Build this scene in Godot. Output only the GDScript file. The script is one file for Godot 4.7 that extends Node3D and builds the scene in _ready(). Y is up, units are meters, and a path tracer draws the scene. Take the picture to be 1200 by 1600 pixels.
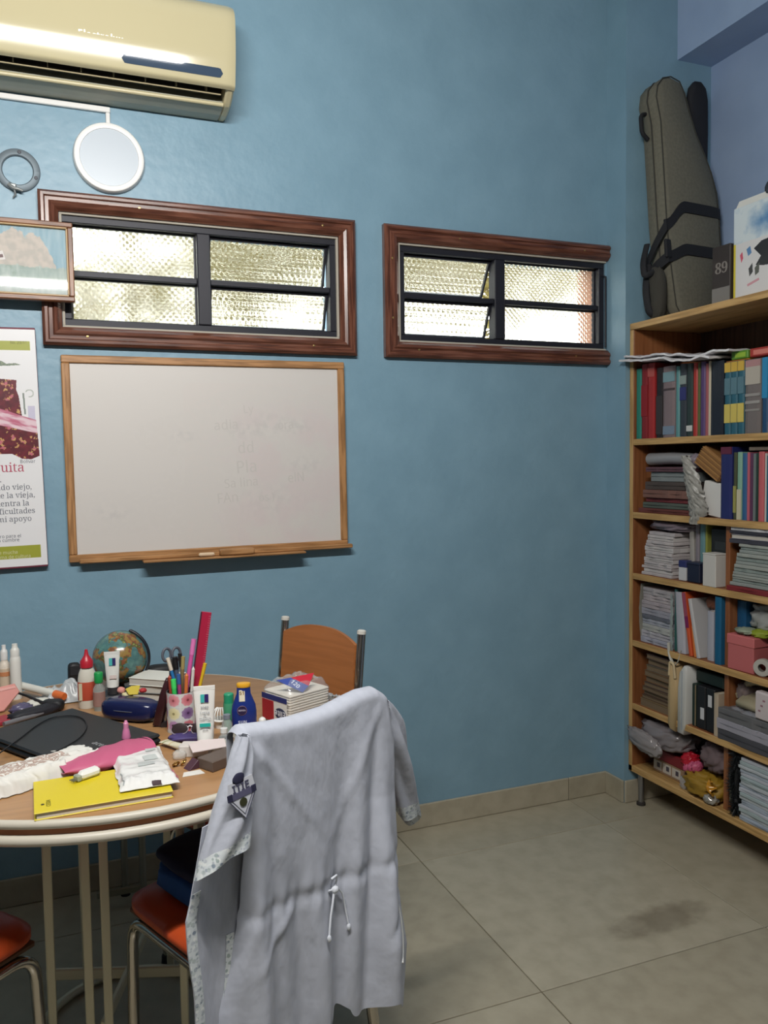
extends Node3D
# A study with a blue wall, two louvred windows, a round cluttered table, a draped chair and a bookcase.
var names := {}
var mats := {}
var rng := RandomNumberGenerator.new()
const ID := Transform3D.IDENTITY

class MB:
	var st := SurfaceTool.new()
	var g := 0
	func _init():
		st.begin(Mesh.PRIMITIVE_TRIANGLES)
	func flat():
		st.set_smooth_group(4294967295)
	func smooth():
		g += 1
		st.set_smooth_group(g)
	func v(p: Vector3, uv: Vector2):
		st.set_uv(uv)
		st.add_vertex(p)
	func tri(a: Vector3, b: Vector3, c: Vector3, ua := Vector2.ZERO, ub := Vector2.ZERO, uc := Vector2.ZERO):
		v(a, ua); v(c, uc); v(b, ub)
	func quad(a: Vector3, b: Vector3, c: Vector3, d: Vector3, ua := Vector2(0, 1), ub := Vector2(1, 1), uc := Vector2(1, 0), ud := Vector2(0, 0)):
		tri(a, b, c, ua, ub, uc)
		tri(a, c, d, ua, uc, ud)
	# a convex polygon turned away from the middle, with flat box-mapped coordinates
	func face(ps: Array, mid: Vector3, t: Transform3D):
		var n: Vector3 = (ps[1] - ps[0]).cross(ps[2] - ps[0])
		var c := Vector3.ZERO
		for p in ps: c += p
		c /= ps.size()
		if n.dot(c - mid) < 0: ps.reverse(); n = -n
		n = n.abs()
		var uvs := []
		for p in ps:
			if n.x > n.y and n.x > n.z: uvs.append(Vector2(p.z, -p.y))
			elif n.y > n.z: uvs.append(Vector2(p.x, p.z))
			else: uvs.append(Vector2(p.x, -p.y))
		for i in range(1, ps.size() - 1):
			tri(t * ps[0], t * ps[i], t * ps[i + 1], uvs[0], uvs[i], uvs[i + 1])
	func box(c: Vector3, s: Vector3, b := 0.0, t := Transform3D.IDENTITY) -> MB:
		flat()
		var h := s / 2
		b = minf(b, minf(h.x, minf(h.y, h.z)) * 0.9)
		var P := func(i, j, k, ax):
			var q := Vector3(i * h.x, j * h.y, k * h.z)
			if ax != 0: q.x -= i * b
			if ax != 1: q.y -= j * b
			if ax != 2: q.z -= k * b
			return c + q
		for s1 in [-1, 1]:
			face([P.call(s1, -1, -1, 0), P.call(s1, 1, -1, 0), P.call(s1, 1, 1, 0), P.call(s1, -1, 1, 0)], c, t)
			face([P.call(-1, s1, -1, 1), P.call(1, s1, -1, 1), P.call(1, s1, 1, 1), P.call(-1, s1, 1, 1)], c, t)
			face([P.call(-1, -1, s1, 2), P.call(1, -1, s1, 2), P.call(1, 1, s1, 2), P.call(-1, 1, s1, 2)], c, t)
		if b > 0:
			for i in [-1, 1]:
				for j in [-1, 1]:
					face([P.call(i, j, -1, 0), P.call(i, j, 1, 0), P.call(i, j, 1, 1), P.call(i, j, -1, 1)], c, t)
					face([P.call(i, -1, j, 0), P.call(i, 1, j, 0), P.call(i, 1, j, 2), P.call(i, -1, j, 2)], c, t)
					face([P.call(-1, i, j, 1), P.call(1, i, j, 1), P.call(1, i, j, 2), P.call(-1, i, j, 2)], c, t)
					for k in [-1, 1]:
						face([P.call(i, j, k, 0), P.call(i, j, k, 1), P.call(i, j, k, 2)], c, t)
		return self
	# an outline in x and y pushed from z0 to z1, with a small bevel at both caps
	func prism(poly: PackedVector2Array, z0: float, z1: float, b := 0.0, t := Transform3D.IDENTITY, soft := false) -> MB:
		if not Geometry2D.is_polygon_clockwise(poly): pass
		else: poly.reverse()
		var n := poly.size()
		var ins := PackedVector2Array()
		for i in n:
			var e0 := (poly[i] - poly[(i + n - 1) % n]).normalized()
			var e1 := (poly[(i + 1) % n] - poly[i]).normalized()
			var nn := (Vector2(-e0.y, e0.x) + Vector2(-e1.y, e1.x)).normalized()
			ins.append(poly[i] + nn * b)
		var rings := [[ins, z0], [poly, z0 + b], [poly, z1 - b], [ins, z1]] if b > 0 else [[poly, z0], [poly, z1]]
		if soft: smooth()
		else: flat()
		for r in range(rings.size() - 1):
			for i in n:
				var j := (i + 1) % n
				var a: Vector2 = rings[r][0][i]; var c: Vector2 = rings[r][0][j]
				var d: Vector2 = rings[r + 1][0][j]; var e: Vector2 = rings[r + 1][0][i]
				quad(t * Vector3(a.x, a.y, rings[r][1]), t * Vector3(c.x, c.y, rings[r][1]), t * Vector3(d.x, d.y, rings[r + 1][1]), t * Vector3(e.x, e.y, rings[r + 1][1]),
					Vector2(a.x + a.y, rings[r][1]), Vector2(c.x + c.y, rings[r][1]), Vector2(d.x + d.y, rings[r + 1][1]), Vector2(e.x + e.y, rings[r + 1][1]))
		if not soft or b == 0: flat()
		var cap: PackedVector2Array = rings[0][0]
		var idx := Geometry2D.triangulate_polygon(cap)
		for i in range(0, idx.size(), 3):
			var a := cap[idx[i]]; var bb := cap[idx[i + 1]]; var c := cap[idx[i + 2]]
			if (bb - a).cross(c - a) < 0:
				var q := bb; bb = c; c = q
			tri(t * Vector3(a.x, a.y, z1), t * Vector3(bb.x, bb.y, z1), t * Vector3(c.x, c.y, z1), Vector2(a.x, -a.y), Vector2(bb.x, -bb.y), Vector2(c.x, -c.y))
			tri(t * Vector3(a.x, a.y, z0), t * Vector3(c.x, c.y, z0), t * Vector3(bb.x, bb.y, z0), Vector2(a.x, -a.y), Vector2(c.x, -c.y), Vector2(bb.x, -bb.y))
		return self
	# a profile of (radius, height) turned about y; squash flattens it along z
	func lathe(pr: Array, seg := 24, t := Transform3D.IDENTITY, squash := 1.0) -> MB:
		smooth()
		var total := 0.0
		for i in range(1, pr.size()): total += pr[i].distance_to(pr[i - 1])
		var run := 0.0
		for i in range(pr.size() - 1):
			var p: Vector2 = pr[i]; var q: Vector2 = pr[i + 1]
			if i > 0:
				var d0: Vector2 = (p - pr[i - 1]).normalized()
				if d0.dot((q - p).normalized()) < 0.75: smooth()
			var r2 := run + p.distance_to(q)
			for k in seg:
				var a0 := TAU * k / seg; var a1 := TAU * (k + 1) / seg
				var A := t * Vector3(p.x * cos(a0), p.y, -p.x * sin(a0) * squash); var B := t * Vector3(p.x * cos(a1), p.y, -p.x * sin(a1) * squash)
				var Cc := t * Vector3(q.x * cos(a1), q.y, -q.x * sin(a1) * squash); var D := t * Vector3(q.x * cos(a0), q.y, -q.x * sin(a0) * squash)
				var u0 := float(k) / seg; var u1 := float(k + 1) / seg; var v0 := 1.0 - run / total; var v1 := 1.0 - r2 / total
				if p.x < 1e-6: tri(A, Cc, D, Vector2(u0, v0), Vector2(u1, v1), Vector2(u0, v1))
				elif q.x < 1e-6: tri(A, B, Cc, Vector2(u0, v0), Vector2(u1, v0), Vector2(u1, v1))
				else: quad(A, B, Cc, D, Vector2(u0, v0), Vector2(u1, v0), Vector2(u1, v1), Vector2(u0, v1))
			run = r2
		return self
	# a round or flattened bar along a path
	func tube(path: Array, r: float, seg := 10, closed := false, r_end := -1.0, flat_by := 1.0, up := Vector3.UP) -> MB:
		var n := path.size()
		var rings := []
		var side := Vector3.ZERO
		for i in n:
			var a: Vector3 = path[(i + n - 1) % n] if closed or i > 0 else path[i]
			var b: Vector3 = path[(i + 1) % n] if closed or i < n - 1 else path[i]
			var d := (b - a).normalized()
			if side == Vector3.ZERO:
				side = d.cross(up)
				if side.length() < 0.01: side = d.cross(Vector3.RIGHT)
			side = (side - d * side.dot(d)).normalized()
			var w := side.cross(d).normalized()
			var rr := r if r_end < 0 else lerpf(r, r_end, float(i) / (n - 1))
			var ring := []
			for k in seg:
				var an := TAU * k / seg
				ring.append(path[i] + side * cos(an) * rr + w * sin(an) * rr * flat_by)
			rings.append(ring)
		smooth()
		for i in (n if closed else n - 1):
			var A: Array = rings[i]; var B: Array = rings[(i + 1) % n]
			for k in seg:
				var k1 := (k + 1) % seg
				quad(A[k], A[k1], B[k1], B[k], Vector2(float(k) / seg, i), Vector2(float(k + 1) / seg, i), Vector2(float(k + 1) / seg, i + 1), Vector2(float(k) / seg, i + 1))
		if not closed:
			flat()
			for k in range(1, seg - 1):
				tri(rings[0][0], rings[0][k + 1], rings[0][k])
				tri(rings[n - 1][0], rings[n - 1][k], rings[n - 1][k + 1])
		return self
	# a sheet f(u, v) with a thickness, so that it has two faces and an edge
	func sheet(f: Callable, nu: int, nv: int, thick := 0.0) -> MB:
		var P := []
		for j in nv + 1:
			var row := []
			for i in nu + 1: row.append(f.call(float(i) / nu, float(j) / nv))
			P.append(row)
		var Q := []
		if thick > 0:
			for j in nv + 1:
				var row := []
				for i in nu + 1:
					var du: Vector3 = P[j][mini(i + 1, nu)] - P[j][maxi(i - 1, 0)]
					var dv: Vector3 = P[mini(j + 1, nv)][i] - P[maxi(j - 1, 0)][i]
					row.append(P[j][i] - du.cross(dv).normalized() * thick)
				Q.append(row)
		smooth()
		for j in nv:
			for i in nu:
				quad(P[j][i], P[j][i + 1], P[j + 1][i + 1], P[j + 1][i], Vector2(float(i) / nu, 1 - float(j) / nv), Vector2(float(i + 1) / nu, 1 - float(j) / nv), Vector2(float(i + 1) / nu, 1 - float(j + 1) / nv), Vector2(float(i) / nu, 1 - float(j + 1) / nv))
		if thick > 0:
			smooth()
			for j in nv:
				for i in nu:
					quad(Q[j][i], Q[j + 1][i], Q[j + 1][i + 1], Q[j][i + 1], Vector2(float(i) / nu, 1 - float(j) / nv), Vector2(float(i) / nu, 1 - float(j + 1) / nv), Vector2(float(i + 1) / nu, 1 - float(j + 1) / nv), Vector2(float(i + 1) / nu, 1 - float(j) / nv))
			flat()
			for i in nu:
				quad(Q[0][i], Q[0][i + 1], P[0][i + 1], P[0][i])
				quad(P[nv][i], P[nv][i + 1], Q[nv][i + 1], Q[nv][i])
			for j in nv:
				quad(P[j][0], P[j + 1][0], Q[j + 1][0], Q[j][0])
				quad(Q[j][nu], Q[j + 1][nu], P[j + 1][nu], P[j][nu])
		return self
	# a lump: an ellipsoid whose radius is dented by noise
	func lump(c: Vector3, s: Vector3, rough := 0.15, seedling := 1, freq := 2.0, t := Transform3D.IDENTITY, nu := 24, nv := 14, power := 1.0) -> MB:
		var nz := FastNoiseLite.new()
		nz.seed = seedling; nz.frequency = freq
		smooth()
		var F := func(i, j):
			var a: float = TAU * (i % nu) / nu; var e: float = PI * j / nv - PI / 2
			var d := Vector3(cos(e) * cos(a), sin(e), -cos(e) * sin(a))
			if power != 1.0: d = Vector3(signf(d.x) * pow(absf(d.x), power), signf(d.y) * pow(absf(d.y), power), signf(d.z) * pow(absf(d.z), power))
			var k := 1.0 + rough * nz.get_noise_3dv(d)
			return t * (c + d * k * s / 2)
		for j in nv:
			for i in nu:
				var A: Vector3 = F.call(i, j); var B: Vector3 = F.call(i + 1, j); var Cc: Vector3 = F.call(i + 1, j + 1); var D: Vector3 = F.call(i, j + 1)
				var u0 := float(i) / nu; var u1 := float(i + 1) / nu; var v0 := 1 - float(j) / nv; var v1 := 1 - float(j + 1) / nv
				if j == 0: tri(A, Cc, D, Vector2(u0, v0), Vector2(u1, v1), Vector2(u0, v1))
				elif j == nv - 1: tri(A, B, Cc, Vector2(u0, v0), Vector2(u1, v0), Vector2(u1, v1))
				else: quad(A, B, Cc, D, Vector2(u0, v0), Vector2(u1, v0), Vector2(u1, v1), Vector2(u0, v1))
		return self
	func mesh() -> ArrayMesh:
		st.generate_normals()
		st.index()
		return st.commit()

func numbered(n: String) -> String:
	var k: int = names.get(n, 0)
	names[n] = k + 1
	return n if k == 0 else "%s_%03d" % [n, k]

func tag(o: Node, label := "", category := "", group := "", kind := ""):
	if label: o.set_meta("label", label)
	if category: o.set_meta("category", category)
	if group: o.set_meta("group", group)
	if kind: o.set_meta("kind", kind)

func thing(n: String, label: String, category: String, at := Vector3.ZERO, turn := 0.0, group := "") -> Node3D:
	var o := Node3D.new()
	o.name = numbered(n)
	add_child(o)
	o.position = at
	o.rotation.y = turn
	tag(o, label, category, group)
	return o

func part(n: String, m, material: Material, parent: Node, label := "") -> MeshInstance3D:
	var o := MeshInstance3D.new()
	o.name = n
	o.mesh = m.mesh() if m is MB else m
	o.material_override = material
	parent.add_child(o, true)
	if label: o.set_meta("label", label)
	return o

func solo(n: String, m, material: Material, label: String, category: String, at := Vector3.ZERO, turn := 0.0, group := "") -> MeshInstance3D:
	var o := MeshInstance3D.new()
	o.name = numbered(n)
	o.mesh = m.mesh() if m is MB else m
	o.material_override = material
	add_child(o)
	o.position = at
	o.rotation.y = turn
	tag(o, label, category, group)
	return o

func structure(n: String, m, material: Material, label: String) -> Node3D:
	var o: Node3D
	if m == null:
		o = Node3D.new()
	else:
		o = MeshInstance3D.new()
		o.mesh = m.mesh() if m is MB else m
		o.material_override = material
	o.name = n
	add_child(o)
	tag(o, label, "", "", "structure")
	return o

func another(o: Node3D, label: String, at: Vector3, turn := 0.0, group := "") -> Node3D:
	var c: Node3D = o.duplicate()
	var base := String(o.name)
	c.name = numbered(base)
	add_child(c)
	c.position = at
	c.rotation.y = turn
	if label: c.set_meta("label", label)
	if group: c.set_meta("group", group)
	return c

func col(r: int, g: int, b: int, a := 255) -> Color:
	return Color(r / 255.0, g / 255.0, b / 255.0, a / 255.0)

func mat(r: int, g: int, b: int, rough := 0.6, metal := 0.0) -> StandardMaterial3D:
	var key := "%d_%d_%d_%.2f_%.2f" % [r, g, b, rough, metal]
	if not mats.has(key):
		var m := StandardMaterial3D.new()
		m.albedo_color = col(r, g, b)
		m.roughness = rough
		m.metallic = metal
		mats[key] = m
	return mats[key]

func tex_mat(t: Texture2D, rough := 0.6, nearest := false) -> StandardMaterial3D:
	var m := StandardMaterial3D.new()
	m.albedo_texture = t
	m.roughness = rough
	m.texture_repeat = false
	return m

func glassy(r: int, g: int, b: int, a: float, rough := 0.05) -> StandardMaterial3D:
	var m := StandardMaterial3D.new()
	m.transparency = BaseMaterial3D.TRANSPARENCY_ALPHA
	m.albedo_color = Color(r / 255.0, g / 255.0, b / 255.0, a)
	m.roughness = rough
	return m

func noise(freq: float, colors: Array, size := 256, seed_ := 1, octaves := 4, normal := false, strength := 4.0, kind := FastNoiseLite.TYPE_SIMPLEX_SMOOTH) -> NoiseTexture2D:
	var f := FastNoiseLite.new()
	f.noise_type = kind
	f.seed = seed_
	f.frequency = freq
	f.fractal_octaves = octaves
	var t := NoiseTexture2D.new()
	t.width = size
	t.height = size
	t.seamless = true
	t.noise = f
	if normal:
		t.as_normal_map = true
		t.bump_strength = strength
	else:
		var gr := Gradient.new()
		gr.offsets = PackedFloat32Array()
		gr.colors = PackedColorArray()
		var offs := PackedFloat32Array()
		var cs := PackedColorArray()
		for i in colors.size():
			offs.append(0.15 + 0.7 * i / maxf(colors.size() - 1, 1))
			cs.append(colors[i])
		gr.offsets = offs
		gr.colors = cs
		t.color_ramp = gr
	return t

# wood with the grain along one of the thing's own axes (0 x, 1 y, 2 z)
func wood(a: Color, b: Color, axis: int, rough := 0.4, scale := 3.0, grain := 0.08) -> StandardMaterial3D:
	var k := "wood" + str(axis) + a.to_html() + b.to_html()
	if mats.has(k): return mats[k]
	var tk := "woodtex" + a.to_html() + b.to_html()
	if not mats.has(tk):
		mats[tk] = noise(0.02, [a.darkened(grain), a, b, b.lightened(grain * 0.25)], 256, 5, 5)
	var m := StandardMaterial3D.new()
	m.albedo_texture = mats[tk]
	m.uv1_triplanar = true
	var s := Vector3(scale * 5, scale * 5, scale * 5)
	s[axis] = scale * 0.35
	m.uv1_scale = s
	m.roughness = rough
	mats[k] = m
	return m

# letters as a thin mesh facing +z, centred or set left
func letters(s: String, h: float, depth := 0.0006, serif := false, bold := false, align := 0) -> ArrayMesh:
	var f := SystemFont.new()
	f.font_names = PackedStringArray(["Droid Serif" if serif else "Droid Sans"])
	if bold: f.font_weight = 700
	var tm := TextMesh.new()
	tm.text = s
	tm.font = f
	tm.font_size = 32
	tm.pixel_size = h / 32.0
	tm.depth = depth
	tm.curve_step = 3.0
	tm.horizontal_alignment = HORIZONTAL_ALIGNMENT_CENTER if align == 0 else (HORIZONTAL_ALIGNMENT_LEFT if align < 0 else HORIZONTAL_ALIGNMENT_RIGHT)
	var am := ArrayMesh.new()
	for i in tm.get_surface_count() if false else 1:
		am.add_surface_from_arrays(Mesh.PRIMITIVE_TRIANGLES, joined_arrays(tm))
	return am

func joined_arrays(m: Mesh) -> Array:
	var st := SurfaceTool.new()
	for i in m.get_surface_count():
		st.append_from(m, i, ID)
	return st.commit_to_arrays()

func place(o: Node3D, t: Transform3D) -> Node3D:
	o.transform = t
	return o

func xf(at: Vector3, turn := Vector3.ZERO) -> Transform3D:
	return Transform3D(Basis.from_euler(turn), at)

func arc(c: Vector3, u: Vector3, w: Vector3, r: float, a0: float, a1: float, n: int) -> Array:
	var out := []
	for i in n + 1:
		var a := lerpf(a0, a1, float(i) / n)
		out.append(c + u * cos(a) * r + w * sin(a) * r)
	return out

# a path through corners, each rounded with radius r
func rounded(ps: Array, r: float, n := 6) -> Array:
	var out := [ps[0]]
	for i in range(1, ps.size() - 1):
		var a: Vector3 = ps[i - 1]; var b: Vector3 = ps[i]; var c: Vector3 = ps[i + 1]
		var d := minf(r, minf(a.distance_to(b), b.distance_to(c)) * 0.45)
		var p := b + (a - b).normalized() * d
		var q := b + (c - b).normalized() * d
		for k in n + 1:
			var s := float(k) / n
			out.append(p.lerp(b, s).lerp(b.lerp(q, s), s))
	out.append(ps[-1])
	return out

func lin(xs: Array, ys: Array, x: float) -> float:
	if x <= xs[0]: return ys[0]
	for i in range(1, xs.size()):
		if x <= xs[i]: return lerpf(ys[i - 1], ys[i], (x - xs[i - 1]) / (xs[i] - xs[i - 1]))
	return ys[-1]

func _ready():
	rng.seed = 7
	# camera, daylight, lamp, exposure
	var cam := Camera3D.new()
	cam.name = "camera"
	cam.position = Vector3(0, 1.386, 2.8)
	cam.rotation = Vector3(deg_to_rad(-3.433), deg_to_rad(-21.580), deg_to_rad(-0.836))
	cam.fov = 63.62
	cam.near = 0.05
	cam.current = true
	add_child(cam)
	var env := Environment.new()
	env.background_mode = Environment.BG_SKY
	var sky := Sky.new()
	var sm := ProceduralSkyMaterial.new()
	sm.sky_top_color = col(205, 214, 226)
	sm.sky_horizon_color = col(255, 252, 244)
	sm.ground_horizon_color = col(200, 196, 182)
	sm.ground_bottom_color = col(120, 116, 104)
	sm.sky_energy_multiplier = 2.6
	sm.ground_energy_multiplier = 0.8
	sky.sky_material = sm
	env.sky = sky
	env.tonemap_mode = Environment.TONE_MAPPER_LINEAR
	env.tonemap_exposure = 1.0
	env.sdfgi_enabled = true
	env.ssao_enabled = true
	env.ssil_enabled = true
	var we := WorldEnvironment.new()
	we.name = "world_environment"
	we.environment = env
	add_child(we)
	tube_lamp(Vector3(0.05, 2.62, 2.1), 1.2, 5.3)
	# the room, then what stands and hangs in it
	room()
	windows()
	outdoors()
	wall_things()
	table()
	chairs()
	garment()
	bookcase()
	on_the_bookcase()
	on_the_table()
	shelf_contents()

func tube_lamp(at: Vector3, length: float, energy: float):
	var o := thing("tube_lamp", "white batten lamp with one bare glowing tube hung on two rods from the ceiling", "lamp", at)
	part("batten", MB.new().box(Vector3(0, 0.045, 0), Vector3(length + 0.06, 0.05, 0.045), 0.006), mat(225, 225, 220, 0.4), o)
	for s in [-1, 1]:
		part("holder", MB.new().box(Vector3(s * (length / 2 + 0.012), 0.005, 0), Vector3(0.022, 0.05, 0.035), 0.004), mat(230, 230, 226, 0.4), o)
		part("rod", MB.new().tube([Vector3(s * length * 0.35, 0.068, 0), Vector3(s * length * 0.35, 3.6 - at.y, 0)], 0.005, 8), mat(210, 210, 206, 0.4), o)
	var glow := StandardMaterial3D.new()
	glow.albedo_color = col(240, 240, 235)
	glow.emission_enabled = true
	glow.emission = col(255, 252, 245)
	glow.emission_energy_multiplier = 9.0
	part("glowing_tube", MB.new().tube([Vector3(-length / 2, 0, 0), Vector3(length / 2, 0, 0)], 0.014, 16), glow, o)
	for side in [0, 1]:
		var l := AreaLight3D.new()
		l.name = ["tube_light_forward", "tube_light_back"][side]
		l.area_size = Vector2(length, 0.028)
		l.light_energy = energy * [1.0, 0.6][side]
		l.light_color = col(255, 252, 247)
		l.area_range = 12.0
		l.shadow_enabled = true
		add_child(l)
		l.rotation = Vector3(deg_to_rad([-28.0, -50.0][side]), [0.0, PI][side], 0)
		l.position = at - l.transform.basis.z * 0.0165

func paint() -> StandardMaterial3D:
	if not mats.has("paint"):
		var m := StandardMaterial3D.new()
		m.albedo_texture = noise(0.012, [col(121, 155, 174), col(124, 158, 177), col(127, 161, 180)], 512, 11, 5)
		m.uv1_triplanar = true
		m.uv1_world_triplanar = true
		m.uv1_scale = Vector3(0.7, 0.7, 0.7)
		m.roughness = 0.42
		m.normal_enabled = true
		m.normal_texture = noise(0.05, [], 512, 12, 4, true, 1.6)
		m.normal_scale = 0.2
		mats["paint"] = m
	return mats["paint"]

func room():
	var p := paint()
	# back wall with two window openings
	var w := MB.new()
	var xs := [-2.4, 0.036, 0.946, 1.175, 2.0785, 2.66]
	for i in 5:
		var x0: float = xs[i]; var x1: float = xs[i + 1]
		var spans := [[-0.1, 3.6]] if i % 2 == 0 else [[-0.1, 1.823], [2.178, 3.6]]
		for s in spans:
			w.box(Vector3((x0 + x1) / 2, (s[0] + s[1]) / 2, -0.08), Vector3(x1 - x0, s[1] - s[0], 0.16))
	structure("wall_back", w, p, "blue painted back wall with two high window openings")
	structure("wall_pillar", MB.new().box(Vector3(2.3725, 1.75, 0.06), Vector3(0.575, 3.7, 0.12)), p, "blue pillar standing in the room corner behind the bookcase")
	var pale := StandardMaterial3D.new()
	pale.albedo_texture = noise(0.012, [col(150, 172, 205), col(158, 180, 212)], 256, 14, 4)
	pale.uv1_triplanar = true
	pale.uv1_world_triplanar = true
	pale.roughness = 0.5
	structure("wall_right", MB.new().box(Vector3(2.58, 1.75, 1.7), Vector3(0.16, 3.7, 3.5)), pale, "paler lavender blue side wall above the bookcase")
	structure("beam", MB.new().box(Vector3(2.4275, 3.27, 1.76), Vector3(0.195, 0.64, 3.28)), pale, "pale blue ceiling beam along the side wall")
	structure("wall_rear", MB.new().box(Vector3(0.1, 1.75, 3.48), Vector3(5.2, 3.7, 0.16)), mat(92, 96, 100, 0.7), "plain grey rear wall behind the camera")
	structure("wall_left", MB.new().box(Vector3(-2.48, 1.75, 1.7), Vector3(0.16, 3.7, 3.8)), mat(96, 108, 116, 0.7), "grey blue side wall beyond the table")
	structure("ceiling", MB.new().box(Vector3(0.1, 3.66, 1.7), Vector3(5.4, 0.12, 3.9)), mat(222, 224, 222, 0.8), "plain white ceiling above the room")
	# floor of large beige tiles
	var f := structure("floor", null, null, "beige stone floor of large square tiles")
	part("grout_bed", MB.new().box(Vector3(0.1, -0.07, 1.7), Vector3(5.2, 0.1, 3.9)), mat(120, 108, 92, 0.9), f)
	var tms := []
	for k in 3:
		var m := StandardMaterial3D.new()
		var o := k * 4
		m.albedo_texture = noise(0.02, [col(156 + o, 148 + o, 128 + o), col(163 + o, 155 + o, 135 + o), col(168 + o, 160 + o, 140 + o)], 512, 21 + k, 6)
		m.uv1_triplanar = true
		m.uv1_world_triplanar = true
		m.uv1_scale = Vector3(1.1, 1.1, 1.1)
		m.roughness = 0.32
		tms.append(m)
	var g := 0.0015
	var gx := [-2.45, -1.942, -1.174, -0.406, 0.362, 1.13, 1.898, 2.62]
	var gz := [0.0, 0.245, 1.013, 1.781, 2.549, 3.42]
	for i in 7:
		for j in 5:
			var x0: float = gx[i] + g; var x1: float = gx[i + 1] - g; var z0: float = gz[j] + g; var z1: float = gz[j + 1] - g
			part("tile", MB.new().box(Vector3((x0 + x1) / 2, -0.015, (z0 + z1) / 2), Vector3(x1 - x0, 0.03, z1 - z0), 0.0012), tms[(i * 2 + j) % 3], f)
	# a brown scuff on the floor in front of the bookcase is left in the tile tone
	var bb := structure("baseboard_back", null, null, "beige tile skirting along the foot of the blue wall")
	for i in 6:
		part("tile", MB.new().box(Vector3((gx[i] + minf(gx[i + 1], 2.085)) / 2, 0.046, 0.005), Vector3(minf(gx[i + 1], 2.085) - gx[i] - 0.003, 0.09, 0.01), 0.002), tms[i % 3], bb)
	part("tile", MB.new().box(Vector3((gx[6] + 0.0 + 2.085) / 2, 0.046, 0.005), Vector3(2.085 - gx[6] - 0.003, 0.09, 0.01), 0.002), tms[1], bb)
	var br := structure("baseboard_pillar", null, null, "short beige tile skirting around the pillar foot")
	part("tile", MB.new().box(Vector3(2.080, 0.046, 0.066), Vector3(0.01, 0.09, 0.110), 0.002), tms[0], br)
	part("tile", MB.new().box(Vector3(2.29, 0.046, 0.125), Vector3(0.41, 0.09, 0.01), 0.002), tms[2], br)
	var b2 := structure("baseboard_right", null, null, "beige tile skirting behind the bookcase")
	part("tile", MB.new().box(Vector3(2.495, 0.046, 1.75), Vector3(0.01, 0.09, 3.2), 0.002), tms[2], b2)
	# floor stain: a soft brown smear lying on one tile
	var im := Image.create_empty(128, 64, false, Image.FORMAT_RGBA8)
	var nz := FastNoiseLite.new()
	nz.frequency = 0.05
	for y in 64:
		for x in 128:
			var d := pow((x - 64) / 62.0, 2) + pow((y - 32) / 30.0, 2) + nz.get_noise_2d(x, y) * 0.5
			im.set_pixel(x, y, Color(0.30, 0.22, 0.13, 0.24 * clampf(1.15 - d, 0, 1)))
	var sm := tex_mat(ImageTexture.create_from_image(im), 0.5)
	sm.transparency = BaseMaterial3D.TRANSPARENCY_ALPHA
	var q := MB.new()
	q.flat()
	q.quad(Vector3(-0.2, 0, 0.075), Vector3(0.2, 0, 0.075), Vector3(0.2, 0, -0.075), Vector3(-0.2, 0, -0.075))
	solo("floor_stain", q, sm, "faint brown smear on a floor tile in front of the bookcase", "stain", Vector3(1.64, 0.0012, 0.86), 0.12)

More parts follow.
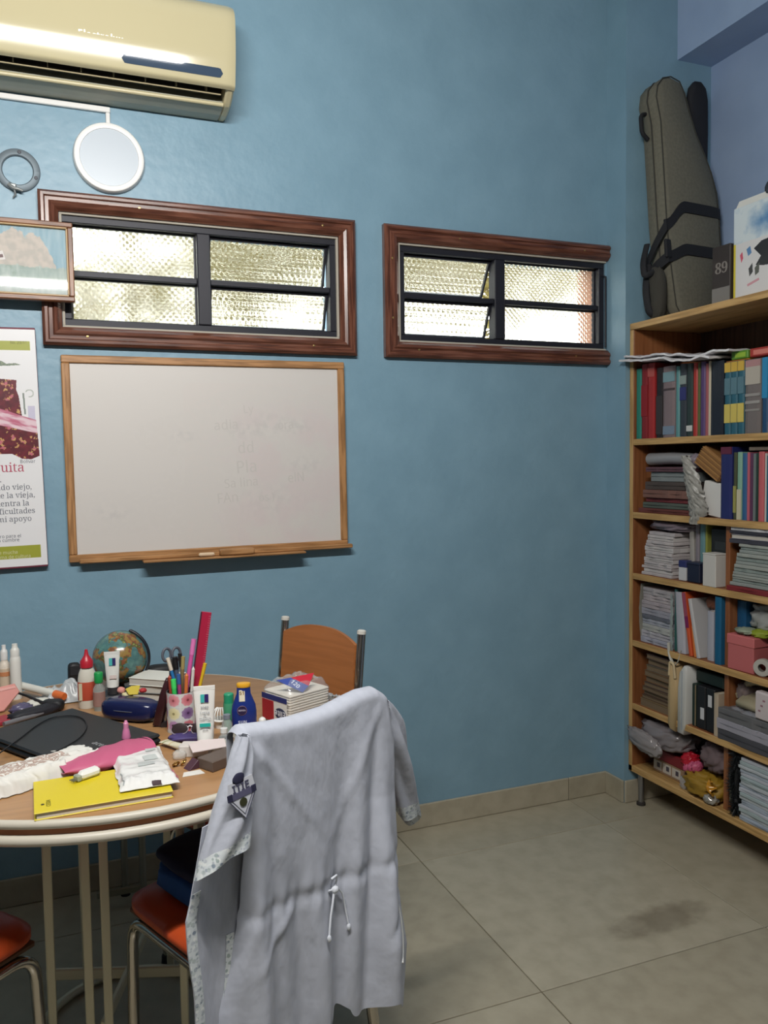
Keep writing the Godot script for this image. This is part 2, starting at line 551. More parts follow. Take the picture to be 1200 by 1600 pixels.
func windows():
	# each window: moulded mahogany trim around a black steel frame with four panes of patterned glass
	var pat := Image.create_empty(256, 256, false, Image.FORMAT_RGBF)
	for y in 256:
		for x in 256:
			var u := fposmod((x + y) / 64.0, 1.0) - 0.5
			var v := fposmod((x - y) / 64.0, 1.0) - 0.5
			var h := maxf(0.0, 1.0 - (u * u + v * v) * 5.0)
			pat.set_pixel(x, y, Color(h, h, h))
	pat.bump_map_to_normal_map(9.0)
	var gm := StandardMaterial3D.new()
	gm.transparency = BaseMaterial3D.TRANSPARENCY_ALPHA
	gm.albedo_color = Color(0.97, 0.97, 0.93, 0.0)
	gm.refraction_enabled = true
	gm.refraction_scale = 0.05
	gm.roughness = 0.11
	gm.normal_enabled = true
	gm.normal_texture = ImageTexture.create_from_image(pat)
	gm.normal_scale = 0.44
	gm.uv1_triplanar = true
	gm.uv1_scale = Vector3(12.5, 12.5, 12.5)
	var red := wood(col(88, 52, 40), col(112, 70, 54), 0, 0.28, 3.0, 0.2)
	var redv := wood(col(88, 52, 40), col(112, 70, 54), 1, 0.28, 3.0, 0.2)
	var iron := mat(34, 35, 44, 0.5, 0.2)
	var brass := mat(190, 165, 110, 0.35, 0.9)
	for wi in 2:
		var x0: float = [-0.024, 1.115][wi]
		var x1: float = [1.006, 2.083][wi]
		var y0 := 1.765
		var y1 := 2.236
		var o := structure("window_%d" % (wi + 1), null, null, ["wide window with mahogany trim and four patterned panes above the whiteboard", "narrower window with mahogany trim against the pillar, two panes tilted open"][wi])
		var tw := 0.058
		# trim: a stepped profile; mitred ends
		var prof := [Vector2(0, 0), Vector2(0, 0.022), Vector2(0.008, 0.03), Vector2(0.016, 0.03), Vector2(0.02, 0.024), Vector2(0.03, 0.024), Vector2(0.036, 0.03), Vector2(0.046, 0.026), Vector2(0.054, 0.016), Vector2(tw, 0.012), Vector2(tw, 0)]
		var sides := ["top", "bottom", "left"] if wi == 1 else ["top", "bottom", "left", "right"]
		for sd in sides:
			var m := MB.new()
			m.flat()
			for k in prof.size() - 1:
				var a: Vector2 = prof[k]; var b: Vector2 = prof[k + 1]
				var e: float = 0.0 if wi == 1 else 1.0
				var A: Vector3; var B: Vector3; var Cc: Vector3; var D: Vector3
				if sd == "top":
					A = Vector3(x0 + a.x, y1 - a.x, a.y); B = Vector3(x1 - a.x * e, y1 - a.x, a.y); Cc = Vector3(x1 - b.x * e, y1 - b.x, b.y); D = Vector3(x0 + b.x, y1 - b.x, b.y)
					m.quad(D, Cc, B, A)
				elif sd == "bottom":
					A = Vector3(x0 + a.x, y0 + a.x, a.y); B = Vector3(x1 - a.x * e, y0 + a.x, a.y); Cc = Vector3(x1 - b.x * e, y0 + b.x, b.y); D = Vector3(x0 + b.x, y0 + b.x, b.y)
					m.quad(A, B, Cc, D)
				elif sd == "left":
					A = Vector3(x0 + a.x, y0 + a.x, a.y); B = Vector3(x0 + a.x, y1 - a.x, a.y); Cc = Vector3(x0 + b.x, y1 - b.x, b.y); D = Vector3(x0 + b.x, y0 + b.x, b.y)
					m.quad(D, Cc, B, A)
				else:
					A = Vector3(x1 - a.x, y0 + a.x, a.y); B = Vector3(x1 - a.x, y1 - a.x, a.y); Cc = Vector3(x1 - b.x, y1 - b.x, b.y); D = Vector3(x1 - b.x, y0 + b.x, b.y)
					m.quad(A, B, Cc, D)
			if wi == 1 and sd != "left":
				# closed end of the trim at the pillar
				var yy := y1 if sd == "top" else y0
				var sg := -1.0 if sd == "top" else 1.0
				for k in range(1, prof.size() - 2):
					m.tri(Vector3(x1, yy, 0), Vector3(x1, yy + sg * prof[k].x, prof[k].y), Vector3(x1, yy + sg * prof[k + 1].x, prof[k + 1].y))
			part("trim", m, red if sd == "top" or sd == "bottom" else redv, o)
		var nx := x1 if wi == 1 else x1
		var screws := [Vector3(x0 + 0.03, y0 + 0.14, 0.024), Vector3(x0 + 0.03, y1 - 0.12, 0.024), Vector3(x0 + 0.13, y0 + 0.03, 0.024), Vector3(x1 - 0.16, y0 + 0.03, 0.024), Vector3(x0 + 0.3, y1 - 0.03, 0.024), Vector3(x1 - 0.12, y1 - 0.03, 0.024)]
		for s in screws:
			part("screw", MB.new().lathe([Vector2(0.0045, 0), Vector2(0.004, 0.0015), Vector2(0, 0.0022)], 10, xf(s, Vector3(PI / 2, 0, 0))), brass, o)
		# plaster edge between trim and steel
		var ix0 := x0 + tw + 0.004
		var ix1 := (x1 - tw - 0.004) if wi == 0 else x1 - 0.006
		var iy0 := y0 + tw + 0.002
		var iy1 := y1 - tw - 0.002
		var cx := (ix0 + ix1) / 2 - (0.012 if wi == 0 else 0.03)
		var cy := (iy0 + iy1) / 2 - 0.006
		var zf := -0.03
		var fm := MB.new()
		var fw := 0.026
		fm.box(Vector3((ix0 + ix1) / 2, iy1 - fw / 2, zf), Vector3(ix1 - ix0, fw, 0.05), 0.002)
		fm.box(Vector3((ix0 + ix1) / 2, iy0 + fw / 2, zf), Vector3(ix1 - ix0, fw, 0.05), 0.002)
		fm.box(Vector3(ix0 + fw / 2, (iy0 + iy1) / 2, zf), Vector3(fw, iy1 - iy0 - 2 * fw, 0.05), 0.002)
		fm.box(Vector3(ix1 - fw / 2, (iy0 + iy1) / 2, zf), Vector3(fw, iy1 - iy0 - 2 * fw, 0.05), 0.002)
		part("steel_frame", fm, iron, o)
		var pl := MB.new()
		for s in [0, 1]:
			pl.box(Vector3((ix0 + ix1) / 2, [iy0 + 0.001, iy1 - 0.001][s], -0.001), Vector3(ix1 - ix0 + 0.006, 0.008, 0.012), 0.001)
			if wi == 0 or s == 0: pl.box(Vector3([ix0 + 0.001, ix1 - 0.001][s], (iy0 + iy1) / 2, -0.001), Vector3(0.008, iy1 - iy0 - 0.01, 0.012), 0.001)
		part("plaster_edge", pl, mat(176, 170, 158, 0.9), o)
		part("mullion", MB.new().box(Vector3(cx, cy + 0.006, zf + 0.004), Vector3(0.044, iy1 - iy0 - 2 * fw, 0.052), 0.003), iron, o)
		var bars := [[ix0 + fw, cx - 0.022], [cx + 0.022, ix1 - fw]]
		for b in bars:
			part("transom", MB.new().box(Vector3((b[0] + b[1]) / 2, cy, zf), Vector3(b[1] - b[0], 0.018, 0.04), 0.002), iron, o)
		# panes; the tilted ones swing out at the foot, each in a thin steel sash
		for ci in 2:
			for ri in 2:
				var bx0: float = bars[ci][0] + 0.001
				var bx1: float = bars[ci][1] - 0.001
				var by0: float = (iy0 + fw if ri == 0 else cy + 0.009) + 0.001
				var by1: float = (cy - 0.009 if ri == 0 else iy1 - fw) - 0.001
				var tilt := 0.0
				if wi == 0 and ci == 1: tilt = 0.34
				if wi == 1 and ci == 0: tilt = 0.52 if ri == 1 else 0.40
				var hw := bx1 - bx0
				var hh := by1 - by0
				var t := xf(Vector3(bx0, by1, zf - 0.008), Vector3(tilt, 0, 0))
				var sw := 0.004 if tilt == 0.0 else 0.007
				var s := MB.new()
				s.box(Vector3(hw / 2, -sw / 2, 0), Vector3(hw, sw, 0.014), 0, t)
				s.box(Vector3(hw / 2, -hh + sw / 2, 0), Vector3(hw, sw, 0.014), 0, t)
				s.box(Vector3(sw / 2, -hh / 2, 0), Vector3(sw, hh - 2 * sw, 0.014), 0, t)
				s.box(Vector3(hw - sw / 2, -hh / 2, 0), Vector3(sw, hh - 2 * sw, 0.014), 0, t)
				var sash := part("sash", s, iron, o)
				var pane := MB.new().box(Vector3(hw / 2, -hh / 2, 0), Vector3(hw - 2 * sw, hh - 2 * sw, 0.005), 0, t)
				part("pane", pane, gm, sash)
		if wi == 1:
			part("brick_reveal", MB.new().box(Vector3(2.0765, 2.0, -0.109), Vector3(0.004, 0.352, 0.100)), mat(176, 128, 104, 0.85), o)
			# opening rod beside the pillar
			part("opening_rod", MB.new().tube([Vector3(x1 - 0.012, iy0 + 0.01, 0.012), Vector3(x1 - 0.012, iy1 - 0.06, 0.012), Vector3(x1 - 0.02, iy1 - 0.05, -0.01)], 0.004, 8), iron, o)

func outdoors():
	structure("ground_outside", MB.new().box(Vector3(1, -0.25, -6.2), Vector3(30, 0.1, 12)), mat(170, 165, 150, 0.9), "pale paved yard outside the windows")
	structure("wall_outside", MB.new().box(Vector3(4.6, 1.6, -1.6), Vector3(0.5, 3.7, 0.5)), mat(176, 130, 108, 0.8), "salmon coloured post in the yard outside the window")
	var leaf := MB.new()
	leaf.flat()
	leaf.quad(Vector3(0, 0, 0), Vector3(0.3, 0.12, 0.03), Vector3(1, 0, 0), Vector3(0.35, -0.14, 0.03))
	var lm := StandardMaterial3D.new()
	lm.albedo_color = col(140, 128, 82)
	lm.roughness = 0.6
	lm.backlight_enabled = true
	lm.backlight = col(190, 180, 80)
	lm.vertex_color_use_as_albedo = true
	var spots := [[Vector3(0.25, 2.3, -3.0), Vector3(2.1, 1.25, 1.4), 3600], [Vector3(1.5, 3.12, -3.2), Vector3(2.3, 1.2, 1.6), 4300], [Vector3(2.9, 3.2, -3.4), Vector3(2.4, 1.2, 1.6), 4300], [Vector3(4.4, 3.28, -3.6), Vector3(2.4, 1.3, 1.6), 3600]]
	var what := ["leafy tree outside the wide window, lowest crown", "leafy tree whose crown hangs behind the middle of the wide window", "leafy tree outside between the two windows", "leafy tree outside the narrower window beside the salmon post"]
	for i in 4:
		var c: Vector3 = spots[i][0]
		var o := thing("yard_tree", what[i], "tree", Vector3(c.x, -0.2, c.z), 0, "trees in the yard")
		part("trunk", MB.new().tube([Vector3(0, 0, -0.4), Vector3(0.05, 1.2, -0.4), Vector3(-0.04, c.y - 0.1, -0.2)], 0.11, 9, false, 0.05), mat(96, 80, 62, 0.9), o)
		var mm := MultiMesh.new()
		mm.transform_format = MultiMesh.TRANSFORM_3D
		mm.use_colors = true
		mm.mesh = leaf.mesh() if i == 0 else mats["leafmesh"]
		if i == 0: mats["leafmesh"] = mm.mesh
		var n: int = spots[i][2]
		mm.instance_count = n
		for k in n:
			var d: Vector3 = Vector3(rng.randfn(0, 0.33), rng.randfn(0, 0.33), rng.randfn(0, 0.4)).limit_length(1.0) * spots[i][1]
			var s := rng.randf_range(0.09, 0.17)
			mm.set_instance_transform(k, Transform3D(Basis.from_euler(Vector3(rng.randf_range(-1, 1), rng.randf() * TAU, rng.randf_range(-1.2, 0.6))).scaled(Vector3(s, s, s)), Vector3(0, c.y + 0.2, 0) + d))
			var q := rng.randf_range(0.55, 1.15)
			mm.set_instance_color(k, Color(q, q, q * 0.8))
		var mi := MultiMeshInstance3D.new()
		mi.name = "foliage"
		mi.multimesh = mm
		mi.material_override = lm
		o.add_child(mi)
		mi.set_meta("kind", "stuff")

# paints a filled polygon into an image
func fill_poly(im: Image, ps: PackedVector2Array, c: Callable):
	var lo := ps[0]; var hi := ps[0]
	for p in ps: lo = lo.min(p); hi = hi.max(p)
	for y in range(maxi(0, int(lo.y)), mini(im.get_height(), int(hi.y) + 1)):
		for x in range(maxi(0, int(lo.x)), mini(im.get_width(), int(hi.x) + 1)):
			if Geometry2D.is_point_in_polygon(Vector2(x + 0.5, y + 0.5), ps): im.set_pixel(x, y, c.call(x, y))

func wall_things():
	air_conditioner()
	# white cable channel from under the air conditioner to the round lamp
	var o := thing("cable_channel", "thin white plastic cable channel running below the air conditioner to the round lamp", "cable channel", Vector3(0, 0, 0))
	var pvc := mat(224, 224, 222, 0.4)
	part("long_run", MB.new().box(Vector3(-0.135, 2.504, 0.007), Vector3(0.665, 0.017, 0.012), 0.002), pvc, o)
	part("drop", MB.new().box(Vector3(0.190, 2.478, 0.007), Vector3(0.013, 0.034, 0.012), 0.002), pvc, o)
	# round panel lamp, off
	o = thing("panel_lamp", "round white rimmed panel lamp, switched off, above the wide window", "lamp", Vector3(0.190, 2.356, 0))
	var lie := Vector3(PI / 2, 0, 0)
	part("rim", MB.new().lathe([Vector2(0.108, 0), Vector2(0.108, 0.012), Vector2(0.104, 0.02), Vector2(0.098, 0.022), Vector2(0.089, 0.0205), Vector2(0.088, 0.0175), Vector2(0.0, 0.0172)], 56, xf(Vector3.ZERO, lie)), mat(235, 235, 233, 0.35), o)
	part("diffuser", MB.new().lathe([Vector2(0.0885, 0.017), Vector2(0.0875, 0.0185), Vector2(0, 0.0195)], 48, xf(Vector3.ZERO, lie)), mat(192, 202, 212, 0.35), o)
	# old ring bracket
	o = thing("ring_bracket", "dull grey metal ring bracket with screw holes and a bent clasp on wall", "bracket", Vector3(-0.077, 2.290, 0))
	var steel := mat(112, 124, 132, 0.55, 0.35)
	part("ring", MB.new().lathe([Vector2(0.043, 0), Vector2(0.043, 0.006), Vector2(0.046, 0.009), Vector2(0.060, 0.009), Vector2(0.064, 0.006), Vector2(0.064, 0)], 40, xf(Vector3.ZERO, lie)), steel, o)
	for a in [1.45, -0.35]:
		part("screw", MB.new().lathe([Vector2(0.006, 0.008), Vector2(0.005, 0.0115), Vector2(0, 0.012)], 10, xf(Vector3(cos(a) * 0.054, sin(a) * 0.054, 0), lie)), mat(60, 62, 68, 0.5, 0.5), o)
	var cl := MB.new().tube([Vector3(-0.026, -0.046, 0.01), Vector3(-0.014, -0.058, 0.016), Vector3(0.0, -0.06, 0.018), Vector3(0.012, -0.064, 0.016)], 0.007, 8, false, 0.004)
	cl.tube([Vector3(-0.012, -0.058, 0.014), Vector3(-0.008, -0.075, 0.012), Vector3(-0.016, -0.084, 0.008)], 0.004, 7, false, 0.002)
	cl.box(Vector3(-0.014, -0.05, 0.012), Vector3(0.018, 0.014, 0.01), 0.003)
	part("clasp", cl, mat(150, 154, 154, 0.45, 0.5), o)
	picture()
	poster()
	whiteboard()
	# edge of another frame
	o = thing("picture_frame", "narrow maroon frame edge, only its end showing, above the poster", "picture frame", Vector3(-0.281, 1.848, 0.012))
	part("frame", MB.new().box(Vector3.ZERO, Vector3(0.27, 0.055, 0.018), 0.004), mat(92, 36, 44, 0.4), o)
	part("mat_board", MB.new().box(Vector3(-0.02, 0, 0.0095), Vector3(0.2, 0.035, 0.002), 0.0005), mat(196, 186, 170, 0.6), o)

func air_conditioner():
	var cream := mat(200, 190, 154, 0.25)
	var o := thing("air_conditioner", "long cream wall mounted air conditioner with dark outlet slot and display strip", "air conditioner", Vector3(0, 0, 0))
	var sw := Transform3D(Basis(Vector3(0, 0, 1), Vector3(0, 1, 0), Vector3(-1, 0, 0)), Vector3.ZERO)
	var x0 := -0.34
	var x1 := 0.56
	var full := PackedVector2Array([Vector2(0.002, 2.52), Vector2(0.053, 2.518), Vector2(0.105, 2.5255), Vector2(0.118, 2.531), Vector2(0.164, 2.555), Vector2(0.184, 2.61), Vector2(0.194, 2.68), Vector2(0.197, 2.735), Vector2(0.178, 2.775), Vector2(0.13, 2.806), Vector2(0.053, 2.83), Vector2(0.002, 2.832)])
	var notch := PackedVector2Array([Vector2(0.002, 2.52), Vector2(0.053, 2.518), Vector2(0.098, 2.5245), Vector2(0.092, 2.545), Vector2(0.06, 2.575), Vector2(0.10, 2.61), Vector2(0.150, 2.605), Vector2(0.172, 2.572), Vector2(0.184, 2.61), Vector2(0.194, 2.68), Vector2(0.197, 2.735), Vector2(0.178, 2.775), Vector2(0.13, 2.806), Vector2(0.053, 2.83), Vector2(0.002, 2.832)])
	part("body", MB.new().prism(notch, -0.535, -x0, 0.0, sw), mat(172, 172, 156, 0.45), o)
	part("end_cap", MB.new().prism(full, -x1, -0.535, 0.006, sw), cream, o)
	part("outlet_lining", MB.new().box(Vector3((x0 + 0.53) / 2, 2.583, 0.096), Vector3(0.53 - x0, 0.03, 0.012), 0.0, ID), mat(40, 38, 36, 0.7), o)
	# smooth curved front
	var zs := [0.168, 0.1815, 0.1868, 0.1950, 0.2025, 0.2070, 0.205, 0.190, 0.158, 0.11, 0.054]
	var ys := [2.552, 2.558, 2.570, 2.604, 2.645, 2.712, 2.756, 2.785, 2.810, 2.828, 2.840]
	var F := func(u: float, v: float):
		var s := v * 10.0
		var i := mini(int(s), 9)
		var f := s - i
		var g := func(a, k): return a[clampi(k, 0, 10)]
		var cr := func(a):
			var p0: float = g.call(a, i - 1); var p1: float = g.call(a, i); var p2: float = g.call(a, i + 1); var p3: float = g.call(a, i + 2)
			return 0.5 * (2 * p1 + (p2 - p0) * f + (2 * p0 - 5 * p1 + 4 * p2 - p3) * f * f + (3 * p1 - p0 - 3 * p2 + p3) * f * f * f)
		var e := minf(u * (x1 - x0), (1 - u) * (x1 - x0))
		var dip := 0.006 * pow(clampf(1 - e / 0.012, 0, 1), 2)
		return Vector3(lerpf(x0, x1, u), cr.call(ys), cr.call(zs) - dip)
	var m := MB.new().sheet(F, 60, 60, 0.005)
	part("front_panel", m, mat(196, 187, 152, 0.13), o)
	# dark display strip with rounded ends, following the panel
	var D := func(u: float, v: float):
		var x := lerpf(0.222, 0.520, u)
		var e := minf(u, 1 - u) * 0.298
		var q := sqrt(maxf(0.0, 1 - pow(clampf(1 - e / 0.012, 0, 1), 2)))
		var y := 2.589 + (v - 0.5) * 0.025 * maxf(q, 0.02)
		var vv := 0.0
		for k in range(1, 11):
			if y <= ys[k]: vv = (k - 1 + (y - ys[k - 1]) / (ys[k] - ys[k - 1])) / 10.0; break
		var P: Vector3 = F.call((x - x0) / (x1 - x0), vv)
		return P + Vector3(0, -0.0004, 0.0012)
	part("display_strip", MB.new().sheet(D, 40, 4, 0.001), mat(62, 78, 98, 0.05), o, "dark glossy display strip")
	# two long louvres and small upright fins in the slot
	for k in 2:
		var c := Vector3((x0 + 0.53) / 2, [2.575, 2.553][k], [0.150, 0.124][k])
		part("louvre", MB.new().box(Vector3.ZERO, Vector3(0.53 - x0 - 0.012, 0.004, 0.024), 0.0015, xf(c, Vector3(0.45, 0, 0))), mat(176, 164, 132, 0.45), o)
	for k in 9:
		var x := 0.478 - k * 0.092
		part("fin", MB.new().box(Vector3(x, 2.572, 0.128), Vector3(0.003, 0.038, 0.03), 0.0008, ID), mat(150, 142, 118, 0.5), o)
	part("outlet_lip", MB.new().tube([Vector3(x0, 2.529, 0.106), Vector3(0.535, 2.529, 0.106)], 0.0065, 10), cream, o)
	var lm := letters("Electrolux", 0.026, 0.0006, false, true)
	var t := part("logo_lettering", lm, mat(244, 244, 240, 0.3), o)
	t.transform = xf(Vector3(0.165, 2.634, 0.2005), Vector3(0.2, 0, 0))

func picture():
	var o := thing("framed_picture", "brown framed glazed print of pale clouds hung over the wide window's corner", "picture", Vector3(-0.125, 2.013, 0.046))
	o.rotation.x = deg_to_rad(-3.4)
	var w := 0.395
	var h := 0.243
	var fr := wood(col(104, 66, 46), col(138, 94, 64), 0, 0.4, 4.0)
	var frv := wood(col(104, 66, 46), col(138, 94, 64), 1, 0.4, 4.0)
	for s in [-1, 1]:
		part("frame_rail", MB.new().box(Vector3(0, s * (h / 2 - 0.008), 0), Vector3(w, 0.016, 0.022), 0.003), fr, o)
		part("frame_stile", MB.new().box(Vector3(s * (w / 2 - 0.008), 0, 0), Vector3(0.016, h - 0.032, 0.022), 0.003), frv, o)
		part("inner_bead", MB.new().box(Vector3(0, s * (h / 2 - 0.018), 0.003), Vector3(w - 0.034, 0.005, 0.013), 0.001), mat(160, 128, 76, 0.4), o)
		part("inner_bead", MB.new().box(Vector3(s * (w / 2 - 0.018), 0, 0.003), Vector3(0.005, h - 0.041, 0.013), 0.001), mat(160, 128, 76, 0.4), o)
	part("backing", MB.new().box(Vector3(0, 0, -0.006), Vector3(w - 0.034, h - 0.034, 0.003)), mat(40, 34, 32, 0.8), o)
	# flat print: blue sky, a pale peach cloud bank, grey green ground
	var im := Image.create_empty(380, 220, false, Image.FORMAT_RGB8)
	var nz := FastNoiseLite.new()
	nz.frequency = 0.03
	nz.fractal_octaves = 4
	var streak := FastNoiseLite.new()
	streak.frequency = 0.02
	streak.seed = 4
	for y in 220:
		for x in 380:
			var n := nz.get_noise_2d(x, y)
			var s := streak.get_noise_2d(x * 2.2, y * 0.35)
			var top := 70.0 - 62.0 * exp(-pow((x - 215.0) / 42.0, 2)) - 42.0 * exp(-pow((x - 290.0) / 38.0, 2)) + (95.0 if x > 345 else 0.0) * smoothstep(345, 352, x) + n * 16 + maxf(0.0, x - 300) * 1.1
			var c := col(168, 194, 204).lerp(col(140, 176, 192), clampf(0.5 + s, 0, 1))
			if y > top: c = col(206, 196, 186).lerp(col(190, 184, 176), clampf(0.5 + n * 1.6, 0, 1))
			if y > 128 + s * 10: c = col(186, 198, 192).lerp(col(160, 178, 172), clampf(0.5 + s * 1.3, 0, 1))
			if y > 128 and x < 250: c = c.lerp(col(138, 158, 142), clampf(n * 1.2, 0, 0.6))
			if y > 165: c = c.lerp(col(196, 204, 204), 0.5)
			im.set_pixel(x, y, c)
	fill_poly(im, PackedVector2Array([Vector2(120, 60), Vector2(150, 52), Vector2(192, 96), Vector2(150, 110)]), func(x, y): return col(120, 96, 84))
	fill_poly(im, PackedVector2Array([Vector2(165, 92), Vector2(188, 84), Vector2(196, 112), Vector2(170, 118)]), func(x, y): return col(226, 222, 220))
	fill_poly(im, PackedVector2Array([Vector2(178, 98), Vector2(188, 96), Vector2(190, 106), Vector2(180, 108)]), func(x, y): return col(120, 92, 92))
	part("print", MB.new().box(Vector3(0, 0, -0.002), Vector3(w - 0.03, h - 0.03, 0.002)), mat(200, 200, 196, 0.7), o)
	var q := MB.new()
	q.flat()
	var hw := (w - 0.04) / 2
	var hh := (h - 0.04) / 2
	q.quad(Vector3(-hw, -hh, -0.0006), Vector3(hw, -hh, -0.0006), Vector3(hw, hh, -0.0006), Vector3(-hw, hh, -0.0006))
	var pm := tex_mat(ImageTexture.create_from_image(im), 0.6)
	pm.clearcoat_enabled = true
	pm.clearcoat = 1.0
	pm.clearcoat_roughness = 0.02
	part("print_image", q, pm, o)
	part("glass", MB.new().box(Vector3(0, 0, 0.002), Vector3(w - 0.034, h - 0.034, 0.002)), glassy(255, 255, 255, 0.02, 0.02), o)

func poster():
	var o := thing("poster", "white poster board with green bands, a floral bed picture and maroon edge", "poster", Vector3(-0.2, 1.443, 0.0))
	var w := 0.32
	var h := 0.737
	var t := xf(Vector3.ZERO, Vector3(0, 0, deg_to_rad(0.9)))
	part("board", MB.new().box(Vector3(0, 0, 0.014), Vector3(w, h, 0.022), 0.002, t), mat(112, 44, 62, 0.5), o, "maroon board edge")
	var im := Image.create_empty(320, 737, false, Image.FORMAT_RGB8)
	im.fill(col(226, 226, 228))
	var nz := FastNoiseLite.new()
	nz.frequency = 0.06
	var fl := FastNoiseLite.new()
	fl.frequency = 0.032
	fl.noise_type = FastNoiseLite.TYPE_CELLULAR
	fl.cellular_return_type = FastNoiseLite.RETURN_DISTANCE
	var R := 320.0
	var green := func(x, y): return col(156, 160, 60)
	var floral := func(x, y):
		var d := fl.get_noise_2d(x, y)
		if d < -0.74: return col(186, 104, 116)
		if d < -0.66 and nz.get_noise_2d(x, y) > 0.0: return col(196, 160, 96)
		return col(112, 36, 48).lerp(col(84, 30, 40), clampf(nz.get_noise_2d(x * 0.6, y * 0.6) + 0.5, 0, 1))
	var blush := func(x, y):
		var s := nz.get_noise_2d(x * 0.12 + y * 0.15, y * 0.9 - x * 0.3)
		return col(222, 196, 204).lerp(col(186, 104, 128), clampf(s * 1.6 + 0.35, 0, 1))
	fill_poly(im, PackedVector2Array([Vector2(0, 36), Vector2(R - 16, 36), Vector2(R - 16, 64), Vector2(0, 64)]), green)
	fill_poly(im, PackedVector2Array([Vector2(0, 672), Vector2(R - 18, 672), Vector2(R - 18, 712), Vector2(0, 712)]), green)
	# little hillside sketch
	fill_poly(im, PackedVector2Array([Vector2(R - 150, 108), Vector2(R - 118, 92), Vector2(R - 98, 98), Vector2(R - 86, 106), Vector2(R - 60, 104), Vector2(R - 44, 109), Vector2(R - 80, 112), Vector2(R - 150, 114)]), func(x, y): return col(92, 104, 100).lerp(col(150, 162, 130), clampf(nz.get_noise_2d(x * 3, y * 3) + 0.5, 0, 1)))
	# pillow, bed post, lilac table, blanket, quilt
	fill_poly(im, PackedVector2Array([Vector2(R - 136, 150), Vector2(R - 60, 156), Vector2(R - 62, 186), Vector2(R - 56, 206), Vector2(R - 50, 266), Vector2(R - 92, 252), Vector2(R - 140, 236)]), floral)
	var grey := func(x, y): return col(132, 140, 134)
	fill_poly(im, PackedVector2Array([Vector2(R - 45, 196), Vector2(R - 40, 196), Vector2(R - 38, 262), Vector2(R - 43, 262)]), grey)
	for k in 40:
		var a := -2.6 + k * 0.11
		im.fill_rect(Rect2i(int(R - 26 + cos(a) * 11), int(196 + sin(a) * 11), 3, 3), col(176, 182, 176))
	fill_poly(im, PackedVector2Array([Vector2(R - 32, 236), Vector2(R - 12, 236), Vector2(R - 12, 290), Vector2(R - 32, 282)]), func(x, y): return col(196, 192, 212))
	fill_poly(im, PackedVector2Array([Vector2(R - 160, 228), Vector2(R - 92, 250), Vector2(R - 46, 268), Vector2(R - 10, 280), Vector2(R - 8, 326), Vector2(R - 150, 286)]), blush)
	fill_poly(im, PackedVector2Array([Vector2(R - 160, 284), Vector2(R - 70, 306), Vector2(R - 8, 322), Vector2(R - 6, 392), Vector2(R - 30, 402), Vector2(R - 56, 400), Vector2(R - 84, 384), Vector2(R - 120, 384), Vector2(R - 160, 392)]), floral)
	var q := MB.new()
	q.flat()
	q.quad(t * Vector3(-w / 2 + 0.001, -h / 2 + 0.006, 0.0254), t * Vector3(w / 2 - 0.001, -h / 2 + 0.006, 0.0254), t * Vector3(w / 2 - 0.001, h / 2 - 0.006, 0.0254), t * Vector3(-w / 2 + 0.001, h / 2 - 0.006, 0.0254))
	part("print", q, tex_mat(ImageTexture.create_from_image(im), 0.35), o)
	var ink := mat(96, 100, 112, 0.7)
	var rows := [["quita", 426, 52, 0.037, 0], ["r.", 462, 118, 0.022, 1], ["costado viejo,", 486, 34, 0.022, 1], ["dor de la vieja,", 511, 26, 0.022, 1], ["encuentra la", 536, 44, 0.022, 1], ["as de dificultades", 560, 28, 0.022, 1], ["ones y mi apoyo", 584, 40, 0.022, 1], ["nuestro para el", 636, 72, 0.014, 2], ["de la cumbre", 648, 78, 0.014, 2], ["Bolivar", 408, 20, 0.014, 2], ["de mucha", 686, 84, 0.014, 3], ["encima de cultura", 700, 48, 0.014, 3], ["No. 23/11", 46, 24, 0.011, 4]]
	for r in rows:
		var lm := letters(r[0], r[3], 0.0004, r[4] == 0 or r[4] == 1, false, 1)
		var c: StandardMaterial3D = [mat(176, 70, 96, 0.6), ink, ink, mat(206, 206, 160, 0.6), mat(120, 122, 70, 0.6)][r[4]]
		var p := part("lettering", lm, c, o)
		p.transform = t * xf(Vector3(w / 2 - r[2] * 0.001, h / 2 - r[1] * 0.001, 0.0257))

